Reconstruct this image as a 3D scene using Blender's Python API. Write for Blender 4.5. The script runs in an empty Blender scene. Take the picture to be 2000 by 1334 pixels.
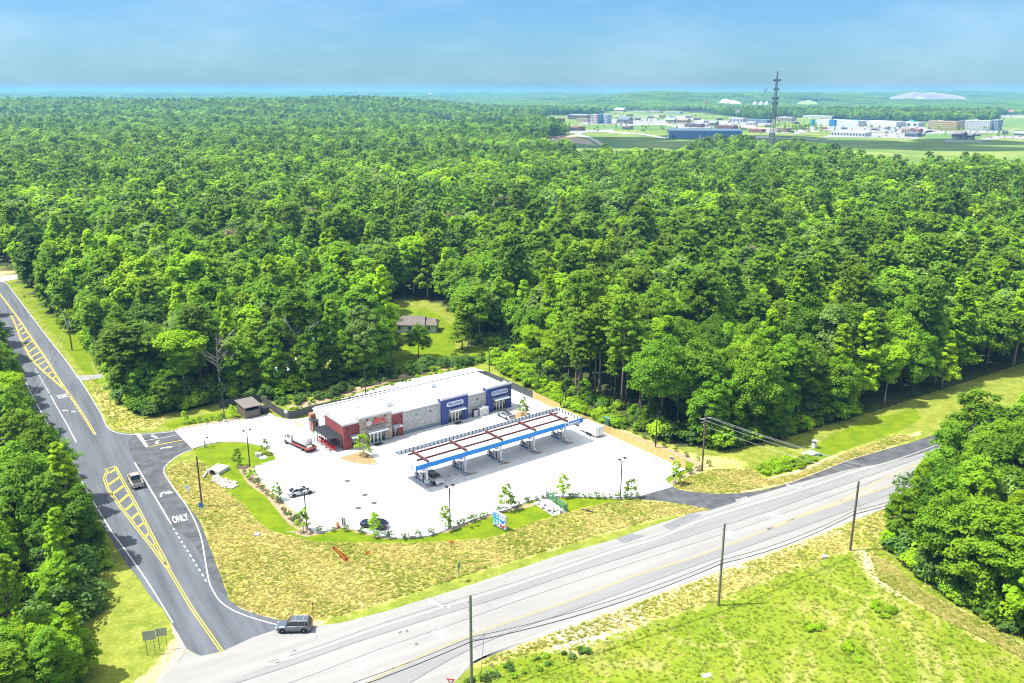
import bpy, bmesh, math, random
import numpy as np
from mathutils import Vector, Matrix
from mathutils.geometry import tessellate_polygon
random.seed(7); rng = np.random.default_rng(11)
sc = bpy.context.scene
COL = sc.collection
rad = math.radians

# ------------------------------------------------------------------ camera
F, CX, CY, H = 1670.0, 1000.0, 667.0, 70.0
PITCH = math.atan(488/1670); ROLL = rad(0.12)
cp, sp = math.cos(PITCH), math.sin(PITCH)
FW = np.array([0, cp, -sp]); UPV = np.array([0, sp, cp]); RT = np.array([1., 0, 0])
CR, SR = math.cos(ROLL), math.sin(ROLL)

def G(x, y, z=0.0):
    """the ground point (at height z) seen at a place of the 2000 px wide photograph"""
    dx, dy = x-CX, y-CY
    a = CR*dx-SR*dy; b = SR*dx+CR*dy
    d = RT*a/F-UPV*b/F+FW
    t = (z-H)/d[2]
    return Vector((d[0]*t, d[1]*t, z))

def P2(x, y):
    p = G(x, y); return (p.x, p.y)

def proj(X, Y, Z):
    X, Y, Z = np.asarray(X, float), np.asarray(Y, float), np.asarray(Z, float)-H
    w = Y*cp-Z*sp; w = np.where(w < 1e-3, 1e-3, w)
    a = X/w*F; b = -(Y*sp+Z*cp)/w*F
    return CX+CR*a+SR*b, CY-SR*a+CR*b

cam = bpy.data.cameras.new('camera'); co = bpy.data.objects.new('camera', cam); COL.objects.link(co)
cam.sensor_width = 36; cam.lens = F/2000*36; cam.clip_start = 0.5; cam.clip_end = 40000
rt = CR*RT+SR*UPV; up = CR*UPV-SR*RT
m = Matrix(((rt[0], up[0], -FW[0], 0), (rt[1], up[1], -FW[1], 0), (rt[2], up[2], -FW[2], H), (0, 0, 0, 1)))
co.matrix_world = m
sc.camera = co
sc.render.resolution_x = 1024; sc.render.resolution_y = 683

# ------------------------------------------------------------------ light
SUN_EL, SUN_AZ = rad(62), rad(5)       # light travels toward +X, a little toward +Y
sdir = Vector((math.cos(SUN_EL)*math.cos(SUN_AZ), math.cos(SUN_EL)*math.sin(SUN_AZ), -math.sin(SUN_EL)))
sl = bpy.data.lights.new('sun', 'SUN'); sl.energy = 4.2; sl.angle = rad(0.5); sl.color = (1, 0.965, 0.9)
so = bpy.data.objects.new('sun', sl); COL.objects.link(so)
so.rotation_euler = sdir.to_track_quat('-Z', 'Y').to_euler(); so.location = (-400, 0, 600)
w = bpy.data.worlds.new('World'); sc.world = w; w.use_nodes = True
nt = w.node_tree; nt.nodes.clear()
sky = nt.nodes.new('ShaderNodeTexSky'); sky.sky_type = 'NISHITA'; sky.sun_disc = False
sky.sun_elevation = SUN_EL; sky.sun_rotation = math.atan2(-sdir.x, -sdir.y)
sky.altitude = 120; sky.air_density = 1.0; sky.dust_density = 0.6; sky.ozone_density = 2.2
bg = nt.nodes.new('ShaderNodeBackground'); bg.inputs[1].default_value = 0.058
wo = nt.nodes.new('ShaderNodeOutputWorld')
# thin high cloud veils: noise on the view direction
tc = nt.nodes.new('ShaderNodeTexCoord'); mp = nt.nodes.new('ShaderNodeMapping'); mp.inputs['Scale'].default_value = (1.0, 1.0, 3.2)
nz = nt.nodes.new('ShaderNodeTexNoise'); nz.inputs['Scale'].default_value = 5.5; nz.inputs['Detail'].default_value = 7; nz.inputs['Roughness'].default_value = .62
rp = nt.nodes.new('ShaderNodeValToRGB'); rp.color_ramp.elements[0].position = .42; rp.color_ramp.elements[1].position = .72
rp.color_ramp.elements[0].color = (0, 0, 0, 1); rp.color_ramp.elements[1].color = (.30, .30, .30, 1)
mxw = nt.nodes.new('ShaderNodeMix'); mxw.data_type = 'RGBA'; mxw.inputs[7].default_value = (4.9, 6.3, 7.4, 1)
L = nt.links.new
L(tc.outputs['Generated'], mp.inputs[0]); L(mp.outputs[0], nz.inputs[0]); L(nz.outputs[0], rp.inputs[0])
tint = nt.nodes.new('ShaderNodeMix'); tint.data_type = 'RGBA'; tint.blend_type = 'MULTIPLY'; tint.inputs[0].default_value = 1; tint.inputs[7].default_value = (.42, .70, 1.0, 1)
L(sky.outputs[0], tint.inputs[6]); L(rp.outputs[0], mxw.inputs[0]); L(tint.outputs[2], mxw.inputs[6])
# broken bright cumulus added overhead, above the visible sky, to raise fill light
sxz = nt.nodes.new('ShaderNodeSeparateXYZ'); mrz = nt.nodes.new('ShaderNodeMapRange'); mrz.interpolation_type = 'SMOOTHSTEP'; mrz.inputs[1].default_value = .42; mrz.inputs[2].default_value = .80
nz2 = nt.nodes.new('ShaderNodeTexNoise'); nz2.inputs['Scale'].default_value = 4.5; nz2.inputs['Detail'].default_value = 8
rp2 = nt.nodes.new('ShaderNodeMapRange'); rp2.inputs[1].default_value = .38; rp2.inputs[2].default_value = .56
mul = nt.nodes.new('ShaderNodeMath'); mul.operation = 'MULTIPLY'; cum_fill = nt.nodes.new('ShaderNodeMix'); cum_fill.data_type = 'RGBA'; cum_fill.inputs[7].default_value = (17.5, 18.0, 18.4, 1)
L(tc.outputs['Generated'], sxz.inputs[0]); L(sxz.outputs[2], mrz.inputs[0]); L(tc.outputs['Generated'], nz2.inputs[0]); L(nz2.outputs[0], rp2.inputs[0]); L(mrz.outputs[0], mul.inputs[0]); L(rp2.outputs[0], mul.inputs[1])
L(mul.outputs[0], cum_fill.inputs[0]); L(mxw.outputs[2], cum_fill.inputs[6]); L(cum_fill.outputs[2], bg.inputs[0]); L(bg.outputs[0], wo.inputs[0])
vs = sc.view_settings; vs.view_transform = 'Standard'; vs.look = 'None'; vs.exposure = 1.40; vs.gamma = 1; vs.use_curve_mapping = False
sc.cycles.max_bounces = 6; sc.cycles.diffuse_bounces = 3; sc.cycles.glossy_bounces = 2; sc.cycles.transmission_bounces = 4
sc.cycles.transparent_max_bounces = 8; sc.cycles.volume_bounces = 0
sc.cycles.use_denoising = True; sc.cycles.caustics_reflective = False; sc.cycles.caustics_refractive = False
sc.cycles.sample_clamp_indirect = 4; sc.cycles.filter_width = 1.15

# ------------------------------------------------------------------ materials
MATS = {}
def mat(name, col, rough=.6, metal=0., spec=.3, var=0., vscale=3., bump=0., bscale=20., coat=0., col2=None, alpha=1., space='Object', stretch=None):
    if name in MATS: return MATS[name]
    M = bpy.data.materials.new(name); M.use_nodes = True; t = M.node_tree; b = t.nodes['Principled BSDF']
    b.inputs['Base Color'].default_value = (*col, 1); b.inputs['Roughness'].default_value = rough
    b.inputs['Metallic'].default_value = metal; b.inputs['Specular IOR Level'].default_value = spec
    if coat: b.inputs['Coat Weight'].default_value = coat
    if alpha < 1: b.inputs['Alpha'].default_value = alpha
    if var or bump:
        if space == 'World':
            g = t.nodes.new('ShaderNodeNewGeometry'); src = g.outputs['Position']
        else:
            g = t.nodes.new('ShaderNodeTexCoord'); src = g.outputs['Object']
        if stretch:
            mm = t.nodes.new('ShaderNodeMapping'); mm.vector_type = 'TEXTURE'; mm.inputs['Rotation'].default_value = (0, 0, stretch[0]); mm.inputs['Scale'].default_value = stretch[1]
            t.links.new(src, mm.inputs[0]); src = mm.outputs[0]
    if var:
        n = t.nodes.new('ShaderNodeTexNoise'); n.inputs['Scale'].default_value = vscale; n.inputs['Detail'].default_value = 6; n.inputs['Roughness'].default_value = .65
        t.links.new(src, n.inputs[0])
        r = t.nodes.new('ShaderNodeMapRange'); r.inputs[1].default_value = .3; r.inputs[2].default_value = .7
        t.links.new(n.outputs[0], r.inputs[0])
        x = t.nodes.new('ShaderNodeMix'); x.data_type = 'RGBA'
        c2 = col2 or tuple(min(1, c*(1+var)) for c in col)
        x.inputs[6].default_value = (*[c*(1-var) for c in col], 1); x.inputs[7].default_value = (*c2, 1)
        t.links.new(r.outputs[0], x.inputs[0]); t.links.new(x.outputs[2], b.inputs['Base Color'])
    if bump:
        n2 = t.nodes.new('ShaderNodeTexNoise'); n2.inputs['Scale'].default_value = bscale; n2.inputs['Detail'].default_value = 4
        t.links.new(src, n2.inputs[0])
        bp = t.nodes.new('ShaderNodeBump'); bp.inputs['Strength'].default_value = bump; bp.inputs['Distance'].default_value = .05
        t.links.new(n2.outputs[0], bp.inputs['Height']); t.links.new(bp.outputs[0], b.inputs['Normal'])
    MATS[name] = M
    return M

# ------------------------------------------------------------------ mesh builder
class MB:
    def __init__(s): s.v = []; s.f = []; s.m = []
    def add(s, vs, fs, mi=0):
        o = len(s.v); s.v += [tuple(p) for p in vs]; s.f += [tuple(i+o for i in f) for f in fs]; s.m += [mi]*len(fs); return s
    def box(s, x0, x1, y0, y1, z0, z1, mi=0):
        return s.add([(x0,y0,z0),(x1,y0,z0),(x1,y1,z0),(x0,y1,z0),(x0,y0,z1),(x1,y0,z1),(x1,y1,z1),(x0,y1,z1)],
                     [(0,3,2,1),(4,5,6,7),(0,1,5,4),(1,2,6,5),(2,3,7,6),(3,0,4,7)], mi)
    def cbox(s, c, d, rz=0, mi=0):
        ca, sa = math.cos(rz), math.sin(rz); o = []
        for z in (-1, 1):
            for x, y in ((-1,-1),(1,-1),(1,1),(-1,1)):
                px, py = x*d[0]/2, y*d[1]/2
                o.append((c[0]+px*ca-py*sa, c[1]+px*sa+py*ca, c[2]+z*d[2]/2))
        return s.add(o, [(0,3,2,1),(4,5,6,7),(0,1,5,4),(1,2,6,5),(2,3,7,6),(3,0,4,7)], mi)
    def tube(s, pts, r, n=8, mi=0, cap=True):
        pts = [Vector(p) for p in pts]; k = len(pts)
        rs = r if isinstance(r, (list, tuple)) else [r]*k
        rings = []
        for i, p in enumerate(pts):
            d = (pts[min(i+1, k-1)]-pts[max(i-1, 0)]).normalized()
            a = d.cross(Vector((0, 0, 1)));
            if a.length < 1e-3: a = Vector((1, 0, 0))
            a.normalize(); b = d.cross(a)
            rings.append([p+(a*math.cos(2*math.pi*j/n)+b*math.sin(2*math.pi*j/n))*rs[i] for j in range(n)])
        V = [q for R in rings for q in R]; Fs = []
        for i in range(k-1):
            for j in range(n):
                Fs.append((i*n+j, (i+1)*n+j, (i+1)*n+(j+1) % n, i*n+(j+1) % n))
        if cap: Fs += [tuple(range(n)), tuple(range((k-1)*n, k*n))[::-1]]
        return s.add(V, Fs, mi)
    def poly(s, pts, z, mi=0):
        tri = tessellate_polygon([[Vector((p[0], p[1], 0)) for p in pts]])
        A = 0
        fs = []
        for t in tri:
            a, b, c = (pts[i] for i in t)
            cr = (b[0]-a[0])*(c[1]-a[1])-(b[1]-a[1])*(c[0]-a[0])
            fs.append(tuple(t) if cr > 0 else tuple(t)[::-1])
        return s.add([(p[0], p[1], z) for p in pts], fs, mi)
    def prism(s, pts, z0, z1, mi=0, bottom=False):
        A = sum(pts[i][0]*pts[(i+1) % len(pts)][1]-pts[(i+1) % len(pts)][0]*pts[i][1] for i in range(len(pts)))
        if A < 0: pts = pts[::-1]
        s.poly(pts, z1, mi)
        n = len(pts)
        s.add([(p[0], p[1], z0) for p in pts]+[(p[0], p[1], z1) for p in pts], [(i, (i+1) % n, n+(i+1) % n, n+i) for i in range(n)], mi)
        if bottom: s.poly(pts, z0, mi)
        return s
    def xprism(s, prof, x0, x1, mi=0, axis='x'):
        """a profile in (y,z) swept along x (or in (x,z) swept along y)"""
        n = len(prof)
        if axis == 'x': V = [(x0, a, b) for a, b in prof]+[(x1, a, b) for a, b in prof]
        else: V = [(a, x0, b) for a, b in prof]+[(a, x1, b) for a, b in prof]
        fs = [(i, (i+1) % n, n+(i+1) % n, n+i) for i in range(n)]
        tri = tessellate_polygon([[Vector((a, b, 0)) for a, b in prof]])
        fs += [tuple(t) for t in tri]+[tuple(i+n for i in t) for t in tri]
        return s.add(V, fs, mi)
    def lathe(s, prof, c=(0, 0, 0), n=12, mi=0, axis='z'):
        V = []; k = len(prof)
        for r, z in prof:
            for j in range(n):
                a = 2*math.pi*j/n
                if axis == 'z': V.append((c[0]+r*math.cos(a), c[1]+r*math.sin(a), c[2]+z))
                elif axis == 'y': V.append((c[0]+r*math.cos(a), c[1]+z, c[2]+r*math.sin(a)))
                else: V.append((c[0]+z, c[1]+r*math.cos(a), c[2]+r*math.sin(a)))
        fs = [(i*n+j, i*n+(j+1) % n, (i+1)*n+(j+1) % n, (i+1)*n+j) for i in range(k-1) for j in range(n)]
        fs += [tuple(range(n))[::-1], tuple(range((k-1)*n, k*n))]
        return s.add(V, fs, mi)
    def ribbon(s, pts, wd, z, mi=0):
        pts = [Vector((p[0], p[1])) for p in pts]; k = len(pts); V = []
        for i, p in enumerate(pts):
            d = (pts[min(i+1, k-1)]-pts[max(i-1, 0)]).normalized(); nn = Vector((-d.y, d.x))
            V += [(*(p-nn*wd/2), z), (*(p+nn*wd/2), z)]
        return s.add(V, [(2*i, 2*i+2, 2*i+3, 2*i+1) for i in range(k-1)], mi)
    def kerb(s, pts, wd, z0, z1, mi=0):
        pts = [Vector((p[0], p[1])) for p in pts]; k = len(pts); V = []
        for i, p in enumerate(pts):
            d = (pts[min(i+1, k-1)]-pts[max(i-1, 0)]).normalized(); nn = Vector((-d.y, d.x))*wd/2
            V += [(*(p-nn), z0), (*(p-nn*.8), z1), (*(p+nn*.8), z1), (*(p+nn), z0)]
        fs = []
        for i in range(k-1):
            for j in range(3): fs.append((4*i+j, 4*i+4+j, 4*i+5+j, 4*i+j+1))
        fs += [(0, 1, 2, 3), (4*k-1, 4*k-2, 4*k-3, 4*k-4)]
        return s.add(V, fs, mi)
    def build(s, name, mats, parent=None, smooth=False, fix=True):
        me = bpy.data.meshes.new(name); me.from_pydata(s.v, [], s.f)
        mats = mats if isinstance(mats, (list, tuple)) else [mats]
        for q in mats: me.materials.append(q)
        if len(mats) > 1: me.polygons.foreach_set('material_index', s.m)
        if fix:
            bm = bmesh.new(); bm.from_mesh(me); bmesh.ops.recalc_face_normals(bm, faces=bm.faces); bm.to_mesh(me); bm.free()
        if smooth: me.polygons.foreach_set('use_smooth', [True]*len(me.polygons))
        me.update()
        o = bpy.data.objects.new(name, me); COL.objects.link(o)
        if parent: o.parent = parent
        return o

def tag(o, label, cat, group=None):
    o['label'] = label; o['category'] = cat
    if group: o['group'] = group
    return o
def thing(name, label, cat, loc=(0, 0, 0), rz=0., group=None):
    o = bpy.data.objects.new(name, None); COL.objects.link(o); o.empty_display_size = .3
    o.location = loc; o.rotation_euler = (0, 0, rz); return tag(o, label, cat, group)
def struct(o): o['kind'] = 'structure'; return o
def stuff(o): o['kind'] = 'stuff'; return o
def dup(root, loc, rz=0., label=None, group=None, scale=None):
    r = root.copy(); COL.objects.link(r); r.location = loc; r.rotation_euler = (0, 0, rz)
    if scale: r.scale = scale
    if label: r['label'] = label
    if group: r['group'] = group
    for ch in list(root.children):
        c = ch.copy(); COL.objects.link(c); c.parent = r
        for g in list(ch.children):
            d = g.copy(); COL.objects.link(d); d.parent = c
    return r

def text_mb(mb, txt, size, fn, mi=0, depth=0., bold=True, sx=1.):
    """letters as flat or raised geometry; fn maps (x, y, z) of the letter plane to 3-D"""
    cu = bpy.data.curves.new('letters', 'FONT'); cu.body = txt; cu.size = size; cu.align_x = 'CENTER'; cu.align_y = 'CENTER'
    cu.extrude = depth/2; cu.resolution_u = 3
    if bold: cu.offset = size*.018
    o = bpy.data.objects.new('letters', cu); COL.objects.link(o)
    dg = bpy.context.evaluated_depsgraph_get(); dg.update()
    me = bpy.data.meshes.new_from_object(o.evaluated_get(dg))
    mb.add([fn(v.co.x*sx, v.co.y, v.co.z+depth/2) for v in me.vertices], [tuple(p.vertices) for p in me.polygons], mi)
    bpy.data.objects.remove(o); bpy.data.curves.remove(cu); bpy.data.meshes.remove(me)

def smooth_pts(pts, n=5):
    """Catmull-Rom through the points"""
    P = [Vector((p[0], p[1])) for p in pts]; out = []
    for i in range(len(P)-1):
        a, b, c, d = P[max(i-1, 0)], P[i], P[i+1], P[min(i+2, len(P)-1)]
        for k in range(n):
            t = k/n
            out.append(0.5*((2*b)+(c-a)*t+(2*a-5*b+4*c-d)*t*t+(3*b-a-3*c+d)*t**3))
    out.append(P[-1]); return [(p.x, p.y) for p in out]
def W(pts, sm=0):
    q = [P2(*p) for p in pts]
    return smooth_pts(q, sm) if sm else q

def inpoly(X, Y, poly):
    X, Y = np.asarray(X, float), np.asarray(Y, float); r = np.zeros(X.shape, bool); n = len(poly)
    for i in range(n):
        x1, y1 = poly[i]; x2, y2 = poly[(i+1) % n]
        if y1 == y2: continue
        c = ((y1 > Y) != (y2 > Y)) & (X < (x2-x1)*(Y-y1)/(y2-y1)+x1)
        r ^= c
    return r
def pdist(X, Y, poly, closed=True):
    d = np.full(np.shape(X), 1e9); n = len(poly)
    for i in range(n if closed else n-1):
        x1, y1 = poly[i]; x2, y2 = poly[(i+1) % n]; dx, dy = x2-x1, y2-y1; l = dx*dx+dy*dy+1e-9
        t = np.clip(((X-x1)*dx+(Y-y1)*dy)/l, 0, 1)
        d = np.minimum(d, np.hypot(X-x1-t*dx, Y-y1-t*dy))
    return d
def sdist(X, Y, poly): return np.where(inpoly(X, Y, poly), 1, -1)*pdist(X, Y, poly)
def sm01(t): t = np.clip(t, 0, 1); return t*t*(3-2*t)

# ------------------------------------------------------------------ terrain height
def terr(x, y):
    x = np.asarray(x, float); y = np.asarray(y, float)
    d = np.hypot(x, y); az = np.arctan2(x, np.maximum(y, 1))
    z = sm01((d-3000)/7000)*(36+16*sm01((az+.3)/.9))
    z = z+27*np.exp(-((d-2750-260*np.sin(az*9+1))/520)**2)*sm01((.02-az)/.22)
    z = z+12*np.exp(-((d-2450)/300)**2)*np.exp(-((az+.12)/.1)**2)
    z = z+46*np.exp(-((d-4800)/900)**2-((az-.154)/.06)**2)
    z = z+36*np.exp(-((d-5600)/900)**2-((az-.29)/.09)**2)
    z = z+22*np.exp(-((d-7200)/1500)**2-((az-.5)/.12)**2)
    u = sm01((d-3300)/1800)
    z = z+u*(9*np.sin(x/410+1.3)*np.cos(y/530)+6*np.sin(x/190+y/230)+6*np.sin(y/210-x/700))
    return z
def T1(x, y): return float(terr(np.array([x]), np.array([y]))[0])
# ================================================================== SETTING
LOT = [(342,844),(400,834),(438,828),(480,821),(528,811),(538,818),(560,822),(576,822),(602,817),(640,790),(700,770),(800,742),(924,718),(960,730),(1000,758),(1041,778),(1080,796),(1130,820),(1181,844),(1268,882),(1340,916),(1310,928),(1302,936),(1306,943),(1314,950),
       (1240,971),(1210,974),(1170,972),(1100,970),(1080,971),(1040,978),(990,997),(940,1012),(880,1034),(850,1044),(840,1048),(815,1052),(790,1053),(750,1050),(710,1040),(680,1033),(668,1032),(656,1035),(640,1040),(624,1043),(612,1040),(588,1012),(566,993),(530,960),(500,928),
       (498,913),(520,906),(540,900),(537,892),(524,881),(510,874),(490,869),(472,866),(440,866),(420,868),(405,871),(377,880)]
ROAD_R = [(-40,524),(10,555),(25,572),(57,614),(95,664),(125,701),(155,742),(175,772),(200,813),(208,832),(220,844),(240,849),(266,850),(300,848),(342,844)]
ROAD_R2 = [(377,880),(362,885),(343,896),(327,912),(323,925),(332,942),(350,968),(372,995),(393,1022),(411,1070),(434,1130),(450,1175),(472,1191),(500,1201),(530,1209),(575,1220),(625,1224)]
ROAD_L = [(395,1284),(367,1270),(350,1240),(335,1217),(320,1192),(297,1170),(272,1132),(255,1112),(235,1085),(205,1034),(170,975),(130,905),(92,840),(60,790),(40,752),(15,700),(-8,655),(-40,600),(-110,530)]
HWY_N = [(560,1216),(625,1224),(665,1219),(705,1209),(760,1194),(830,1172),(900,1150),(1000,1116),(1100,1082),(1205,1052),(1275,1026),(1325,1010),(1356,1000),(1388,991),(1430,978),(1460,966),(1496,955),(1560,937),(1660,910),(1712,902),(1780,885),(1850,862),(1930,832),(2050,790),(2250,730)]
HWY_S = [(890,1334),(912,1311),(937,1290),(962,1273),(997,1262),(1087,1232),(1170,1201),(1250,1172),(1337,1140),(1400,1117),(1500,1077),(1575,1050),(1650,1020),(1722,992),(1800,960),(1900,918),(2000,878),(2100,840),(2300,770)]
# strip of new asphalt beside the highway and the station's second entrance
NEWASPH = [(1240,971),(1314,950),(1330,956),(1360,960),(1400,963),(1440,962),(1490,956),(1548,940),(1580,928),(1660,896),(1720,878),(1780,861),(1850,838),(1930,808),(2050,768),(2250,700),(2250,735),(2050,795),(1930,836),(1850,866),(1780,889),(1712,905),(1660,914),(1560,941),(1496,960),(1460,970),(1430,982),(1388,995),(1330,983),(1290,977),(1262,976)]
# grounds, painted as soft masks on the ground sheet
LUSH = [
 [(377,882),(420,869),(472,866),(510,874),(537,892),(542,900),(500,914),(470,913),(475,930),(485,947),(520,970),(540,995),(565,1025),(595,1042),(615,1047),(640,1041),(668,1033),(710,1042),(750,1052),(800,1054),(850,1046),(940,1014),(990,999),(1045,985),(1080,973),(1170,972),(1215,974),(1250,973),(1190,981),(1140,990),(1110,1002),(1080,1009),(1020,1029),(988,1042),(950,1053),(850,1060),(797,1062),(675,1062),(612,1060),(565,1048),(525,1038),(500,1016),(475,986),(450,968),(438,957),(445,940),(430,925),(395,905)],
 [(312,832),(345,824),(400,812),(470,800),(478,806),(470,822),(430,824),(400,830),(345,841)],
 [(545,806),(600,790),(700,764),(800,738),(924,714),(930,720),(800,752),(700,782),(620,800),(580,812)],
 [(1270,866),(1330,892),(1358,904),(1362,914),(1340,925),(1318,934),(1304,943),(1300,937),(1312,926),(1338,917),(1300,898)],
 [(730,640),(790,600),(850,610),(885,640),(890,685),(945,680),(1000,690),(985,715),(900,708),(860,716),(800,722),(760,715)],
 [(1560,895),(1480,905),(1470,920),(1500,930),(1560,915),(1640,880),(1760,838),(1800,815),(1790,795),(1700,815),(1620,850)],
 [(20,560),(60,600),(100,650),(140,700),(175,745),(205,770),(180,720),(170,665),(140,650),(95,600),(50,562),(30,545)],
]
FIELD = [(885,1345),(960,1302),(1100,1262),(1250,1226),(1330,1200),(1400,1178),(1500,1133),(1600,1095),(1660,1073),(1720,1070),(1790,1120),(1860,1172),(2000,1250),(2300,1420),(2300,1600),(885,1600)]
STRAW = [
 [(345,905),(395,905),(430,925),(445,940),(438,957),(450,968),(475,986),(500,1016),(525,1038),(565,1048),(612,1060),(675,1062),(797,1062),(850,1060),(950,1053),(988,1042),(1020,1029),(1080,1009),(1110,1002),(1190,981),(1262,976),(1340,985),(1390,995),(1300,1008),(1180,1040),(1080,1072),(960,1108),(850,1145),(740,1180),(660,1205),(575,1218),(500,1200),(455,1180),(437,1130),(413,1070),(397,1022),(372,992),(335,945),(325,925)],
 [(1320,952),(1345,930),(1400,915),(1470,915),(1500,935),(1560,922),(1650,882),(1760,845),(1790,850),(1720,876),(1660,894),(1548,938),(1440,960),(1380,960)],
 [(1000,1268),(1250,1176),(1400,1120),(1575,1054),(1720,996),(1750,1010),(1730,1060),(1660,1070),(1500,1130),(1400,1172),(1250,1218),(1050,1270),(960,1300),(940,1296)],
 [(175,740),(205,770),(230,800),(280,822),(330,815),(312,835),(250,846),(222,840),(205,815)],
 [(1180,820),(1260,856),(1340,884),(1420,892),(1470,905),(1400,920),(1345,925),(1270,866),(1200,838)],
 [(1700,1080),(1740,1095),(1800,1150),(1900,1200),(2020,1268),(2020,1290),(1880,1225),(1790,1175),(1720,1130)],
]
DIRT = [
 [(500,1211),(475,1192),(455,1178),(470,1176),(510,1198),(560,1214),(640,1214),(625,1224),(570,1220)],
 [(1560,940),(1660,900),(1740,868),(1800,845),(1800,838),(1740,858),(1650,888),(1560,922),(1500,940),(1450,952)],
 [(345,1297),(372,1262),(360,1246),(340,1250),(310,1300),(250,1345),(320,1345)],
 [(0,480),(20,490),(40,545),(20,548),(-10,535)],
]
SANDY = [[(1085,1230),(1150,1205),(1250,1190),(1262,1206),(1190,1240),(1120,1268),(1080,1262)]]
MULCH = [
 [(462,910),(497,914),(500,930),(530,962),(566,995),(588,1014),(612,1042),(606,1046),(595,1042),(565,1025),(540,995),(520,970),(485,947),(475,930)],
 [(1210,838),(1268,860),(1340,888),(1385,910),(1372,918),(1352,925),(1330,936),(1316,947),(1306,945),(1318,934),(1345,922),(1358,905),(1330,892),(1270,866),(1205,845)],
 [(345,838),(400,828),(440,822),(470,816),(474,821),(438,829),(380,838),(348,843)],
 [(560,1040),(640,1038),(668,1030),(700,1037),(750,1049),(790,1052),(750,1054),(700,1042),(668,1034),(640,1042),(600,1050)],
 [(860,1040),(940,1012),(990,995),(1045,982),(1080,972),(1040,989),(990,1000),(940,1016),(870,1042)],
 [(560,796),(640,775),(760,738),(900,700),(924,700),(920,712),(760,748),(640,786),(575,802)],
]
# ---- woods (places of trunks in the photograph, continued outside the frame)
WOOD_MAIN = [(-500,430),(-120,480),(28,532),(50,562),(82,597),(140,652),(172,655),(178,697),(208,732),(226,768),(262,812),(280,816),(330,809),(400,796),(470,778),(528,788),(600,770),(660,752),(720,740),(760,728),(790,722),(880,712),(960,706),(1010,722),(1060,748),(1100,775),(1180,814),(1260,848),(1330,870),(1420,878),(1480,864),(1560,846),(1640,820),(1720,797),(1800,770),(1900,738),(2000,705),(2300,615),(2700,500),(2700,170),(-700,170),(-700,400)]
CLEAR = [[(742,740),(765,715),(750,690),(728,660),(730,622),(768,588),(820,584),(862,594),(895,620),(908,655),(915,680),(955,668),(1015,676),(1030,715),(1000,740),(960,730),(880,735)],
         [(480,730),(520,700),(560,690),(640,690),(655,720),(600,735),(520,745)],
         [(590,665),(660,655),(680,690),(640,700),(590,690)]]
TOWN = [[(990,280),(1040,270),(1085,270),(1108,262),(1064,250),(1046,236),(1070,224),(1130,225),(1170,224),(1200,214),(1300,215),(1400,222),(1460,229),(1500,231),(1530,226),(1600,228),(1680,232),(1800,234),(1950,236),(1925,226),(2000,218),(2100,216),(2600,212),(2600,362),(2000,354),(1900,346),(1850,350),(1780,357),(1700,345),(1640,326),(1560,306),(1500,318),(1430,300),(1340,312),(1290,332),(1215,334),(1130,322),(1040,300)],
        [(842,236),(885,240),(885,250),(905,250),(985,246),(992,252),(985,262),(900,262),(850,256)], [(988,236),(1012,237),(1010,247),(990,246)], [(785,258),(822,258),(822,264),(785,264)]]
WOOD_L = [(-900,560),(-140,556),(-70,600),(-30,650),(-5,700),(22,765),(48,830),(76,895),(118,975),(166,1055),(190,1112),(185,1165),(170,1210),(155,1260),(140,1334),(120,1500),(-900,1500)]
WOOD_R = [(1757,1000),(1800,972),(1900,935),(2000,895),(2110,850),(2300,790),(2800,700),(2800,1500),(2300,1500),(2000,1228),(1930,1196),(1860,1152),(1795,1102),(1752,1066)]
def in_wood(X, Y):
    px, py = proj(X, Y, np.zeros_like(X))
    ok = inpoly(px, py, WOOD_MAIN)
    for c in CLEAR+TOWN: ok &= ~inpoly(px, py, c)
    ok &= Y > 60
    ol = inpoly(px, py, WOOD_L); orr = inpoly(px, py, WOOD_R)
    zone = np.where(ok, 1, 0); zone = np.where(ol, 2, zone); zone = np.where(orr, 3, zone)
    d = np.hypot(X, Y)
    # bare places far off: the white heap and the quarry
    return zone, px, py

# ---- ground sheet
def axis(lo, a, b, hi, st):
    c = list(np.arange(a, b, st)); s = st; v = a
    left = []
    while v > lo: s *= 1.13; v -= s; left.append(v)
    s = st; v = c[-1]
    right = []
    while v < hi: s *= 1.07; v += s; right.append(v)
    return np.array(left[::-1]+c+right)
gx = axis(-9000, -125, 140, 9000, .75); gy = axis(-600, 82, 225, 12500, .75)
XX, YY = np.meshgrid(gx, gy)
nx, ny = len(gx), len(gy)
fl = lambda a: a.ravel()
gX, gY = fl(XX), fl(YY)
me = bpy.data.meshes.new('ground')
Vt = np.stack([gX, gY, terr(gX, gY)], 1)
idx = np.arange(nx*ny).reshape(ny, nx)
q = np.stack([idx[:-1, :-1], idx[:-1, 1:], idx[1:, 1:], idx[1:, :-1]], -1).reshape(-1, 4)
def np_mesh(me, V, Q):
    n = len(Q); k = Q.shape[1]
    me.vertices.add(len(V)); me.vertices.foreach_set('co', V.astype(np.float32).ravel())
    me.loops.add(n*k); me.loops.foreach_set('vertex_index', Q.astype(np.int32).ravel())
    me.polygons.add(n); me.polygons.foreach_set('loop_start', np.arange(0, n*k, k, dtype=np.int32))
    me.polygons.foreach_set('loop_total', np.full(n, k, dtype=np.int32))
    me.update(calc_edges=True)
np_mesh(me, Vt, q)
near = (np.abs(gX) < 330) & (gY > 60) & (gY < 420)
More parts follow.
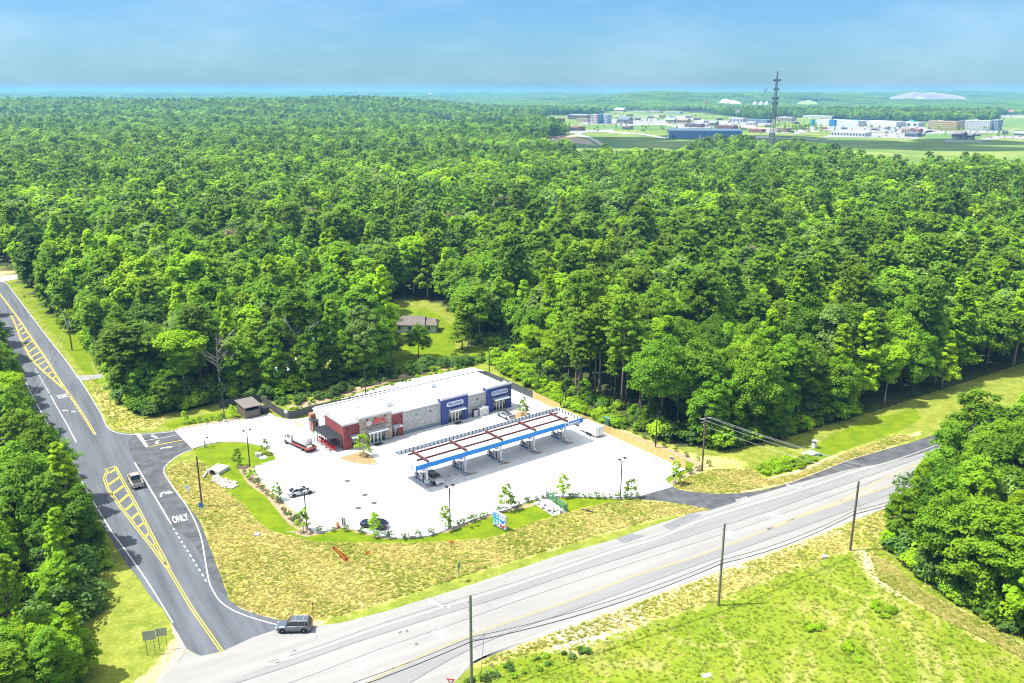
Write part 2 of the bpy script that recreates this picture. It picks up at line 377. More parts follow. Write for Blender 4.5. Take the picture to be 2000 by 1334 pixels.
def paint(name, polys, width, far=False):
    a = np.zeros(nx*ny, np.float32)
    sel = near if not far else (gY > 60)
    x, y = gX[sel], gY[sel]
    r = np.full(x.shape, -1e9)
    for p in polys:
        r = np.maximum(r, sdist(x, y, [P2(*c) for c in p]))
    a[sel] = np.clip(.5+r/width, 0, 1)
    at = me.attributes.new(name, 'FLOAT', 'POINT'); at.data.foreach_set('value', a)
paint('lush', LUSH, 2.2); paint('field', [FIELD], 5); paint('straw', STRAW, 5); paint('dirt', DIRT, 2.5); paint('mulch', MULCH, .9); paint('sandy', SANDY, 9)
def paint_lines(name, lines, width):
    a = np.zeros(nx*ny, np.float32); x, y = gX[near], gY[near]; r = np.full(x.shape, 1e9)
    for p in lines: r = np.minimum(r, pdist(x, y, W(p, 4), False))
    a[near] = np.clip(1-r/width, 0, 1); at = me.attributes.new(name, 'FLOAT', 'POINT'); at.data.foreach_set('value', a)
paint_lines('track', [[(1690,1095),(1700,1120),(1720,1150),(1760,1190),(1790,1240),(1800,1290),(1806,1340)],[(1705,1140),(1745,1180),(1790,1220),(1830,1270),(1840,1340)],[(1700,1170),(1670,1210),(1655,1240),(1640,1262)],[(1685,1200),(1700,1240),(1722,1290),(1735,1340)],[(1660,1170),(1640,1200),(1610,1225)],[(1560,1262),(1545,1285),(1540,1310),(1552,1330)],[(1580,1270),(1590,1295),(1580,1325)],[(1830,1190),(1832,1220)],[(1600,1130),(1680,1160),(1740,1165)],[(1860,1260),(1880,1340)],[(1718,1148),(1770,1192),(1800,1240),(1812,1290),(1818,1340)],[(1400,1210),(1440,1260),(1450,1330)],[(1300,1240),(1380,1260),(1480,1250)]], .85)
paint_lines('rut', [[(1690,1080),(1706,1108),(1740,1140),(1790,1165),(1850,1185),(1920,1225),(2020,1278)],[(1720,1120),(1765,1150),(1830,1180)],[(1450,953),(1540,930),(1640,893),(1730,866)],[(1000,1262),(1170,1205),(1330,1147),(1480,1088),(1640,1028)]], 2.8)
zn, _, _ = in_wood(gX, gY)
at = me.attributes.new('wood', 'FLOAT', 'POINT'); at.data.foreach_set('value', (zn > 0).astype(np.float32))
px, py = proj(gX, gY, np.zeros_like(gX))
tw = np.zeros(nx*ny, np.float32)
for c in TOWN: tw[inpoly(px, py, c)] = 1
at = me.attributes.new('meadow', 'FLOAT', 'POINT'); at.data.foreach_set('value', tw)

GM = bpy.data.materials.new('ground_cover'); GM.use_nodes = True; t = GM.node_tree; B = t.nodes['Principled BSDF']
B.inputs['Roughness'].default_value = .9; B.inputs['Specular IOR Level'].default_value = .08
geo = t.nodes.new('ShaderNodeNewGeometry')
def tnoise(scale, detail=5, rough=.6, st=None, rot=0):
    n = t.nodes.new('ShaderNodeTexNoise'); n.inputs['Scale'].default_value = scale; n.inputs['Detail'].default_value = detail; n.inputs['Roughness'].default_value = rough
    src = geo.outputs['Position']
    if st:
        mm = t.nodes.new('ShaderNodeMapping'); mm.vector_type = 'TEXTURE'; mm.inputs['Rotation'].default_value = (0, 0, rot); mm.inputs['Scale'].default_value = st
        t.links.new(src, mm.inputs[0]); src = mm.outputs[0]
    t.links.new(src, n.inputs[0]); return n.outputs[0]
def tmap(v, a, b, c=0., d=1., smooth=True):
    r = t.nodes.new('ShaderNodeMapRange'); r.inputs[1].default_value = a; r.inputs[2].default_value = b; r.inputs[3].default_value = c; r.inputs[4].default_value = d
    if smooth: r.interpolation_type = 'SMOOTHSTEP'
    t.links.new(v, r.inputs[0]); return r.outputs[0]
def tmix(f, a, b):
    x = t.nodes.new('ShaderNodeMix'); x.data_type = 'RGBA'
    for i, v in ((6, a), (7, b)):
        if isinstance(v, tuple): x.inputs[i].default_value = (*v, 1)
        else: t.links.new(v, x.inputs[i])
    if isinstance(f, float): x.inputs[0].default_value = f
    else: t.links.new(f, x.inputs[0])
    return x.outputs[2]
def tmath(op, a, b):
    x = t.nodes.new('ShaderNodeMath'); x.operation = op
    for i, v in ((0, a), (1, b)):
        if isinstance(v, (int, float)): x.inputs[i].default_value = v
        else: t.links.new(v, x.inputs[i])
    return x.outputs[0]
n_big = tnoise(.06, 5); n_mid = tnoise(.35, 6, .65); n_fine = tnoise(2.2, 7, .72); n_clump = tnoise(1.0, 6, .7)
n_str = tnoise(.9, 5, .65, (6, 1, 1), .53); n_str2 = tnoise(.9, 5, .65, (9, 1, 1), 1.3)
def attr_mask(name, amt=.55, nn=None, sharp=.12):
    a = t.nodes.new('ShaderNodeAttribute'); a.attribute_name = name
    s = tmath('ADD', a.outputs['Fac'], tmath('MULTIPLY', tmath('SUBTRACT', nn or n_mid, .5), amt*2))
    return tmap(s, .5-sharp, .5+sharp)
grass = tmix(tmap(n_mid, .35, .65), (.11, .145, .014), (.19, .215, .03))
grass = tmix(tmap(n_fine, .5, .72), grass, (.32, .30, .08))
straw = tmix(tmap(n_fine, .34, .66), (.29, .265, .055), (.52, .455, .175))
straw = tmix(tmap(n_clump, .55, .74), straw, (.23, .24, .03))
straw = tmix(tmap(n_big, .50, .68), straw, (.25, .275, .035))
straw = tmix(tmap(n_mid, .60, .76), straw, (.45, .36, .16))
lush = tmix(tmap(n_mid, .3, .7), (.075, .132, .003), (.14, .185, .004))
lush = tmix(tmap(n_fine, .52, .75), lush, (.165, .215, .008))
fld = tmix(tmap(n_big, .38, .62), (.12, .182, .005), (.185, .222, .014))
fld = tmix(tmap(n_mid, .35, .85), fld, (.095, .155, .006))
fld = tmix(tmap(n_str2, .60, .80), fld, (.19, .205, .03))
fld = tmix(tmap(n_fine, .46, .74), fld, (.25, .25, .06))
fld = tmix(tmap(n_clump, .52, .72), fld, (.095, .16, .005))
fld = tmix(tmap(tnoise(.06, 5, .7), .54, .72), fld, (.25, .225, .08))
dirt = tmix(tmap(n_fine, .35, .65), (.32, .22, .10), (.48, .36, .20))
mulch = tmix(tmap(n_fine, .35, .65), (.20, .14, .085), (.36, .27, .18))
sandy = tmix(tmap(n_fine, .4, .6), (.30, .23, .12), (.58, .52, .40))
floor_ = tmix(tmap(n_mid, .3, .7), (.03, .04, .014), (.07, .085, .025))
mead = tmix(tmap(tnoise(.012, 4), .35, .65), (.085, .15, .022), (.18, .22, .045))
c = grass
c = tmix(attr_mask('meadow', .1), c, mead)
c = tmix(attr_mask('field', .4, n_clump), c, fld)
c = tmix(tmath('MULTIPLY', attr_mask('track', .75, n_clump, .4), .6), c, (.29, .265, .085))
c = tmix(attr_mask('straw', .65), c, straw)
c = tmix(tmath('MULTIPLY', attr_mask('rut', .35, n_clump, .25), .85), c, (.56, .44, .24))
c = tmix(attr_mask('sandy', .9, n_clump), c, sandy)
c = tmix(attr_mask('lush', .28, n_clump), c, lush)
c = tmix(attr_mask('dirt', .5), c, dirt)
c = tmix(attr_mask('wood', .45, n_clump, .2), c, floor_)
c = tmix(attr_mask('mulch', .2, n_fine), c, mulch)
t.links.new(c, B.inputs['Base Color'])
bp = t.nodes.new('ShaderNodeBump'); bp.inputs['Strength'].default_value = .6; bp.inputs['Distance'].default_value = .12
t.links.new(tmath('ADD', n_fine, tmath('MULTIPLY', n_clump, .8)), bp.inputs['Height']); t.links.new(bp.outputs[0], B.inputs['Normal'])
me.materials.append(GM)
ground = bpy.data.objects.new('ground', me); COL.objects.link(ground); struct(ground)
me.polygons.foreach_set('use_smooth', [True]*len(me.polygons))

# ---- paved surfaces
M_asph = mat('asphalt_side', (.078, .086, .098), .85, var=.34, vscale=.55, space='World', stretch=(rad(123), (14, 1, 1)), bump=.3, bscale=6)
M_new = mat('asphalt_new', (.062, .064, .070), .85, var=.45, vscale=.45, space='World', bump=.3, bscale=6)
M_hwy = mat('highway_pavement', (.215, .210, .20), .85, var=.13, vscale=.7, space='World', stretch=(rad(30.4), (14, 1, 1)), bump=.25, bscale=5)
M_conc = mat('lot_concrete', (.54, .54, .53), .8, var=.07, vscale=.25, space='World', bump=.15, bscale=4)
M_kerb = mat('kerb_concrete', (.40, .39, .37), .8, var=.1, vscale=2, space='World')
M_white = mat('paint_white', (.50, .50, .50), .6, var=.28, vscale=1.3, space='World')
M_yel = mat('paint_yellow', (.56, .41, .035), .6, var=.28, vscale=1.3, space='World')
M_faintw = mat('worn_white_paint', (.36, .36, .355), .7, var=.14, vscale=2.2, space='World')
M_fainty = mat('worn_yellow_paint', (.36, .29, .13), .7, var=.16, vscale=2.2, space='World')
M_seam = mat('tar_seam', (.09, .095, .105), .8, var=.3, vscale=1.5, space='World')
def sheet(name, polypx, z, m, sm=0):
    return struct(MB().poly(W(polypx, sm), z).build(name, m))
side_poly = W(ROAD_R)+[P2(*p) for p in ROAD_R2]+W(ROAD_L)
struct(MB().poly(side_poly, .024).build('side_road', M_asph))
# the turning lane and the first entrance: newer, darker asphalt
sheet('entrance_apron', [(266,851),(300,849),(342,845),(377,880),(362,885),(343,896),(327,912),(323,925),(332,942),(350,968),(372,995),(393,1022),(411,1070),(434,1130),(450,1175),(425,1150),(404,1110),(384,1070),(352,1042),(336,1027),(300,968),(264,907),(256,890),(250,866)], .030, M_new)
hw = [P2(*p) for p in HWY_N]+[P2(*p) for p in HWY_S[::-1]]+[P2(*p) for p in [(880,1420),(600,1420),(250,1420),(312,1340),(350,1298),(367,1272),(395,1284),(437,1275),(497,1247),(545,1231)]]
struct(MB().poly(hw, .036).build('highway', M_hwy))
sheet('new_lane', NEWASPH, .042, M_new)
# darker wheel lanes of the highway
lane = MB()
E_N = [(527,1302),(625,1270),(750,1225),(875,1185),(997,1147),(1100,1112),(1207,1075),(1290,1050),(1370,1013+3),(1470,984),(1548,961),(1660,923),(1780,885),(1900,838),(2050,780)]
S2 = [(400,1358),(577,1300),(687,1260),(850,1207),(997,1162),(1110,1123),(1230,1085),(1400,1030),(1500,998),(1600,962),(1700,927),(1800,890),(2000,810)]
S3 = [(420,1385),(577,1333),(737,1272),(870,1226),(997,1180),(1110,1141),(1240,1098),(1400,1046),(1500,1012),(1600,976),(1720,932),(1850,880),(2020,812)]
S4 = [(560,1420),(720,1334),(850,1270),(997,1212),(1110,1174),(1250,1119),(1375,1080),(1497,1033),(1575,1003),(1670,970),(1745,943),(1850,902),(2050,820)]
S5 = [(700,1400),(880,1290),(1000,1235),(1110,1196),(1250,1145),(1375,1098),(1500,1052),(1600,1016),(1700,978),(1800,938),(2000,855)]
S6 = [(900,1300),(1000,1254),(1110,1214),(1250,1160),(1375,1113),(1500,1066),(1600,1030),(1722,984),(1800,952),(2000,868)]
M_lane = mat('wheel_worn_lane', (.177, .175, .172), .85, var=.12, vscale=.9, space='World', stretch=(rad(30.4), (14, 1, 1)))
a, b = W(E_N, 4), W(S2, 4)
lane.poly(a+b[::-1], .041)
a, b = W(S4, 4), W(S5, 4)
lane.poly(a+b[::-1], .041)
struct(lane.build('highway_lane', M_lane))
patch = MB()
for p in ([(1205,1052),(1235,1041),(1262,1046),(1222,1061)], [(1295,1026),(1350,1001),(1375,1004),(1320,1030),(1310,1034)]): patch.poly(W(p), .045)
struct(patch.build('pavement_patch', mat('patch_asphalt', (.14, .145, .15), .85, var=.15, vscale=1, space='World')))
seam = MB()
for s, wd in ((S2, .13), (S3, .10), (S5, .14), (S4, .07)): seam.ribbon(W(s, 4), wd, .049)
seam.ribbon(W([(x, y-6) for x, y in E_N], 4), .1, .049)
for k in range(26):      # cross cracks
    x = 620+k*46; y = 1245-(x-620)*.335+random.uniform(-35, 45)
    p = P2(x, y); a = rad(-60)+random.uniform(-.3, .3); l = random.uniform(.8, 2.6)
    pts = [(p[0]+math.cos(a)*l*i/4+random.uniform(-.1, .1), p[1]+math.sin(a)*l*i/4+random.uniform(-.1, .1)) for i in range(5)]
    seam.ribbon(pts, .045, .05)
for p in ((783,1235),(796,1233)): seam.poly(W([(p[0]-3,p[1]+2),(p[0]+2,p[1]-1.5),(p[0]+5,p[1]+0.3),(p[0],p[1]+4)]), .051)
seam.poly(W([(812,1259),(818,1257),(820,1260),(814,1262)]), .051)
struct(seam.build('road_seam', M_seam))
# ---- painted markings
wh = MB(); ye = MB(); fw_ = MB(); fy = MB()
ZM = .055
for p in ([(-40,526),(10,557),(25,574),(57,616),(95,666),(125,703),(155,744),(175,774),(199,814),(209,836),(222,846),(242,851),(266,852),(300,850),(340,846)],): wh.ribbon(W(p, 3), .16, ZM)
wh.ribbon(W([(375,882),(360,887),(341,898),(325,913),(321,925),(331,943),(347,966),(365,990),(382,1020),(395,1055),(402,1094),(410,1137),(420,1160),(435,1180),(462,1197),(500,1211),(545,1223)], 3), .17, ZM)
wh.ribbon(W([(51,752),(80,807),(100,842),(204,1017),(246,1077),(285,1132),(325,1195),(340,1220)], 3), .17, ZM)
wh.ribbon(W([(264,907),(300,967),(336,1027)]), .22, ZM)
wh.ribbon(W([(100,777),(112,800),(130,830),(150,868)]), .2, ZM)
def dashes(mb, pts, ln, gap, wd, z):
    pts = [Vector(p) for p in W(pts, 6)]; acc = 0; on = True; cur = [pts[0]]
    for a, b in zip(pts, pts[1:]):
        L_ = (b-a).length; d = (b-a)/max(L_, 1e-6); s = 0
        while s < L_-1e-6:
            need = (ln if on else gap)-acc; st = min(need, L_-s); s += st; acc += st; p = a+d*s
            if on: cur.append(p)
            if acc >= (ln if on else gap)-1e-6:
                if on and len(cur) > 1: mb.ribbon(cur, wd, z)
                on = not on; acc = 0; cur = [p]
dashes(wh, [(340,1035),(357,1062),(375,1090),(400,1130),(408,1146)], .8, .9, .2, ZM)
dashes(wh, [(69,724),(82,747),(97,772)], .8, .9, .2, ZM)
wh.poly(W([(265,850),(274,849.4),(291,876),(285.5,877)]), ZM)
wh.ribbon(W([(285,864),(352,852)]), .13, ZM)
ye.ribbon(W([(292,876),(360,862)]), .2, ZM)
def dbl(mb, pts, sm=4, gap=.34, wd=.14, z=ZM):
    c = W(pts, sm); 
    for s in (-1, 1):
        o = []
        for i, p in enumerate(c):
            a = Vector(c[max(i-1, 0)]); b = Vector(c[min(i+1, len(c)-1)]); d = (b-a).normalized()
            o.append((p[0]-d.y*s*gap/2, p[1]+d.x*s*gap/2))
        mb.ribbon(o, wd, z)
dbl(ye, [(226,914),(244,948),(269,993),(286,1025),(307,1065),(332,1112)]); dbl(ye, [(211,922),(205,938),(212,958),(232,987),(265,1030),(295,1067),(333,1118),(376,1190),(436,1275)], 1)
ye.ribbon(W([(205,921),(226,914)]), .2, ZM)
for a, b in (((214,928),(228,919)),((210,953),(235,935)),((221,969),(244,951)),((234,985),(252,969)),((247,1000),(262,986)),((260,1016),(272,1005)),((272,1032),(285,1023)),((286,1051),(295,1043)),((300,1070),(306,1065))):
    ye.ribbon(W([a, b]), .55, ZM)
dbl(ye, [(-25,548),(6,587),(25,612),(40,632),(62,665),(87,700),(107,732),(127,762),(160,810),(187,853)]); dbl(ye, [(20,618),(31,640),(40,665),(60,702),(75,720),(100,742),(126,764)])
for a, b in (((36,640),(41,636)),((37,650),(47,642)),((42,657),(52,652)),((46,669),(59,660)),((50,680),(65,669)),((56,692),(72,681)),((61,702),(77,692)),((67,710),(85,701)),((75,717),(90,709)),((86,726),(96,719)),((95,735),(101,730)),((104,743),(110,739))):
    ye.ribbon(W([a, b]), .5, ZM)
def glyphs(mb, txt, a, b, h, flip=False, z=ZM):
    """road lettering: baseline from a to b (photograph), stretched along the road by h metres"""
    A, Bp = Vector(P2(*a)), Vector(P2(*b)); d = Bp-A; wdt = d.length; d.normalize(); nn = Vector((-d.y, d.x)); mid = (A+Bp)/2
    size = 1.0; k = wdt/(len(txt)*.66*size)
    text_mb(mb, txt, size, lambda x, y, zz: (mid.x+d.x*x*k+nn.x*(y+.36)*h/.72, mid.y+d.y*x*k+nn.y*(y+.36)*h/.72, z))
glyphs(wh, 'ONLY', (341,1026), (371,1019), 2.6); glyphs(wh, 'ONLY', (130,772), (108,777), 2.8)
def arrow(mb, pts, head, wd=.35, z=ZM):
    c = W(pts, 6); mb.ribbon(c, wd, z)
    a, b = Vector(c[-2]), Vector(c[-1]); d = (b-a).normalized(); nn = Vector((-d.y, d.x))
    mb.add([(*(b-nn*head*.55), z), (*(b+d*head), z), (*(b+nn*head*.55), z)], [(0, 1, 2)])
arrow(wh, [(316,973),(316,968),(321,965),(327,965)], 1.3)
arrow(wh, [(140,807),(134,806.5),(129,806)], 1.0); arrow(wh, [(134,806.5),(139,807),(143,807.5)], .9)
arrow(wh, [(309,857),(303,857),(300,855)], .9); arrow(wh, [(312,864),(307,865),(307,868)], .9); arrow(wh, [(314,879),(328,877)], 1.1)
wh_o = wh.build('road_marking', M_white); struct(wh_o); struct(ye.build('yellow_road_marking', M_yel))
fw_.ribbon(W(E_N, 4), .16, .056); dashes(fw_, [(x+4, y+2) for x, y in S3], 1.1, 2.2, .12, .056)
SE = [(900,1315),(930,1290),(1000,1260),(1110,1219),(1250,1165),(1375,1118),(1500,1071),(1600,1035),(1722,988),(1800,955),(2000,870)]
fw_.ribbon(W(SE, 4), .14, .056)
arrow(fw_, [(712,1287),(700,1292),(700,1300),(706,1303)], 1.2, .4, .056); arrow(fw_, [(1432,1036),(1422,1040),(1422,1046),(1428,1048)], 1.3, .5, .056)
arrow(fw_, [(1568,950),(1552,951),(1545,948)], 1.2, .4, .056); arrow(fw_, [(880,1188),(856,1182),(848,1178)], 1.2, .4, .056)
glyphs(fw_, 'ONLY', (862,1254), (888,1244), 2.4, z=.056); glyphs(fw_, 'ONLY', (1512,1014), (1536,1006), 2.0, z=.056); glyphs(fw_, 'ONLY', (1452,984), (1474,977), 2.0, z=.056)
fw_.ribbon(W([(536,1302),(580,1273),(572,1276),(548,1290)]), .3, .056)
dbl(fy, [(720,1335),(850,1271),(997,1214),(1110,1175),(1250,1121),(1375,1081),(1497,1034),(1575,1004),(1670,971),(1745,944),(1900,882)], 4, .3, .12, .057)
dbl(fy, [(1500,1033),(1575,1000),(1625,982),(1690,952),(1740,926),(1850,882)], 4, .3, .12, .057)
for a, b in (((1640,976),(1668,970)),((1690,954),(1712,956))): fy.ribbon(W([a, b]), .35, .057)
struct(fw_.build('worn_road_marking', M_faintw)); struct(fy.build('worn_yellow_marking', M_fainty))
rum = MB()
for i, p in enumerate(W([(x-6, y+5.5) for x, y in SE], 60)):
    if i % 1 == 0 and i > 60:
        rum.cbox((p[0], p[1], .047), (.5, .16, .006), rad(-30))
struct(rum.build('rumble_strip', mat('rumble_dark', (.30, .30, .30), .9)))
# ---- station lot, kerbs, islands
lotw = W(LOT)
struct(MB().prism(lotw, -.05, .06).build('parking_lot', M_conc))
kb = MB()
kb.kerb(W([(377,880),(405,871),(420,868),(440,866),(472,866),(490,869),(510,874),(524,881),(537,892),(541,899),(530,905),(499,914)], 2), .16, .0, .20)
kb.kerb(W([(499,928),(530,960),(566,993),(588,1012),(612,1040),(624,1043),(656,1035),(668,1032),(710,1040),(750,1050),(790,1053),(840,1048),(880,1034),(940,1012),(990,997),(1040,978),(1080,971),(1170,972),(1238,972)], 2), .16, .0, .20)
kb.kerb(W([(1338,917),(1311,928),(1301,937),(1306,944),(1316,950)], 3), .16, .0, .2)
kb.kerb(W([(342,843.5),(400,833.5),(438,827.5),(470,822)], 2), .16, .0, .2)
kb.kerb(W([(524,806),(532,814),(545,819),(560,822),(576,822)], 3), .16, .0, .2)
struct(kb.build('kerb', M_kerb))
M_mulch = mat('mulch', (.25, .17, .08), .95, var=.35, vscale=3, space='World', bump=.8, bscale=8)
for isl in ([(660,898),(684,891),(711,884),(725,893),(739,904),(734,909),(715,910.5),(690,908)], [(1000,820),(1000,813),(1021,803),(1040,811),(1032,818),(1012,826)]):
    pts = W(isl); mbx = MB().prism(pts, .05, .21); struct(mbx.build('planter_island', M_mulch))
    struct(MB().kerb(pts+[pts[0]], .2, .05, .24).build('island_kerb', M_kerb))
# ---- pale driveways
sheet('gravel_drive', [(-40,548),(20,541),(42,540),(44,545),(28,550),(-30,560)], .05, M_kerb)
sheet('gravel_yard', [(530,724),(565,703),(620,695),(645,706),(595,722),(550,733)], .03, mat('pale_gravel', (.6, .57, .53), .9, var=.15, vscale=1, space='World'))
sheet('field_entrance', [(146,738),(200,734),(212,740),(160,748)], .03, mat('old_asphalt', (.2, .2, .19), .9, var=.3, vscale=1, space='World'))
gr = sheet('gravel_shoulder', [(335,1217),(350,1240),(367,1270),(350,1297),(318,1340),(300,1345),(330,1300),(352,1262),(340,1240)], .033, mat('gravel_mix', (.27, .235, .20), .95, var=.4, vscale=2.5, space='World', bump=.8, bscale=5))
# ================================================================== VEGETATION
def leaf_mat(name, c1, c2, trans=.35):
    M = bpy.data.materials.new(name); M.use_nodes = True; t = M.node_tree; t.nodes.clear()
    out = t.nodes.new('ShaderNodeOutputMaterial'); pb = t.nodes.new('ShaderNodeBsdfPrincipled'); tr = t.nodes.new('ShaderNodeBsdfTranslucent'); mx = t.nodes.new('ShaderNodeMixShader')
    pb.inputs['Roughness'].default_value = .55; pb.inputs['Specular IOR Level'].default_value = .14
    oi = t.nodes.new('ShaderNodeObjectInfo'); at = t.nodes.new('ShaderNodeAttribute'); at.attribute_name = 'tint'
    ad = t.nodes.new('ShaderNodeMath'); ad.operation = 'MULTIPLY_ADD'; ad.inputs[1].default_value = .62
    sc_ = t.nodes.new('ShaderNodeMath'); sc_.operation = 'MULTIPLY'; sc_.inputs[1].default_value = .38
    t.links.new(at.outputs['Fac'], sc_.inputs[0]); t.links.new(oi.outputs['Random'], ad.inputs[0]); t.links.new(sc_.outputs[0], ad.inputs[2])
    m1 = t.nodes.new('ShaderNodeMix'); m1.data_type = 'RGBA'; m1.inputs[6].default_value = (*c1, 1); m1.inputs[7].default_value = (*c2, 1)
    t.links.new(ad.outputs[0], m1.inputs[0])
    hs = t.nodes.new('ShaderNodeHueSaturation'); t.links.new(m1.outputs[2], hs.inputs['Color'])
    # a second, independent variation of value from tree to tree
    fr = t.nodes.new('ShaderNodeMath'); fr.operation = 'MULTIPLY'; fr.inputs[1].default_value = 7.31
    fr2 = t.nodes.new('ShaderNodeMath'); fr2.operation = 'FRACT'; t.links.new(oi.outputs['Random'], fr.inputs[0]); t.links.new(fr.outputs[0], fr2.inputs[0])
    mr = t.nodes.new('ShaderNodeMapRange'); mr.inputs[3].default_value = .74; mr.inputs[4].default_value = 1.42; t.links.new(fr2.outputs[0], mr.inputs[0]); t.links.new(mr.outputs[0], hs.inputs['Value'])
    t.links.new(hs.outputs[0], pb.inputs['Base Color'])
    h2 = t.nodes.new('ShaderNodeHueSaturation'); h2.inputs['Hue'].default_value = .485; h2.inputs['Value'].default_value = 1.15; t.links.new(hs.outputs[0], h2.inputs['Color']); t.links.new(h2.outputs[0], tr.inputs[0])
    mx.inputs[0].default_value = trans
    t.links.new(pb.outputs[0], mx.inputs[1]); t.links.new(tr.outputs[0], mx.inputs[2]); t.links.new(mx.outputs[0], out.inputs[0])
    return M
L_OAK = leaf_mat('leaf_oak', (.082, .20, .008), (.205, .35, .010), .44)
L_POP = leaf_mat('leaf_poplar', (.155, .32, .006), (.32, .47, .008), .46)
L_PINE = leaf_mat('needle_pine', (.095, .195, .014), (.19, .305, .016), .42)
L_GREY = leaf_mat('leaf_greygreen', (.12, .22, .04), (.21, .32, .055), .4)
L_YOUNG = leaf_mat('leaf_young', (.14, .27, .02), (.24, .36, .02), .45)
L_SHRUB = leaf_mat('leaf_shrub', (.05, .12, .02), (.10, .18, .025))
M_bark = mat('bark', (.16, .125, .095), .9, var=.3, vscale=2, bump=.5, bscale=6)
M_bark_pale = mat('bark_pale', (.36, .32, .27), .9, var=.25, vscale=2)
M_barkp = mat('bark_pine', (.20, .145, .11), .9, var=.35, vscale=2)
M_dead = mat('dead_wood', (.42, .38, .35), .9, var=.2, vscale=2)

def quads(C, N, size, r, aspect=1.0):
    """one leaf-sized quad per centre, facing N, turned at random"""
    n = len(C); N = N/np.linalg.norm(N, axis=1, keepdims=True)
    A = r.normal(size=(n, 3)); A -= (A*N).sum(1, keepdims=True)*N; A /= np.linalg.norm(A, axis=1, keepdims=True)
    Bv = np.cross(N, A); s = size*r.uniform(.7, 1.3, (n, 1))
    a = A*s*.5*aspect; b = Bv*s*.5/aspect
    return np.stack([C-a*.95, C-b*.8+a*.1, C+a*1.05, C+b*.8+a*.1], 1)
def sphere_dirs(n, r, zmin=-1.):
    z = r.uniform(zmin, 1, n); a = r.uniform(0, 2*np.pi, n); q = np.sqrt(1-z*z)
    return np.stack([q*np.cos(a), q*np.sin(a), z], 1)
def crown_quads(r, h, R, z0, z1, nc, nl, leaf, shape='round', rcf=(.26, .42)):
    """clumps of leaves spread through the volume of a crown"""
    ph = r.uniform(0, 6.28, 6); cz = z0+(z1-z0)*.45
    d = sphere_dirs(nc, r, -.7); rr = r.uniform(.45, 1.0, nc)**.5
    az = np.arctan2(d[:, 1], d[:, 0])
    lob = 1+.20*np.sin(2*az+ph[0])*np.sin(2.3*d[:, 2]+ph[1])+.16*np.sin(3*az+ph[2]+2*d[:, 2])
    ex = (z1-z0)*.5
    if shape == 'round':
        C = np.stack([d[:, 0]*R*rr*lob, d[:, 1]*R*rr*lob, cz+d[:, 2]*ex*rr*(.9+.2*np.sin(ph[4]+az))], 1)
    elif shape == 'cone':
        tz = r.uniform(0, 1, nc)**1.15; w_ = R*(1-tz)**.75*np.sqrt(r.uniform(.25, 1, nc))*lob+.25
        C = np.stack([np.cos(az)*w_, np.sin(az)*w_, z0+tz*(z1-z0)], 1)
    else:  # vase: flat-topped
        tz = r.uniform(0, 1, nc)**.7; w_ = R*(.35+.65*tz)*np.sqrt(r.uniform(.1, 1, nc))*lob
        C = np.stack([np.cos(az)*w_, np.sin(az)*w_, z0+tz*(z1-z0)*(1-.25*(w_/R)**2)], 1)
    rc = R*r.uniform(*rcf, nc)
    if shape == 'cone': rc *= 1.15-.5*np.clip((C[:, 2]-z0)/(z1-z0), 0, 1)
    tint = r.uniform(0, 1, nc)
    dd = sphere_dirs(nc*nl, r, -.55); ci = np.repeat(np.arange(nc), nl)
    P = C[ci]+dd*rc[ci][:, None]*np.array([1, 1, .72])*(r.uniform(.45, 1.05, (nc*nl, 1)))
    axis_c = np.array([0, 0, cz]); out = C[ci]-axis_c; out /= np.linalg.norm(out, axis=1, keepdims=True)+1e-6
    N = dd*.60+out*.30+np.array([0, 0, .85])+r.normal(size=(nc*nl, 3))*.36
    Q = quads(P, N, leaf, r)
    T = np.clip(tint[ci]+r.normal(size=nc*nl)*.18, 0, 1)
    return Q, T, C, rc
def pine_quads(r, h, R, z0, nt, nl, leaf):
    z = z0+(h-z0)*r.uniform(0, 1, nt)**.85; tt = (z-z0)/(h-z0)
    az = r.uniform(0, 6.28, nt); prof = np.sqrt(np.clip(1-((tt-.38)/.66)**2, .03, 1))*np.where(tt < .38, .8+.5*tt, 1)
    w_ = R*prof*r.uniform(.35, 1.0, nt)+.15
    C = np.stack([np.cos(az)*w_, np.sin(az)*w_, z+w_*.10], 1)
    rc = r.uniform(.34, .62, nt)*R/3.0; ci = np.repeat(np.arange(nt), nl); dd = sphere_dirs(nt*nl, r, -.4)
    P = C[ci]+dd*rc[ci][:, None]*np.array([1, 1, .6])*r.uniform(.2, 1.05, (nt*nl, 1))
    N = dd*.45+np.array([0, 0, .85])+r.normal(size=(nt*nl, 3))*.5
    Q = quads(P, N, leaf, r, 1.35); T = np.clip(r.uniform(0, 1, nt)[ci]+r.normal(size=nt*nl)*.2, 0, 1)
    return Q, T, C, rc
def trunk_mb(r, h, rad0, ztop, C=None, nlimb=6, mb=None, lean=.02):
    mb = mb or MB(); k = 5; lx, ly = r.normal()*lean, r.normal()*lean
    pts = [(lx*ztop*(i/k)+r.normal()*.06*(i > 0), ly*ztop*(i/k)+r.normal()*.06*(i > 0), ztop*i/k-.15*(i == 0)) for i in range(k+1)]
    mb.tube(pts, [rad0*1.25]+[rad0*(1-.8*i/k) for i in range(1, k+1)], 7)
    if C is not None:
        for i in r.choice(len(C), min(nlimb, len(C)), replace=False):
            e = C[i]; zb = max(min(e[2]-1.0-.35*math.hypot(e[0], e[1]), ztop*.92), ztop*.3); fr_ = zb/ztop
            b_ = (lx*zb, ly*zb, zb); mid = (b_[0]*.5+e[0]*.5, b_[1]*.5+e[1]*.5, zb*.45+e[2]*.55+.2)
            mb.tube([b_, mid, tuple(e)], [rad0*.42*(1.2-fr_), rad0*.26, rad0*.08], 5, cap=False)
    return mb
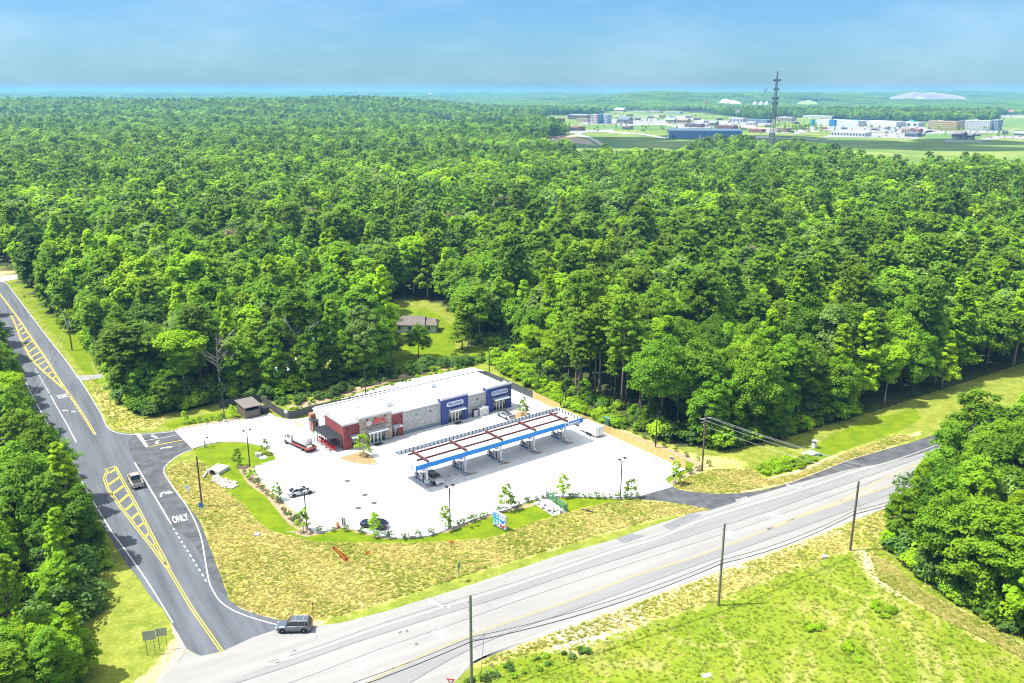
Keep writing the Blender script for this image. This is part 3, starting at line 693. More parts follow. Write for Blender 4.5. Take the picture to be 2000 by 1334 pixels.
def quad_mesh(name, Q, T, m):
    me = bpy.data.meshes.new(name); n = len(Q)
    np_mesh(me, Q.reshape(-1, 3), np.arange(n*4).reshape(n, 4))
    a = me.attributes.new('tint', 'FLOAT', 'FACE'); a.data.foreach_set('value', T.astype(np.float32)); me.materials.append(m); return me
def joined(name, Q, T, leafm, mb, barkm):
    me = bpy.data.meshes.new(name); n = len(Q)
    V = np.concatenate([Q.reshape(-1, 3), np.array(mb.v) if mb else np.zeros((0, 3))])
    lv = list(np.arange(n*4)); ls = np.arange(0, n*4, 4); lt = np.full(n, 4)
    if mb:
        fl_ = [i+n*4 for f in mb.f for i in f]; ln = np.array([len(f) for f in mb.f]); st = n*4+np.concatenate([[0], np.cumsum(ln)[:-1]])
        lv = np.concatenate([lv, fl_]); ls = np.concatenate([ls, st]); lt = np.concatenate([lt, ln])
    me.vertices.add(len(V)); me.vertices.foreach_set('co', V.astype(np.float32).ravel())
    me.loops.add(len(lv)); me.loops.foreach_set('vertex_index', np.asarray(lv, np.int32))
    me.polygons.add(len(ls)); me.polygons.foreach_set('loop_start', np.asarray(ls, np.int32)); me.polygons.foreach_set('loop_total', np.asarray(lt, np.int32))
    me.polygons.foreach_set('material_index', np.concatenate([np.zeros(n), np.ones(len(ls)-n)]).astype(np.int32))
    me.update(calc_edges=True)
    a = me.attributes.new('tint', 'FLOAT', 'FACE'); a.data.foreach_set('value', np.concatenate([T, np.zeros(len(ls)-n)]).astype(np.float32))
    me.materials.append(leafm); me.materials.append(barkm); return me

SPEC = { 'edge': (L_OAK, M_bark, 'round'),   # kind: (leaf material, bark, shape)
 'oak': (L_OAK, M_bark, 'round'), 'poplar': (L_POP, M_bark_pale, 'cone'), 'grey': (L_GREY, M_bark_pale, 'round'), 'pine': (L_PINE, M_barkp, 'pine'), 'ash': (L_POP, M_bark_pale, 'vase')}
def make_tree(kind, seed, lod):
    """crown quads, tints and trunk of a tree about 18 m tall"""
    r = np.random.default_rng(seed); lm, bm_, sh = SPEC[kind]
    f = {0: (1.0, .40), 1: (.42, .66), 2: (.075, 1.45)}[lod]
    if kind == 'pine':
        h = r.uniform(18, 21); Q, T, C, rc = pine_quads(r, h, r.uniform(3.2, 4.0), h*r.uniform(.45, .55), 190 if lod < 2 else 44, int(56*f[0]) if lod < 2 else 10, .44*(f[1]/.40)**.9)
        tm = trunk_mb(r, h, .23, h*.95, C if lod < 2 else None, 14) if lod < 2 else None
    else:
        h = r.uniform(15.5, 19.5)
        if sh == 'cone': R, z0 = r.uniform(2.6, 3.5), h*.22
        elif sh == 'vase': R, z0 = r.uniform(3.6, 4.6), h*.42
        elif kind == 'edge': R, z0 = r.uniform(3.4, 4.2), h*.03
        else: R, z0 = r.uniform(3.9, 5.0), h*r.uniform(.20, .32)
        nc = {0: 130, 1: 112, 2: 42}[lod]
        Q, T, C, rc = crown_quads(r, h, R, z0, h, nc, max(10, int(100*f[0]*(1 if lod < 2 else 1.5))), f[1], sh, (.19, .33) if lod < 2 else (.27, .45))
        tm = trunk_mb(r, h, .24, h*.72, C, 9) if lod < 2 else None
    return Q, T, tm, lm, bm_

# ---- individual trees: prototypes share their mesh data
PROTO = {}
for kind, n in (('oak', 4), ('poplar', 4), ('grey', 2), ('pine', 4), ('ash', 2), ('edge', 4)):
    for k in range(n):
        Q, T, tm, lm, bm_ = make_tree(kind, 100+17*k+sum(map(ord, kind)), 0)
        cm = quad_mesh('crown', Q, T, lm)
        to = tm.build('trunk', bm_, smooth=True); tmesh = to.data; bpy.data.objects.remove(to)
        PROTO.setdefault(kind, []).append((cm, tmesh))
# ---- where trees stand (jittered grid)
def scatter(sp, d0, d1, azm=.75, seed=1):
    r = np.random.default_rng(seed); n = int(2*d1/sp)
    ii, jj = np.meshgrid(np.arange(-n//2, n//2), np.arange(int(40/sp), int(d1/sp)+1))
    x = (ii+.5*(jj % 2)+r.uniform(-.36, .36, ii.shape))*sp; y = (jj+r.uniform(-.36, .36, ii.shape))*sp*.9
    x, y = x.ravel(), y.ravel(); d = np.hypot(x, y); az = np.abs(np.arctan2(x, y))
    s = (d >= d0) & (d < d1) & (az < azm); x, y = x[s], y[s]
    zn, px, py = in_wood(x, y); k = zn > 0
    k &= ~((px > 400) & (px < 690) & (py > 700) & (py < 800) & (r.uniform(0, 1, len(x)) < .2))
    return x[k], y[k], zn[k], px[k], py[k]
def fnoise(x, y, s, ph): return np.sin(x/s+ph)*np.cos(y/(s*.83)-ph*1.7)+.6*np.sin((x+y)/(s*.47)+2.1*ph)
x, y, zn, px, py = scatter(5.5, 30, 430, .95, 5)
KINDS = ['oak', 'poplar', 'grey', 'pine', 'ash', 'edge']
def pick(x, y, px, py, zn, r):
    pn = fnoise(x, y, 47, .7); u = np.clip(r.uniform(0, 1, len(x))+.10*fnoise(x, y, 70, 2.3), 0, .999)
    right = np.clip((px-950)/500, 0, 1)
    p_pine = np.clip(.10+.14*pn+.20*right*(py < 760)*(py > 380), .04, .6)
    k = np.where(u < p_pine, 3, np.where(u < p_pine+(1-p_pine)*.40, 0, np.where(u < p_pine+(1-p_pine)*.75, 1, np.where(u < p_pine+(1-p_pine)*.90, 2, 4))))
    de = edge_dist(x, y); k = np.where((de < 6.5) & (r.uniform(0, 1, len(x)) < .62) & ~((px > 1085) & (px < 1290)), 5, k)
    edge = (px > 1085) & (px < 1265) & (py > 725) & (py < 850); k = np.where(edge & (u < .88), 3, k)
    k = np.where((zn == 3) & (k == 3), 0, k); k = np.where((zn == 3) & (k == 4), 1, k)
    k = np.where((px > 950) & (px < 1090) & (py > 690) & (py < 770), 4, k)
    return k
def edge_dist(x, y):
    d = np.full(len(x), 1e9)
    for pl in ([P2(*p) for p in WOOD_MAIN[2:33]], [P2(*p) for p in WOOD_L[1:15]], [P2(*p) for p in WOOD_R[:4]], [P2(*p) for p in WOOD_R[9:]]): d = np.minimum(d, pdist(x, y, pl, False))
    return d
kd = pick(x, y, px, py, zn, rng)
scl = np.where(rng.uniform(0, 1, len(x)) < .22, rng.uniform(1.1, 1.38, len(x)), rng.uniform(.62, 1.1, len(x)))*np.where(zn == 3, .96, 1.)*np.where(zn == 2, .86, 1.)*np.where((px > 270) & (px < 740) & (py > 690) & (zn == 1), .9, 1.)*np.where((zn == 2) & (py > 1165), .62, 1.)*np.where((zn == 1) & (px > 940) & (px < 1075) & (py > 690), .55, 1.)
rot = rng.uniform(0, 6.28, len(x))
dist = np.hypot(x, y)
# a tree is in view when a good part of its crown is inside the frame
tx, ty = proj(x, y, 16*scl)
inview = (tx > -30) & (tx < 2030) & (ty < 1400) & (ty > 0)
order = np.argsort(np.where(inview, dist, 1e9)); pickn = order[:286]
isind = np.zeros(len(x), bool); isind[pickn] = True; isind &= inview
DESC = {'oak': 'dark green round-crowned broadleaf tree', 'poplar': 'bright green pointed tree', 'grey': 'grey-green round-crowned tree', 'pine': 'tall pine with bare lower trunk', 'ash': 'light green spreading pale-trunked tree', 'edge': 'broadleaf tree leafy down to the ground'}
NAME = {'oak': 'oak_tree', 'poplar': 'poplar_tree', 'grey': 'willow_oak_tree', 'pine': 'pine_tree', 'ash': 'ash_tree', 'edge': 'maple_tree'}
def zone_of(px, py, zn, dist):
    if zn == 2: return 'in the near wood left of the side road'
    if zn == 3: return 'in the near clump by the bright field'
    if px > 1400: return 'in the wood above the highway verge'
    if px > 1075: return 'in the wood beyond the yellow board fence'
    if px > 740: return 'around the mown clearing behind the store'
    if px > 270: return 'in the wood behind the brown dumpster shed'
    return 'in the wood beyond the side road'
for i in np.where(isind)[0]:
    kind = KINDS[kd[i]]; cm, tmesh = PROTO[kind][rng.integers(len(PROTO[kind]))]
    zo = zone_of(px[i], py[i], zn[i], dist[i]); lab = DESC[kind]+' '+zo
    o = thing(NAME[kind], lab, 'tree', (x[i], y[i], 0), rot[i], DESC[kind].split(' tree')[0]+'s '+zo)
    o.scale = (scl[i]*rng.uniform(.92, 1.08), scl[i]*rng.uniform(.92, 1.08), scl[i]*rng.uniform(.94, 1.1))
    a = bpy.data.objects.new('trunk', tmesh); COL.objects.link(a); a.parent = o
    b = bpy.data.objects.new('crown', cm); COL.objects.link(b); b.parent = o

# ---- the rest of the wood: one object whose points carry instanced trees
def gn_scatter(name, pts, kidx, rots, scls, meshes):
    me = bpy.data.meshes.new(name); me.vertices.add(len(pts)); me.vertices.foreach_set('co', pts.astype(np.float32).ravel())
    for nm, v, ty_ in (('k', kidx, 'INT'), ('r', rots, 'FLOAT'), ('s', scls, 'FLOAT')):
        a = me.attributes.new(nm, ty_, 'POINT'); a.data.foreach_set('value', np.asarray(v, np.int32 if ty_ == 'INT' else np.float32))
    o = bpy.data.objects.new(name, me); COL.objects.link(o)
    ng = bpy.data.node_groups.new(name, 'GeometryNodeTree'); ng.is_modifier = True
    ng.interface.new_socket('Geometry', in_out='INPUT', socket_type='NodeSocketGeometry'); ng.interface.new_socket('Geometry', in_out='OUTPUT', socket_type='NodeSocketGeometry')
    N = ng.nodes; gi = N.new('NodeGroupInput'); go = N.new('NodeGroupOutput'); jn = N.new('GeometryNodeJoinGeometry')
    def na(nm, ty_):
        q = N.new('GeometryNodeInputNamedAttribute'); q.data_type = ty_; q.inputs[0].default_value = nm; return q.outputs[0]
    ak, ar, as_ = na('k', 'INT'), na('r', 'FLOAT'), na('s', 'FLOAT')
    cx = N.new('ShaderNodeCombineXYZ'); ng.links.new(ar, cx.inputs[2])
    for j, mm in enumerate(meshes):
        po = bpy.data.objects.new('prototype', mm)      # never linked to the scene
        oi = N.new('GeometryNodeObjectInfo'); oi.inputs[0].default_value = po; oi.inputs['As Instance'].default_value = False
        ip = N.new('GeometryNodeInstanceOnPoints'); cmp_ = N.new('FunctionNodeCompare'); cmp_.data_type = 'INT'; cmp_.operation = 'EQUAL'
        bi = [s for s in cmp_.inputs if s.type == 'INT']; ng.links.new(ak, bi[0]); bi[1].default_value = j
        ng.links.new(gi.outputs[0], ip.inputs['Points']); ng.links.new(cmp_.outputs[0], ip.inputs['Selection'])
        ng.links.new(oi.outputs['Geometry'], ip.inputs['Instance']); ng.links.new(cx.outputs[0], ip.inputs['Rotation']); ng.links.new(as_, ip.inputs['Scale'])
        ng.links.new(ip.outputs[0], jn.inputs[0])
    ng.links.new(jn.outputs[0], go.inputs[0])
    md = o.modifiers.new('scatter', 'NODES'); md.node_group = ng
    return stuff(o)
def protos(lod, per):
    ms, own = [], []
    for ki, kind in enumerate(KINDS):
        for k in range(per[ki]):
            Q, T, tm, lm, bm_ = make_tree(kind, 900+31*k+7*ki+lod*3, lod); ms.append(joined('forest_tree', Q, T, lm, tm, bm_)); own.append(ki)
    return ms, own
m1, o1 = protos(1, (5, 4, 3, 5, 2, 2)); m2, o2 = protos(2, (4, 3, 3, 4, 1, 1))
def choose(own, kd, r):
    out = np.zeros(len(kd), int)
    for ki in range(6):
        c = [j for j, q in enumerate(own) if q == ki]; s = kd == ki; out[s] = r.choice(c, s.sum())
    return out
rest = ~isind
PX, PY, PK, PS, PZ = [x[rest]], [y[rest]], [choose(o1, kd[rest], rng)], [scl[rest]], [np.zeros(rest.sum())]
xf, yf, zf, pf, qf = scatter(6.2, 430, 900, .72, 8); kf = pick(xf, yf, pf, qf, zf, rng)
PX.append(xf); PY.append(yf); PK.append(len(m1)+choose(o2, kf, rng)); PS.append(rng.uniform(.6, 1.3, len(xf))); PZ.append(terr(xf, yf))
xf, yf, zf, pf, qf = scatter(8.0, 900, 3300, .66, 9); kf = pick(xf, yf, pf, qf, zf, rng)
PX.append(xf); PY.append(yf); PK.append(len(m1)+choose(o2, kf, rng)); PS.append(rng.uniform(.7, 1.4, len(xf))); PZ.append(terr(xf, yf))
# scattered trees of the town and the park
_tr = random.Random(12); _town = [(_tr.uniform(1115, 1960), _tr.uniform(217, 263)) for _ in range(190)]; _town = [q for q in _town if q[1] > 228-(q[0] < 1350)*10]
for pts_, s_ in ((_town, .46), ([(1545,262),(1552,261),(1560,258),(1568,262),(1576,259),(1590,256),(1600,258),(1530,258),(1100,262),(1090,266),(1080,262),(1070,266),(1062,262),(1078,268),(1058,268),(1110,260),(1066,258)], 1.1),
                 ([(845,254),(850,246),(862,243),(880,252),(893,249),(886,249),(900,247),(915,250),(925,248),(940,249),(955,247),(970,248),(985,248),(992,258),(1000,262),(1010,262),(1020,258),(1030,254),(860,262),(880,264),(900,266),(920,268),(940,266),(960,266),(980,264)], .9),
                 ([(1200,226),(1215,226),(1226,229),(1262,237),(1270,238),(1282,236),(1292,236),(1300,235),(1240,236),(1410,236),(1420,240),(1440,236),(1470,232),(1520,240),(1526,236),(1530,244),(1700,250),(1715,252),(1733,252),(1745,252),(1755,252),(1815,254),(1830,252),(1855,252),(1870,252),(1880,250),(1270,254),(1290,253),(1320,253),(1350,240),(1380,246),(1395,250)], .5)):
    for p in pts_:
        g = G(*p); PX.append(np.array([g.x])); PY.append(np.array([g.y])); PK.append(np.array([len(m1)+int(rng.choice([0, 1, 4, 5]))])); PS.append(np.array([s_*rng.uniform(.8, 1.2)])); PZ.append(np.zeros(1))
# a few brown, dying crowns among the green
L_BROWN = leaf_mat('leaf_dying', (.16, .12, .075), (.24, .19, .13), .2)
br_m = []
for s_ in (1, 2):
    Q, T, tm, _, bm_ = make_tree('oak', 4000+s_, 1); k_ = np.random.default_rng(s_).random(len(Q)) < .5; br_m.append(joined('brown_tree', Q[k_], T[k_], L_BROWN, tm, M_dead))
for j, (bx, by) in enumerate(((720,352),(738,360),(705,345),(1120,470),(1270,548),(980,430),(610,455),(1460,560),(1600,470),(860,480),(1830,520),(470,520),(300,470),(1210,520))):
    g = G(bx, by+22); PX.append(np.array([g.x])); PY.append(np.array([g.y])); PK.append(np.array([len(m1)+len(m2)+j % 2])); PS.append(np.array([1.15])); PZ.append(np.zeros(1))
PX, PY, PK, PS, PZ = map(np.concatenate, (PX, PY, PK, PS, PZ))
forest = gn_scatter('forest', np.stack([PX, PY, PZ], 1), PK, rng.uniform(0, 6.28, len(PX)), PS, m1+m2+br_m)
tag(forest, 'unbroken green broadleaf and pine forest stretching to the hazy hills', 'forest')
# ---- far woods: patches of many small crowns
def grove(seed, size, n, leaf, per):
    r = np.random.default_rng(seed); Qs, Ts = [], []
    for i in range(n):
        c = np.array([r.uniform(-size/2, size/2), r.uniform(-size/2, size/2), 0]); hh = r.uniform(12, 19); Rr = r.uniform(3.6, 6)
        d = sphere_dirs(per, r, -.2); P = c+np.array([0, 0, hh*.55])+d*np.array([Rr, Rr, hh*.45])*r.uniform(.8, 1.05, (per, 1))
        Qs.append(quads(P, d+np.array([0, 0, .4])+r.normal(size=(per, 3))*.25, leaf, r)); Ts.append(np.full(per, r.uniform(0, 1)))
    return joined('grove', np.concatenate(Qs), np.concatenate(Ts), L_OAK if seed % 3 else L_GREY, None, M_bark)
gm = [grove(s, 78, 66, 4.2, 26) for s in (1, 2, 3, 4, 5, 6)]
gsp = 62; r = np.random.default_rng(3)
ii, jj = np.meshgrid(np.arange(-110, 140), np.arange(48, 190)); xx = (ii+r.uniform(-.2, .2, ii.shape))*gsp; yy = (jj+r.uniform(-.2, .2, ii.shape))*gsp
xx, yy = xx.ravel(), yy.ravel(); d = np.hypot(xx, yy); s = (d > 3300) & (d < 10500) & (np.abs(np.arctan2(xx, yy)) < .64); xx, yy = xx[s], yy[s]
bare = np.zeros(len(xx), bool)
for (bx, dd_, wr, dr) in ((1420, 4170, 70, 60), (1808, 5500, 300, 260), (1600, 4600, 130, 90)):
    a_ = math.atan((bx-1000)*cp/F); bare |= (np.abs(xx-dd_*math.sin(a_)) < wr) & (np.abs(yy-dd_*math.cos(a_)) < dr)
xx, yy = xx[~bare], yy[~bare]
far = gn_scatter('far_woods', np.stack([xx, yy, terr(xx, yy)], 1), r.integers(0, 6, len(xx)), r.uniform(0, 6.28, len(xx)), r.uniform(.9, 1.1, len(xx)), gm)
tag(far, 'blue-hazed far wooded hills along the horizon', 'forest')
# ---- undergrowth along the feet of the woods
def bush_proto(seed, lm, h, R, leaf=.42, nc=20, nl=42):
    r = np.random.default_rng(seed); Q, T, C, rc = crown_quads(r, h, R, .1, h, nc, nl, leaf, 'round', (.35, .55)); Q[..., 2] = np.maximum(Q[..., 2], .02)
    return joined('bush', Q, T, lm, None, M_bark)
bm1 = [bush_proto(s, m_, h_, R_) for s, m_, h_, R_ in ((1, L_SHRUB, 2.6, 1.7), (2, L_OAK, 3.6, 2.0), (3, L_POP, 3.2, 1.6), (4, L_YOUNG, 1.8, 1.4), (5, L_SHRUB, 4.5, 2.0), (6, L_POP, 5.0, 1.8))]
xs_, ys_, zs_, _, _ = scatter(2.3, 30, 300, .95, 21)
zpx, zpy = proj(xs_, ys_, np.zeros_like(xs_))
dedge = np.full(len(xs_), 1e9)
for pl in ([P2(*p) for p in WOOD_MAIN[2:33]], [P2(*p) for p in WOOD_L[1:15]], [P2(*p) for p in WOOD_R[:4]], [P2(*p) for p in WOOD_R[9:]]): dedge = np.minimum(dedge, pdist(xs_, ys_, pl, False))
s = (dedge < 8) & (rng.uniform(0, 1, len(xs_)) < .85); xs_, ys_ = xs_[s], ys_[s]
extra = []      # rank weeds of the clearing, the bank behind the store and the verge
def fill(poly, n, ks, s0, s1):
    W_ = [P2(*p) for p in poly]; a = np.array(W_); c = 0
    while c < n:
        u = rng.uniform(a.min(0), a.max(0))
        if inpoly(u[0:1], u[1:2], W_)[0]: extra.append((u[0], u[1], rng.choice(ks), rng.uniform(s0, s1))); c += 1
fill([(900,648),(1000,600),(1040,660),(1010,690),(950,680)], 60, [0, 2, 3, 4], .6, 1.2)
fill([(950,708),(1000,700),(1075,752),(1090,775),(1040,760)], 70, [2, 3, 5], .7, 1.1)
fill([(1040,765),(1090,776),(1180,818),(1230,840),(1200,832),(1120,802)], 120, [2, 3, 3], .35, .75)
fill([(640,770),(760,728),(900,700),(960,704),(920,714),(760,742),(650,778)], 110, [0, 3, 4], .3, .75)
fill([(540,786),(640,766),(650,778),(560,800)], 30, [0, 3], .3, .6)
fill([(1480,915),(1500,900),(1570,890),(1600,895),(1560,915),(1500,927)], 80, [2, 3], .22, .42)
fill([(880,1345),(960,1305),(1100,1275),(1200,1260),(1000,1330)], 26, [3, 0], .15, .32)
fill([(186,1050),(203,1072),(220,1106),(214,1138),(184,1085)], 9, [3], .6, 1.0)
fill([(1735,1060),(1760,1090),(1800,1125),(1860,1170),(1940,1210),(2000,1245),(1990,1225),(1860,1150)], 60, [3, 2, 0], .4, .9)
fill([(560,802),(650,782),(760,752),(900,714),(920,716),(760,756),(650,788),(575,806)], 50, [2, 3], .15, .3)
fill([(1690,1180),(1740,1176),(1760,1200),(1720,1205)], 14, [2], .18, .3); fill([(1570,1222),(1610,1218),(1618,1232),(1580,1232)], 9, [2], .15, .26); fill([(1640,1262),(1660,1252),(1695,1280),(1680,1292)], 10, [2], .15, .26)
E_ = np.array(extra)
bp_ = np.concatenate([np.stack([xs_, ys_, np.zeros(len(xs_))], 1), np.stack([E_[:, 0], E_[:, 1], np.zeros(len(E_))], 1)])
bk = np.concatenate([rng.choice(6, len(xs_), p=[.25, .2, .15, .08, .2, .12]), E_[:, 2].astype(int)])
_px, _ = proj(xs_, ys_, np.zeros_like(xs_))
bs = np.concatenate([rng.uniform(.6, 1.5, len(xs_))*np.where((_px > 1080) & (_px < 1265), .5, 1.), E_[:, 3]])
under = gn_scatter('undergrowth', bp_, bk, rng.uniform(0, 6.28, len(bp_)), bs, bm1)
tag(under, 'leafy undergrowth and weeds along the edges of the woods', 'undergrowth')
# ---- dry tufts on the verges (real little blades, so the straw has grain)
def tuft(seed, m_, n, hgt):
    r = np.random.default_rng(seed); a = r.uniform(0, 6.28, n); l = r.uniform(.5, 1, n)*hgt; b = np.stack([r.normal(size=n)*.13, r.normal(size=n)*.13, np.zeros(n)], 1)
    tip = b+np.stack([np.cos(a)*l*.8, np.sin(a)*l*.8, l*.75], 1); sd = np.stack([-np.sin(a), np.cos(a), np.zeros(n)], 1)*.035
    Q = np.stack([b-sd, b+sd, tip+sd*.3, tip-sd*.3], 1); return joined('tuft', Q, r.uniform(0, 1, n), m_, None, M_bark)
L_STRAW = leaf_mat('blade_straw', (.36, .31, .08), (.54, .465, .17), .25); L_GRASS = leaf_mat('blade_grass', (.14, .22, .012), (.24, .29, .018), .3)
tm_ = [tuft(1, L_STRAW, 26, .30), tuft(2, L_STRAW, 22, .36), tuft(3, L_GRASS, 26, .30), tuft(4, L_GRASS, 20, .40)]
tp, tk = [], []
for poly, n, pr in ((STRAW[0], 24000, .72), (STRAW[1], 9000, .66), (STRAW[2], 9000, .55), (STRAW[3], 2000, .5), (STRAW[5], 3500, .7), (FIELD, 9000, .12)):
    W_ = [P2(*p) for p in poly]; a = np.array(W_); lo, hi = a.min(0), a.max(0); hi[0] = min(hi[0], 110)
    u = rng.uniform(lo, hi, (n*4, 2)); u = u[inpoly(u[:, 0], u[:, 1], W_)][:n]
    tp.append(u); tk.append(np.where(rng.uniform(0, 1, len(u)) < np.clip(pr+.25*fnoise(u[:, 0], u[:, 1], 5, 1.), .05, .95), rng.integers(0, 2, len(u)), rng.integers(2, 4, len(u))))
tp = np.concatenate(tp); tk = np.concatenate(tk)
tu = gn_scatter('dry_grass', np.stack([tp[:, 0], tp[:, 1], np.zeros(len(tp))], 1), tk, rng.uniform(0, 6.28, len(tp)), rng.uniform(.4, .9, len(tp)), tm_)
tag(tu, 'straw-coloured dry grass tufts on the verges and the field', 'grass')

# ---- single trees worth naming
def lone(kind, px_, py_, s, label, name=None, sx=1.):
    g = G(px_, py_); o = thing(name or NAME[kind], label, 'tree', g, rng.uniform(0, 6)); cm, tmesh = PROTO[kind][rng.integers(len(PROTO[kind]))]
    o.scale = (s*sx, s*sx, s)
    for nm, m_ in (('trunk', tmesh), ('crown', cm)):
        a = bpy.data.objects.new(nm, m_); COL.objects.link(a); a.parent = o
lone('poplar', 903, 684, .80, 'bright narrow tree standing alone on the mown grass beside the little grey-roofed house', sx=1.25)
lone('poplar', 1045, 672, 1.0, 'tall light green tree at the right edge of the mown clearing', sx=1.2)
lone('oak', 745, 612, .85, 'dark tree touching the left end of the little grey-roofed house')
lone('grey', 765, 706, .56, 'low rounded grey-green tree in front of the little grey-roofed house', sx=1.2)
lone('oak', 818, 700, .55, 'low rounded tree in front of the right end of the little grey-roofed house', sx=1.2)
lone('poplar', 670, 738, .80, 'bushy bright tree hiding the teal-roofed house', sx=1.35)
lone('poplar', 718, 735, .86, 'tall bright tree just right of the teal-roofed house', sx=1.25)
lone('poplar', 150, 1330, .58, 'bright young conical tree at the lower left near the double sign backs', sx=1.5)
lone('poplar', 62, 1350, .52, 'bright young conical tree at the lower left picture corner', sx=1.4)
lone('poplar', 75, 1300, .50, 'thin young conical tree between the lower left bushes', sx=1.0)
lone('oak', 120, 1365, .55, 'round bush-like tree at the foot of the picture, lower left', sx=1.1)
lone('pine', 265, 790, 1.02, 'broad dark pine at the corner of the wood beside the side road', sx=1.7)
def dead_tree(px_, py_, h, label, seed, wood=M_dead):
    r = np.random.default_rng(seed); mb = MB()
    mb.tube([(0, 0, -.1), (.1, 0, h*.25), (0, .1, h*.5), (.1, .1, h*.72)], [.3, .24, .18, .1], 7)
    for k in range(13):
        a = r.uniform(0, 6.28); zb = h*r.uniform(.36, .7); l = h*r.uniform(.22, .36); e = np.array([math.cos(a)*l*.75, math.sin(a)*l*.75, zb+l*.8])
        mid = np.array([math.cos(a)*l*.4, math.sin(a)*l*.4, zb+l*.32]); mb.tube([(0, 0, zb), mid, e], [.11, .075, .03], 5, cap=False)
        for q in range(4):
            t0 = r.uniform(.35, .95); b = mid*(1-t0)+e*t0; a2 = a+r.normal()*.7; l2 = l*r.uniform(.2, .42)
            e2 = b+np.array([math.cos(a2)*l2*.7, math.sin(a2)*l2*.7, l2*.75]); mb.tube([b, (b+e2)/2+r.normal(size=3)*.06, e2], [.045, .03, .015], 4, cap=False)
            for q2 in range(2):
                b3 = b*.4+e2*.6; a3 = a2+r.normal()*.8; l3 = l2*.5; mb.tube([b3, b3+np.array([math.cos(a3)*l3*.7, math.sin(a3)*l3*.7, l3*.7])], [.02, .01], 4, cap=False)
    g = G(px_, py_); o = thing('dead_tree', label, 'tree', g); k_ = mb.build('trunk', wood, o); return o
dead_tree(588, 752, 19, 'bare grey dead tree with fanned branches behind the brown dumpster shed', 4)
dead_tree(432, 782, 17, 'bare forked pale tree in the wood left of the brown dumpster shed', 9, M_bark_pale)
dead_tree(1462, 640, 18, 'leafless grey tree standing amid the green wood on the right', 12)

# ---- saplings and shrubs of the landscaping
def sapling_meshes(seed, h, R, lm, conif=False):
    r = np.random.default_rng(seed); Q, T, C, rc = crown_quads(r, h, R*1.15, h*.24, h, 34, 22, .27, 'cone', (.26, .44))
    tmx = MB().tube([(0, 0, -.05), (.02, 0, h*.5), (0, .02, h*.97)], [.06, .05, .02], 6)
    for i in range(0, 26, 3): e = C[i]; tmx.tube([(0, 0, max(.5, e[2]-.5)), tuple(e)], [.014, .006], 4, cap=False)
    to = tmx.build('trunk', M_bark_pale); tt = to.data; bpy.data.objects.remove(to)
    return quad_mesh('crown', Q, T, lm), tt
SAP = {'light': [sapling_meshes(s, 4, .85, L_YOUNG) for s in (1, 2, 3)], 'bright': [sapling_meshes(s, 4, 1.05, L_POP) for s in (4, 5)], 'dark': [sapling_meshes(s, 4, .95, L_OAK) for s in (6, 7)]}
def hpx(bx, by, ty):
    p = G(bx, by); lo, hi = 0., 200.
    for _ in range(40):
        m_ = (lo+hi)/2
        if float(proj(p.x, p.y, m_)[1]) > ty: lo = m_
        else: hi = m_
    return lo
for kind, bx, by, tp_, lab in (
 ('dark', 466, 914, 879, 'dark dense sapling on the lawn island by the double lamp post'), ('bright', 495, 940, 911, 'leafy low sapling at the top of the long mulch bed'),
 ('dark', 519, 889, 860, 'sapling at the tip of the lawn island beside the concrete manhole ring'), ('light', 543, 980, 945, 'sapling in the mulch bed left of the white sedan'),
 ('light', 595, 1040, 994, 'sapling beside the lamp post at the foot of the long mulch bed'), ('bright', 734, 1047, 1004, 'sapling in front of the navy sedan'),
 ('light', 871, 1035, 990, 'sapling left of the lamp post on the front kerb'), ('light', 990, 996, 945, 'thin pale sapling behind the blue price sign'),
 ('light', 1101, 969, 925, 'sapling right of the fenced drain pit'), ('bright', 1233, 972, 932, 'sapling at the second entrance beside the lamp post'),
 ('light', 1320, 945, 900, 'sparse sapling on the rounded tip past the board fence'), ('bright', 711, 893, 850, 'bright sapling on the mulch island before the restaurant'),
 ('light', 1022, 812, 776, 'slim sapling on the mulch island near the silver coupe'), ('bright', 455, 818, 792, 'sapling beside the brown dumpster shed'),
 ('bright', 362, 830, 806, 'sapling in the bed at the first entrance'), ('light', 1208, 828, 806, 'bushy sapling beside the green transformer box')):
    h = hpx(bx, by, tp_); o = thing('sapling', lab, 'young tree', G(bx, by)+Vector((0, 0, .05)), rng.uniform(0, 6)); c_, t_ = SAP[kind][rng.integers(len(SAP[kind]))]
    o.scale = (h/4,)*3
    for nm, m_ in (('trunk', t_), ('crown', c_)):
        a = bpy.data.objects.new(nm, m_); COL.objects.link(a); a.parent = o
def shrub_mesh(seed):
    r = np.random.default_rng(seed); Q, T, C, rc = crown_quads(r, 1.1, .42, .1, 1.1, 12, 18, .15, 'round', (.35, .6)); return quad_mesh('shrub', Q, T, L_SHRUB)
SH = [shrub_mesh(s) for s in (1, 2, 3)]
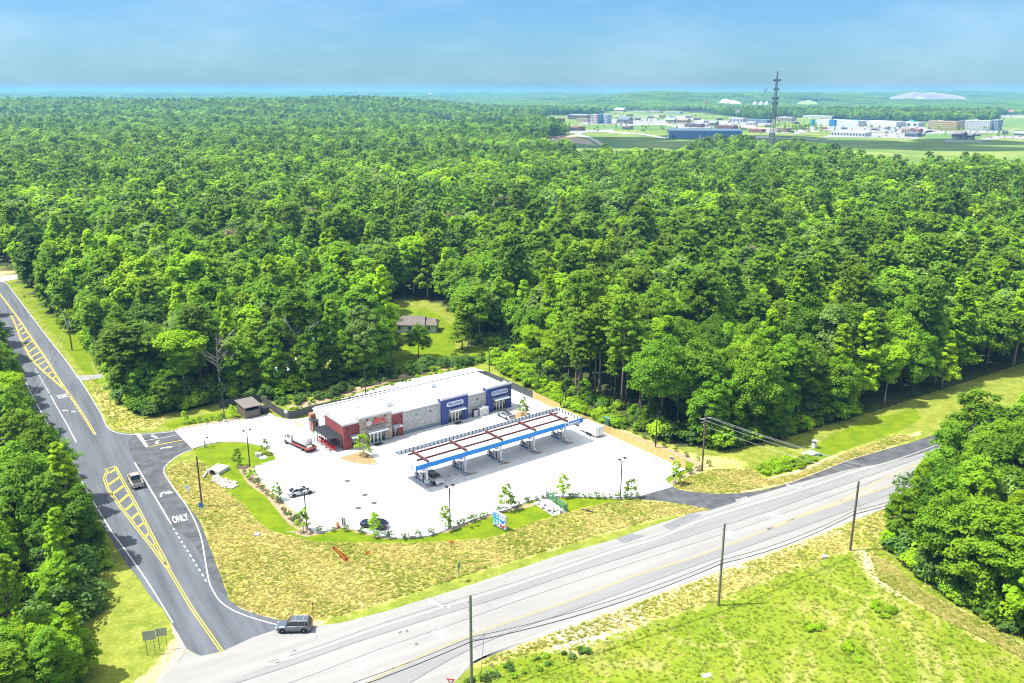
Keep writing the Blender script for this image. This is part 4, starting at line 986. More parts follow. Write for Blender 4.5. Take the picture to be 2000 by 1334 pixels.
BEDS = {
 'long mulch bed along the left kerb of the lot': [(504,952),(515,960),(524,970),(534,975),(546,984),(557,1005),(566,1015),(577,1025),(584,1018),(487,937),(478,929)],
 'front kerb around the navy sedan': [(627,1042),(652,1039),(678,1039),(707,1043),(764,1053),(790,1054),(818,1050),(844,1045)],
 'front kerb left of the blue price sign': [(898,1027),(907,1024),(921,1020),(928,1018),(944,1013),(952,1007)],
 'front kerb between the price sign and the drain pit': [(976,1001),(1012,989),(1028,981),(1033,980),(1049,976),(1061,974)],
 'front kerb right of the drain pit': [(1073,972),(1084,971),(1118,971),(1129,971),(1142,971),(1154,972),(1168,972),(1181,973),(1194,973),(1207,974),(1224,973)],
 'mulch strip behind the board fence': [(1223,839),(1241,846),(1259,855),(1279,864),(1299,872),(1321,880),(1342,890),(1364,898),(1385,909),(1365,918),(1350,924),(1330,931)],
 'bed beside the first entrance': [(380,829),(391,827),(405,827),(415,823),(427,824),(436,821)],
 'bank behind the store': [(642,780),(687,768),(709,764),(732,757),(751,752),(772,746),(800,738),(826,732)]}
for bed, ps in BEDS.items():
    for p in ps:
        o = bpy.data.objects.new('shrub', SH[rng.integers(3)]); COL.objects.link(o); o.location = G(*p)+Vector((0, 0, .03)); s_ = rng.uniform(.85, 1.35); o.scale = (s_, s_, s_*rng.uniform(.9, 1.2)); o.rotation_euler = (0, 0, rng.uniform(0, 6))
        if 'bank' in bed: o.scale = (1.3, 1.3, 2.0)
        tag(o, 'small green shrub planted in the '+bed if 'kerb a' not in bed and 'front' not in bed else 'small green shrub planted along the '+bed, 'shrub', 'shrubs of the '+bed)
# ================================================================== STATION
RZ = rad(37); U = Vector((math.cos(RZ), math.sin(RZ), 0)); Vv = Vector((-U.y, U.x, 0)); O0 = G(673, 882)
def uv(u, v, z=0.): return O0+U*u+Vv*v+Vector((0, 0, z))
def local(p): q = p-O0; return q.dot(U), q.dot(Vv)
def brick(name, c1, c2, mortar, bw, bh):
    M = bpy.data.materials.new(name); M.use_nodes = True; t = M.node_tree; b = t.nodes['Principled BSDF']; b.inputs['Roughness'].default_value = .9; b.inputs['Specular IOR Level'].default_value = .15
    g = t.nodes.new('ShaderNodeTexCoord'); sx = t.nodes.new('ShaderNodeSeparateXYZ'); cx = t.nodes.new('ShaderNodeCombineXYZ'); ad = t.nodes.new('ShaderNodeMath'); ad.operation = 'ADD'
    t.links.new(g.outputs['Object'], sx.inputs[0]); t.links.new(sx.outputs[0], ad.inputs[0]); t.links.new(sx.outputs[1], ad.inputs[1]); t.links.new(ad.outputs[0], cx.inputs[0]); t.links.new(sx.outputs[2], cx.inputs[1])
    k = t.nodes.new('ShaderNodeTexBrick'); k.inputs['Scale'].default_value = 1; k.inputs['Brick Width'].default_value = bw; k.inputs['Row Height'].default_value = bh; k.inputs['Mortar Size'].default_value = .015
    k.inputs['Color1'].default_value = (*c1, 1); k.inputs['Color2'].default_value = (*c2, 1); k.inputs['Mortar'].default_value = (*mortar, 1); k.inputs['Bias'].default_value = -.1
    t.links.new(cx.outputs[0], k.inputs[0]); n = t.nodes.new('ShaderNodeTexNoise'); n.inputs['Scale'].default_value = 3.5; n.inputs['Detail'].default_value = 5; t.links.new(cx.outputs[0], n.inputs[0])
    x = t.nodes.new('ShaderNodeMix'); x.data_type = 'RGBA'; x.blend_type = 'OVERLAY'; x.inputs[0].default_value = .8; t.links.new(k.outputs[0], x.inputs[6]); t.links.new(n.outputs['Color'], x.inputs[7])
    hs = t.nodes.new('ShaderNodeHueSaturation'); hs.inputs['Saturation'].default_value = .75; t.links.new(x.outputs[2], hs.inputs['Color']); t.links.new(hs.outputs[0], b.inputs['Base Color']); return M
M_gray = brick('grey_stone', (.24, .235, .23), (.42, .41, .40), (.36, .355, .35), .45, .16)
M_tan = brick('tan_stone', (.20, .15, .11), (.46, .37, .27), (.33, .28, .22), .5, .2)
M_red = mat('red_stucco', (.215, .052, .052), .8, var=.08, vscale=.8)
M_blue = mat('blue_stucco', (.035, .055, .20), .75, var=.08, vscale=.8)
M_base = mat('slate_base', (.17, .21, .26), .85, var=.1, vscale=1)
M_stucco = mat('white_stucco', (.52, .52, .50), .85, var=.05, vscale=.8)
M_roof = mat('white_membrane', (.52, .53, .53), .6, var=.05, vscale=.4)
M_cop = mat('metal_coping', (.50, .50, .53), .5, metal=.3)
M_copd = mat('coping_top', (.27, .27, .30), .5, metal=.3)
M_alu = mat('aluminium_frame', (.62, .62, .60), .45, metal=.4)
M_glass = mat('dark_glass', (.025, .03, .035), .06, spec=.7)
M_dark = mat('dark_metal', (.035, .036, .04), .5, metal=.3)
M_slate = mat('charcoal_metal', (.045, .05, .062), .5, metal=.4)
M_wht = mat('white_paint_metal', (.56, .57, .58), .4)
M_galv = mat('galvanised', (.45, .46, .47), .45, metal=.5)
M_redl = mat('red_letters', (.62, .03, .04), .4)
M_bl = mat('blue_letters', (.03, .06, .26), .4)
M_brown = mat('brown_block', (.105, .088, .075), .85, var=.2, vscale=1.5)
M_rubber = mat('rubber', (.018, .018, .019), .85)
struct(MB().prism([tuple(uv(a, b).xy) for a, b in ((-3.2,.2),(-3.2,-3.1),(50,-3.1),(50,0.0),(42.4,0.3),(42.4,14.4),(49.2,14.4),(49.2,19),(0,19),(0,14),(-3.2,8.4))], .02, .17).build('sidewalk', mat('pavement_concrete', (.42, .42, .41), .85, var=.07, vscale=.5, space='World')))
st = thing('store_building', 'long single-storey shop building with red, stone and blue fronts and white roof', 'building', uv(0, 0, .1), RZ)
def part(name, mb, m, par=None, **k): return mb.build(name, m, par or st, **k)
# masonry
part('wall', MB().box(13.7, 23.2, .0, .3, .85, 5.05), M_gray); part('wall', MB().box(30.1, 35.3, .0, .3, .85, 5.05), M_gray)
part('base_course', MB().box(13.7, 23.2, -.06, .3, 0, .85), M_base); part('base_course', MB().box(30.1, 35.3, -.06, .3, 0, .85), M_base)
part('rear_wall', MB().box(.3, 42, 13.9, 14.2, 0, 4.9).box(41.7, 42, 1.2, 13.9, 0, 4.9), M_stucco)
part('side_wall', MB().box(0, .3, 8.5, 14.2, 0, 4.62), M_stucco)
def bay(name, m, u0, u1, v0, v1, z1, holes, d=.35, both=True):
    """front wall with openings, and returns at both ends"""
    mb = MB(); c = u0
    for a, b, zt in holes:
        mb.box(c, a, v0, v0+d, 0, z1); mb.box(a, b, v0, v0+d, zt, z1); c = b
    mb.box(c, u1, v0, v0+d, 0, z1)
    mb.box(u0, u0+d, v0+d, v1, 0, z1)
    if both: mb.box(u1-d, u1, v0+d, v1, 0, z1)
    return part(name, mb, m)
bay('red_wall', M_red, 0, 3.5, -.1, 8.5, 5.25, [(1.75, 3.1, 2.45)], both=False)
bay('red_wall', M_red, 10.85, 13.7, -.15, .5, 5.25, [(11.3, 12.6, 2.45)])
bay('stone_wall', M_tan, 3.5, 10.85, -.45, 1.2, 5.95, [(5.0, 9.3, 2.6)])
bay('blue_wall', M_blue, 23.2, 30.1, -.45, 1.2, 5.75, [(25.0, 28.6, 2.75)])
bay('blue_wall', M_blue, 35.3, 42.1, -.45, 1.2, 5.75, [(37.0, 40.6, 2.75)])
part('roof', MB().box(.3, 41.7, .3, 13.9, 4.55, 4.72), M_roof)
# parapet copings: pale edge, dark top
def coping(u0, u1, v0, v1, z): 
    part('coping', MB().box(u0-.12, u1+.12, v0-.14, v1, z, z+.26, 0).box(u0-.10, u1+.10, v0-.12, v1+.02, z+.26, z+.30, 1), [M_cop, M_copd])
coping(0, 3.5, -.1, .3, 5.25); coping(10.85, 13.7, -.15, .25, 5.25); coping(3.5, 10.85, -.45, 0.05, 5.95); coping(23.2, 30.1, -.45, 0.05, 5.75); coping(35.3, 42.1, -.45, .05, 5.75)
part('coping', MB().box(13.85, 23.05, -.08, .36, 5.05, 5.16).box(30.25, 35.15, -.08, .36, 5.05, 5.16), M_copd)
part('coping', MB().box(-.12, .34, .33, 8.6, 5.25, 5.50, 0).box(-.1, .36, .35, 8.58, 5.5, 5.54, 1), [M_cop, M_copd])
part('coping', MB().box(-.1, .36, 8.62, 14.3, 4.62, 4.84, 0), [M_stucco])
part('coping', MB().box(.9, 1.2, 8.3, 14.3, 4.72, 5.05, 0).box(.88, 1.22, 8.3, 14.3, 5.05, 5.09, 1), [M_roof, M_copd])
part('coping', MB().box(.4, 41.6, 13.85, 14.28, 4.9, 5.0).box(41.66, 42.06, 1.25, 13.8, 4.9, 5.0), M_roof)
part('parapet_return', MB().box(41.5, 42.05, .1, 2.2, 5.0, 5.75).box(41.5, 42.1, 2.0, 2.25, 4.72, 5.72).box(35.35, 35.7, .1, 2.0, 5.16, 5.7).box(30.0-.3, 30.05, .1, 2.0, 5.16, 5.7).box(23.25, 23.55, .1, 2.0, 5.16, 5.7).box(3.55, 3.8, .3, 2.0, 5.3, 5.9).box(10.55, 10.8, .3, 2.0, 5.3, 5.9), M_roof)
part('brick_pier', MB().box(-1.0, 0, 13.2, 14.5, 0, 3.9), mat('orange_brick', (.30, .115, .075), .85, var=.15, vscale=2))
part('window_hood', MB().box(-1.55, -.02, 11.6, 13.5, 2.75, 2.95, 0).box(-1.5, -1.42, 11.65, 11.75, 0, 2.75, 1).box(-1.5, -1.42, 13.05, 13.15, 0, 2.75, 1), [M_slate, M_galv])
part('service_window', MB().box(-.05, -.02, 12.0, 13.0, .9, 2.2), M_glass)
# glazing: frame with one pane sheet as its sub-part
def glazed(name, u0, u1, zt, v, leaves, doors=()):
    fr = MB(); n = leaves; w_ = (u1-u0)/n; v0, v1 = v, v+.09
    fr.box(u0, u1, v0, v1, zt-.09, zt); fr.box(u0, u1, v0, v1, 2.05, 2.12); fr.box(u0, u1, v0, v1, 0.02, .12)
    for i in range(n+1):
        x_ = u0+w_*i; fr.box(max(u0, x_-.05), min(u1, x_+.05), v0-.012, v1+.012, .02, zt-.01)
    for i in doors:
        x_ = u0+w_*i; fr.box(x_+.05, x_+w_-.05, v0-.02, v1-.02, .95, 1.08)
        for q in (x_+.05, x_+w_-.17): fr.box(q, q+.12, v0-.022, v1, .12, 2.05)
    f = part(name, fr, M_alu); MB().box(u0+.02, u1-.02, v+.03, v+.05, .1, zt-.05).build('pane', M_glass, f)
    if doors:
        h_ = MB()
        for i in doors: h_.box(u0+w_*(i+.5)-.03, u0+w_*(i+.5)+.03, v-.09, v-.05, .9, 1.3)
        h_.build('handle', M_dark, f)
glazed('entrance_door', 5.0, 9.3, 2.6, -.25, 5, (1, 2, 3)); glazed('shop_window', 1.75, 3.1, 2.45, .05, 2); glazed('shop_window', 11.3, 12.6, 2.45, .0, 2)
glazed('entrance_door', 25.0, 28.6, 2.75, -.25, 4, (1, 2)); glazed('entrance_door', 37.0, 40.6, 2.75, -.25, 4, (1, 2))
f = part('side_door', MB().box(-.06, -.01, 1.3, 1.42, 0, 2.5).box(-.06, -.01, 2.9, 3.02, 0, 2.5).box(-.07, -.02, 1.42, 2.9, 2.4, 2.5).box(-.07, -.01, 2.1, 2.22, 0, 2.4), M_alu); MB().box(-.035, -.012, 1.42, 2.9, .05, 2.4).build('pane', M_glass, f)
for a, b, v, z in ((1.35, 3.45, -.1, 2.62), (10.95, 12.95, -.15, 2.62), (4.9, 9.5, -.45, 2.85), (24.7, 28.9, -.45, 3.0), (36.7, 40.9, -.45, 3.0)):
    part('awning', MB().xprism([(v-.005, z+.16), (v-1.35, z), (v-1.35, z+.10), (v-.005, z+.27)], a, b).tube([(a+.3, v-1.2, z+.12), (a+.3, v, z+.75)], .025, 6).tube([(b-.3, v-1.2, z+.12), (b-.3, v, z+.75)], .025, 6), mat('awning_metal', (.42, .46, .50), .35, metal=.3))
# signs on the fronts
def front(u_, v_, z_): return lambda x, y, zz: (u_+x, v_-zz, z_+y)
s1 = MB(); text_mb(s1, 'PITA', 1.5, front(8.0, -.46, 4.68), 0, .12, sx=.92); s1.box(5.2, 9.8, -.52, -.455, 3.92, 4.02, 1)
s1.lathe([(.62, 0), (.62, -.12)], (5.55, -.46, 4.68), 20, 2, 'y'); s1.lathe([(.42, 0), (.42, -.02)], (5.55, -.585, 4.68), 16, 0, 'y'); s1.lathe([(.34, 0), (.34, -.02)], (5.55, -.61, 4.68), 16, 2, 'y'); s1.box(5.51, 5.59, -.65, -.632, 4.48, 4.88, 0)
part('shop_sign', s1, [M_redl, M_dark, M_wht])
def pill(txt, uc, z, wd):
    mb = MB(); h = .52; pts = []
    for k in range(13): a = -math.pi/2+math.pi*k/12; pts.append((uc+wd/2-h+h*math.cos(a), z+h*math.sin(a)))
    for k in range(13): a = math.pi/2+math.pi*k/12; pts.append((uc-wd/2+h+h*math.cos(a), z+h*math.sin(a)))
    mb.add([(x_, -.46, y_) for x_, y_ in pts]+[(x_, -.58, y_) for x_, y_ in pts], [tuple(range(26, 52))]+[(i, (i+1) % 26, 26+(i+1) % 26, 26+i) for i in range(26)], 0)
    text_mb(mb, txt, .74, front(uc, -.585, z), 1, .04, sx=.9); part('shop_sign', mb, [mat('sign_white', (.55, .60, .68), .4), M_bl])
pill('FEEL GOOD', 26.6, 4.45, 4.4); pill('BOTTLE SHOP', 38.7, 4.45, 4.6)
for a, z, v in ((1.0, 4.4, -.1), (1.05, 2.7, -.1), (5.2, 5.5, -.45), (7, 5.5, -.45), (9.3, 5.5, -.45), (13.2, 4.4, -.15), (13.25, 3.0, -.15), (17, 3.9, 0), (20.5, 3.9, 0), (29.6, 3.2, -.45), (32.8, 3.9, 0), (41.3, 3.2, -.45), (41.4, 5.0, -.45)):
    part('wall_lamp', MB().box(a-.12, a+.12, v-.1, v-.003, z-.1, z+.12).xprism([(v-.1, z+.1), (v-.34, z-.02), (v-.3, z-.1), (v-.1, z)], a-.09, a+.09), M_dark)
for p, s_ in (((846, 756), 1.3), ((760, 793), 1.3), ((745, 781), .5), ((696, 786), .55), ((699, 797), .5), ((640, 797), .25)):
    a, b = local(G(p[0], p[1], 4.9)); mb = MB().box(a-s_*.6, a+s_*.5, b-s_*.4, b+s_*.4, 4.74, 4.74+s_*.75, 0).box(a-s_*.6-.015, a-s_*.6, b-s_*.3, b+s_*.3, 4.8, 4.74+s_*.65, 1)
    part('roof_unit', mb, [M_wht, M_galv])
part('roof_pipe', MB().tube([(14.5, 10.5, 4.8), (18.5, 10.5, 4.8), (18.5, 12.2, 4.8)], .05, 6).tube([(14.8, 9.6, 4.8), (17, 9.6, 4.8)], .04, 6), M_galv)
# patio roof on posts
pr = MB(); n = 16
for i in range(n):
    v0 = .5+7.6*i/n; pr.box(-2.85, -.02, v0, v0+7.6/n-.06, 2.88, 2.98); pr.box(-2.85, -.02, v0+7.6/n-.06, v0+7.6/n, 2.88, 3.03)
part('patio_roof', pr, M_slate)
pp = part('patio_frame', MB().box(-2.85, -2.75, .45, 8.15, 2.72, 2.87).box(-2.83, -2.77, .5, 8.1, .98, 1.04), M_dark)
for v in (.5, 2.4, 4.4, 6.3, 8.05): MB().box(-2.86, -2.74, v-.05, v+.07, 0, 2.71).build('post', M_dark, pp)
# ---- patio furniture
M_chair = mat('red_plastic', (.62, .015, .025), .4)
pc = thing('patio_chair', 'red patio chair under the dark patio roof', 'chair', uv(-1, 5, .17), RZ, 'red chairs on the patio')
part('seat', MB().box(-.22, .22, -.22, .22, .43, .47), M_chair, pc); part('backrest', MB().box(-.22, .22, .19, .23, .47, .9), M_chair, pc)
for a in (-.2, .2):
    for b in (-.2, .2): part('leg', MB().box(a-.02, a+.02, b-.02, b+.02, 0, .43), M_chair, pc)
pt = thing('patio_table', 'round red patio table under the dark patio roof', 'table', uv(-1.5, 4, .17), RZ, 'red tables on the patio')
part('tabletop', MB().lathe([(.5, .70), (.5, .74)], n=16), M_chair, pt); part('pedestal', MB().lathe([(.28, 0), (.28, .03), (.05, .06), (.05, .70)], n=10), M_chair, pt)
ch, tb_ = [], []
for k, v in enumerate((1.6, 3.5, 5.4, 7.0)):
    for dv in (-.75, .75): ch.append((-1.65, v+dv, 0 if dv > 0 else math.pi))
    ch.append((-2.3, v, math.pi/2)); tb_.append((-1.65, v))
pc.location = uv(*ch[0][:2], .17); pc.rotation_euler.z = RZ+ch[0][2]
for a, b, r_ in ch[1:]: dup(pc, uv(a, b, .17), RZ+r_)
pt.location = uv(*tb_[0], .17)
for a, b in tb_[1:]: dup(pt, uv(a, b, .17), RZ)
# ---- door mats
for k, (a, lab) in enumerate(((7.1, 'restaurant doors in the stone front'), (26.8, 'doors of the left blue shop front'), (38.8, 'doors of the right blue shop front'))):
    tag(MB().box(-.9, .9, -.55, .55, 0, .02).build('door_mat', M_rubber), 'black rubber mat before the '+lab, 'door mat'); o = bpy.data.objects['door_mat' if k == 0 else 'door_mat.%03d' % k]; o.location = uv(a, -1.35, .172); o.rotation_euler.z = RZ
# ---- ice freezer and gas cage
ic = thing('ice_freezer', 'white two-door ice freezer against the grey wall between the blue fronts', 'freezer', uv(34.0, -.75, .17), RZ)
part('cabinet', MB().box(-1.15, 1.15, -.42, .45, 0, 1.85), M_wht, ic)
for a in (-.55, .55): d_ = part('door', MB().box(a-.48, a+.48, -.47, -.423, .2, 1.7), M_wht, ic); MB().box(a-.36, a+.36, -.478, -.472, .45, 1.5).build('panel', mat('ice_panel', (.48, .45, .38), .5), d_)
part('compressor', MB().box(-.4, .3, -.2, .3, 1.852, 2.15), M_wht, ic)
gc = thing('gas_cylinder_cage', 'steel gas bottle cage with a printed front left of the white ice freezer', 'cage', uv(31.9, -.6, .17), RZ)
part('frame', MB().box(-.62, .62, -.3, .35, 0, .08).box(-.62, -.56, -.3, .35, .08, 1.6).box(.56, .62, -.3, .35, .08, 1.6).box(-.62, .62, -.3, .35, 1.6, 1.68), M_dark, gc)
part('front_panel', MB().box(-.55, .55, -.29, -.27, .1, 1.58, 0).box(-.45, .45, -.3, -.292, .5, .62, 1).box(-.45, .45, -.3, -.292, .9, 1.1, 2).box(-.4, .1, -.3, -.292, 1.25, 1.4, 1), [M_wht, M_redl, M_bl], gc)

# ---- fuel canopy
cn = thing('fuel_canopy', 'long white filling station canopy with a bright blue front edge', 'canopy', uv(0, 0, .06), RZ)
CU0, CU1, CV0, CV1, CZ0, CZ1 = 1.9, 41.9, -25.3, -17.3, 4.35, 5.25
def cpart(name, mb, m, par=None, **k): return mb.build(name, m, par or cn, **k)
M_cblue = mat('bright_blue', (.0, .17, .52), .35); M_cpan = mat('pale_panel', (.50, .55, .60), .5); M_bred = mat('oxide_red', (.125, .045, .040), .7, var=.15, vscale=2)
dk = MB().box(CU0+.1, CU1-.1, CV0+.1, CV1-.1, CZ0+.05, CZ0+.13)
for i in range(48): a = CU0+.5+i*.82; dk.box(a, a+.05, CV0+.15, CV1-.15, CZ0+.13, CZ0+.17)
cpart('deck', dk, M_roof)
cpart('front_fascia', MB().box(CU0, CU1-4.9, CV0-.02, CV0+.1, CZ0, CZ1), M_cblue)
ff = cpart('name_fascia', MB().box(CU1-4.9, CU1, CV0-.05, CV0+.1, CZ0-.02, CZ1+.02), mat('logo_blue', (.005, .115, .46), .35))
lt = MB(); text_mb(lt, 'Chevron', 1.30, lambda x_, y_, zz: (CU1-3.0+x_, CV0-.055-zz, (CZ0+CZ1)/2-.02+y_), 0, .1, sx=.86); lt.build('lettering', M_wht, ff)
sf = cpart('side_fascia', MB().box(CU0, CU0+.1, CV0+.101, CV1, CZ0, CZ1, 0).box(CU0-.012, CU0+.1, CV0+.101, CV1, CZ0-.05, CZ0-.001, 1), [M_wht, M_copd])
def chevrons(mb, fn, w_, h_, mi_b, mi_r):
    for z0, mi in ((.18*h_, mi_b), (-.42*h_, mi_r)):
        t_ = .36*h_
        P_ = [(-w_/2, z0+.28*h_), (0, z0-.02*h_), (w_/2, z0+.28*h_), (w_/2, z0+.28*h_-t_), (0, z0-.02*h_-t_), (-w_/2, z0+.28*h_-t_)]
        mb.add([fn(a, b, 0) for a, b in P_], [(0, 1, 4, 5), (1, 2, 3, 4)], mi)
em = MB(); chevrons(em, lambda a, b, z: (CU0-.012, CV0+1.4-a, (CZ0+CZ1)/2+b), .75, .72, 0, 1); em.build('emblem', [M_cblue, M_redl], sf, fix=False)
cpart('side_fascia', MB().box(CU1-.1, CU1, CV0+.101, CV1, CZ0, CZ1), M_wht)
cpart('rear_fascia', MB().box(CU0+.101, CU1-.101, CV1-.1, CV1, CZ0, CZ1), M_cpan)
rb = MB()
for i in range(44): a = CU0+.6+i*.9; rb.box(a, a+.06, CV1-.26, CV1-.103, CZ0+.14, CZ1+.05)
for i in range(8): b = CV0+.6+i*.95; rb.box(CU1-.25, CU1-.103, b, b+.06, CZ0+.14, CZ1-.02)
cpart('rib', rb, M_slate)
for v in (-18.7, -21.9): cpart('long_beam', MB().box(CU0+2.2, CU1-1.2, v-.12, v+.12, CZ0+.4, CZ0+.43).box(CU0+2.2, CU1-1.2, v-.02, v+.02, CZ0+.19, CZ0+.4).box(CU0+2.2, CU1-1.2, v-.12, v+.12, CZ0+.175, CZ0+.19), M_bred)
COLU = (5.1, 13.55, 21.95, 30.2, 38.5)
for a in COLU:
    a2 = a+.2
    cpart('cross_beam', MB().box(a2-.16, a2+.16, -24.3, -18.2, CZ0+.74, CZ0+.78).box(a2-.03, a2+.03, -24.3, -18.2, CZ0+.48, CZ0+.74).box(a2-.16, a2+.16, -24.3, -18.2, CZ0+.44, CZ0+.48), M_bred)
    for v in (-23.75, -19.95):
        cpart('column', MB().box(a-.17, a+.17, v-.17, v+.17, 0, CZ0+.04, 0).box(a-.36, a+.36, v-.36, v+.36, .05, 1.15, 1).box(a-.37, a+.37, v-.37, v+.37, .3, .48, 2).box(a-.40, a+.40, v-.40, v+.40, 0, .16, 0).box(a-.28, a+.28, v-.372, v-.362, .6, 1.0, 0), [M_wht, M_galv, M_bl])
    cpart('ceiling_light', MB().box(a+3.9, a+4.5, -23.4, -22.8, CZ0+.02, CZ0+.049).box(a+3.9, a+4.5, -20.2, -19.6, CZ0+.02, CZ0+.049), M_wht)
# ---- fuel pumps
fp = thing('fuel_pump', 'grey and blue fuel pump under the canopy', 'fuel pump', uv(COLU[0], -21.85, .06), RZ, 'fuel pumps under the canopy')
part('island', MB().prism([(-.5, -1.5), (-.35, -1.7), (.35, -1.7), (.5, -1.5), (.5, 1.5), (.35, 1.7), (-.35, 1.7), (-.5, 1.5)], 0, .14), M_wht, fp)
part('cabinet', MB().box(-.34, .34, -.55, .55, .142, 1.55, 0).box(-.36, .36, -.5, .5, .3, .75, 2).box(-.30, .30, -.5, .5, 1.55, 1.75, 1), [M_wht, M_galv, M_bl], fp)
part('screen', MB().box(-.355, -.342, -.3, .3, 1.05, 1.4).box(.342, .355, -.3, .3, 1.05, 1.4), M_dark, fp)
for s_ in (-1, 1):
    part('nozzle', MB().tube([(s_*.38, .62, 1.15), (s_*.5, .66, 1.5), (s_*.55, .75, .5), (s_*.42, .7, .35), (s_*.36, .55, .9)], .03, 6).box(s_*.38-.06, s_*.38+.06, .56, .68, .95, 1.2), M_rubber, fp)
    part('sign_post', MB().box(-.05, .05, s_*.62-.05, s_*.62+.05, .142, 2.55), M_slate, fp)
part('sign_box', MB().box(-.3, .3, -.95, .95, 2.55, 3.0, 0).box(-.31, .31, -.9, .9, 2.62, 2.70, 1), [M_wht, M_bl], fp)
bn = thing('waste_bin', 'blue and white bin beside a fuel pump', 'bin', uv(COLU[0], -20.9, .2), RZ, 'bins beside the fuel pumps')
part('body', MB().box(-.25, .25, -.25, .25, 0, .8, 0).box(-.255, .255, -.255, .255, .2, .5, 1), [M_wht, M_bl], bn); part('lid', MB().xprism([(-.26, .8), (.26, .8), (.2, 1.05), (-.2, 1.05)], -.26, .26), M_dark, bn)
PL = ('left end of the canopy beside the white car', 'second bay of the canopy from the left', 'middle bay of the canopy', 'second bay of the canopy from the right', 'right end of the canopy near the white trailer')
for i, a in enumerate(COLU):
    if i == 0: fp['label'] = 'grey and blue fuel pump at the '+PL[0]; bn['label'] = 'blue-white bin at the '+PL[0]
    else:
        dup(fp, uv(a, -21.85, .06), RZ, 'grey and blue fuel pump in the '+PL[i]); dup(bn, uv(a, -20.9, .2), RZ, 'blue-white bin in the '+PL[i])
# stains of oil and rust on the pump apron, parking lines, joints
sm_ = MB()
for k in range(30):
    a, b = random.uniform(3, 43), random.uniform(-26, -19); p = uv(a, b); r_ = random.uniform(.1, .32)
    sm_.poly([(p.x+r_*math.cos(q)*random.uniform(.6, 1.3), p.y+r_*math.sin(q)*random.uniform(.6, 1.2)) for q in np.linspace(0, 5.6, 9)], .064)
struct(sm_.build('oil_stain', mat('oil', (.12, .12, .125), .7)))
sm2 = MB()
for i, a in enumerate(COLU):
    p = [uv(a+q[0], -24.2+q[1]) for q in ((-.8,.1),(-.2,.35),(.9,.25),(1.7,-.2),(1.6,-.65),(.6,-.6),(-.3,-.45))]; sm2.poly([tuple(q.xy) for q in p], .066)
struct(sm2.build('rust_stain', mat('rust_wash', (.26, .17, .12), .8, var=.3, vscale=2, space='World')))
ln = MB()
for k in range(7): ln.ribbon([tuple(uv(17.2+k*.62, -3.6).xy), tuple(uv(16.0+k*.62, -8.2).xy)], .1, .064)
for u_ in (4, 8, 12.5, 16, 21.2, 24.2, 27.3, 30.4, 33.6): ln.ribbon([tuple(uv(u_, -3.4).xy), tuple(uv(u_, -8.4).xy)], .1, .064)
struct(ln.build('parking_line', mat('grey_line', (.30, .31, .32), .8)))
jn_ = MB()
for k in range(0, 10): jn_.ribbon([tuple(uv(k*4.6, -28).xy), tuple(uv(k*4.6, -16.5).xy)], .035, .063)
for v in (-16.5, -21.5, -28): jn_.ribbon([tuple(uv(-2, v).xy), tuple(uv(47.5, v).xy)], .035, .063)
struct(jn_.build('concrete_joint', mat('joint', (.27, .27, .27), .9)))
yb = MB(); yb.poly(W([(574,824),(578,824),(591,834),(586,835)]), .066); struct(yb.build('yellow_pad', M_yel))
for i, p in enumerate(((679.6, 941.4), (714, 968.4), (732, 984), (701, 994.4))):
    o = MB().lathe([(.55, 0), (.55, .012), (.46, .016), (.44, .01)], n=24).build('manhole_cover', mat('tank_lid', (.06, .063, .068), .7, var=.2, vscale=3)); o.location = G(*p)+Vector((0, 0, .062))
    tag(o, ('round grey tank lid in the lot nearest the fuel canopy', 'middle round grey tank lid in the line across the lot', 'round grey tank lid at the near end of the line', 'round grey tank lid set aside, above the navy sedan')[i], 'manhole cover', 'tank lids in the lot')
sl_ = MB()
for p in ((686,948),(691.4,952.6),(699,958.6),(702,961),(705.6,963.2),(719,974.4),(725.4,979.6),(653.6,952.2),(676.4,972.4),(678,973.6)): g = G(*p); sl_.cbox((g.x, g.y, .066), (.32, .32, .01), .3)
for p in ((1282, 897),): g = G(*p); sl_.cbox((g.x, g.y, .066), (.7, .4, .01), .6)
struct(sl_.build('valve_cover', mat('valve_lid', (.09, .09, .095), .7)))
# ---- brown dumpster shed
ds = thing('dumpster_shed', 'brown block dumpster shed with a flat metal roof at the lot corner', 'shed', uv(-9.7, 28.9, .05), RZ)
part('wall', MB().box(0, .2, .2, 5.2, 0, 2.0).box(3.3, 3.5, .2, 5.2, 0, 2.0).box(0, 3.5, 5.2, 5.4, 0, 2.0).box(0, .3, 0, .2, 0, 2.1).box(3.2, 3.5, 0, .2, 0, 2.1), M_brown, ds)
g_ = part('gate', MB().box(.32, 1.73, .03, .1, .12, 1.75).box(1.77, 3.18, .03, .1, .12, 1.75), mat('brown_gate', (.12, .10, .085), .8, var=.15, vscale=1), ds); MB().box(1.6, 1.9, -.01, .028, 1.0, 1.08).build('latch', M_wht, g_)
part('roof', MB().xprism([(-.3, 2.55), (5.6, 2.75), (5.6, 2.9), (-.3, 2.7)], -.3, 3.8).box(.05, .2, .02, .17, 2.1, 2.56).box(3.3, 3.45, .02, .17, 2.1, 2.56).box(.05, .2, 5.22, 5.37, 2.0, 2.74).box(3.3, 3.45, 5.22, 5.37, 2.0, 2.74), mat('brown_metal', (.17, .15, .135), .5, metal=.2, var=.1), ds)
db = thing('dumpster', 'black waste container beside the brown dumpster shed', 'dumpster', uv(-4.7, 30.6, .06), RZ); part('bin', MB().xprism([(-.8, .1), (.8, .1), (.95, 1.2), (-.95, 1.2)], -.9, .9), M_dark, db); part('lid', MB().xprism([(-1, 1.2), (1, 1.2), (.98, 1.34), (-.98, 1.27)], -.92, .92), M_rubber, db)
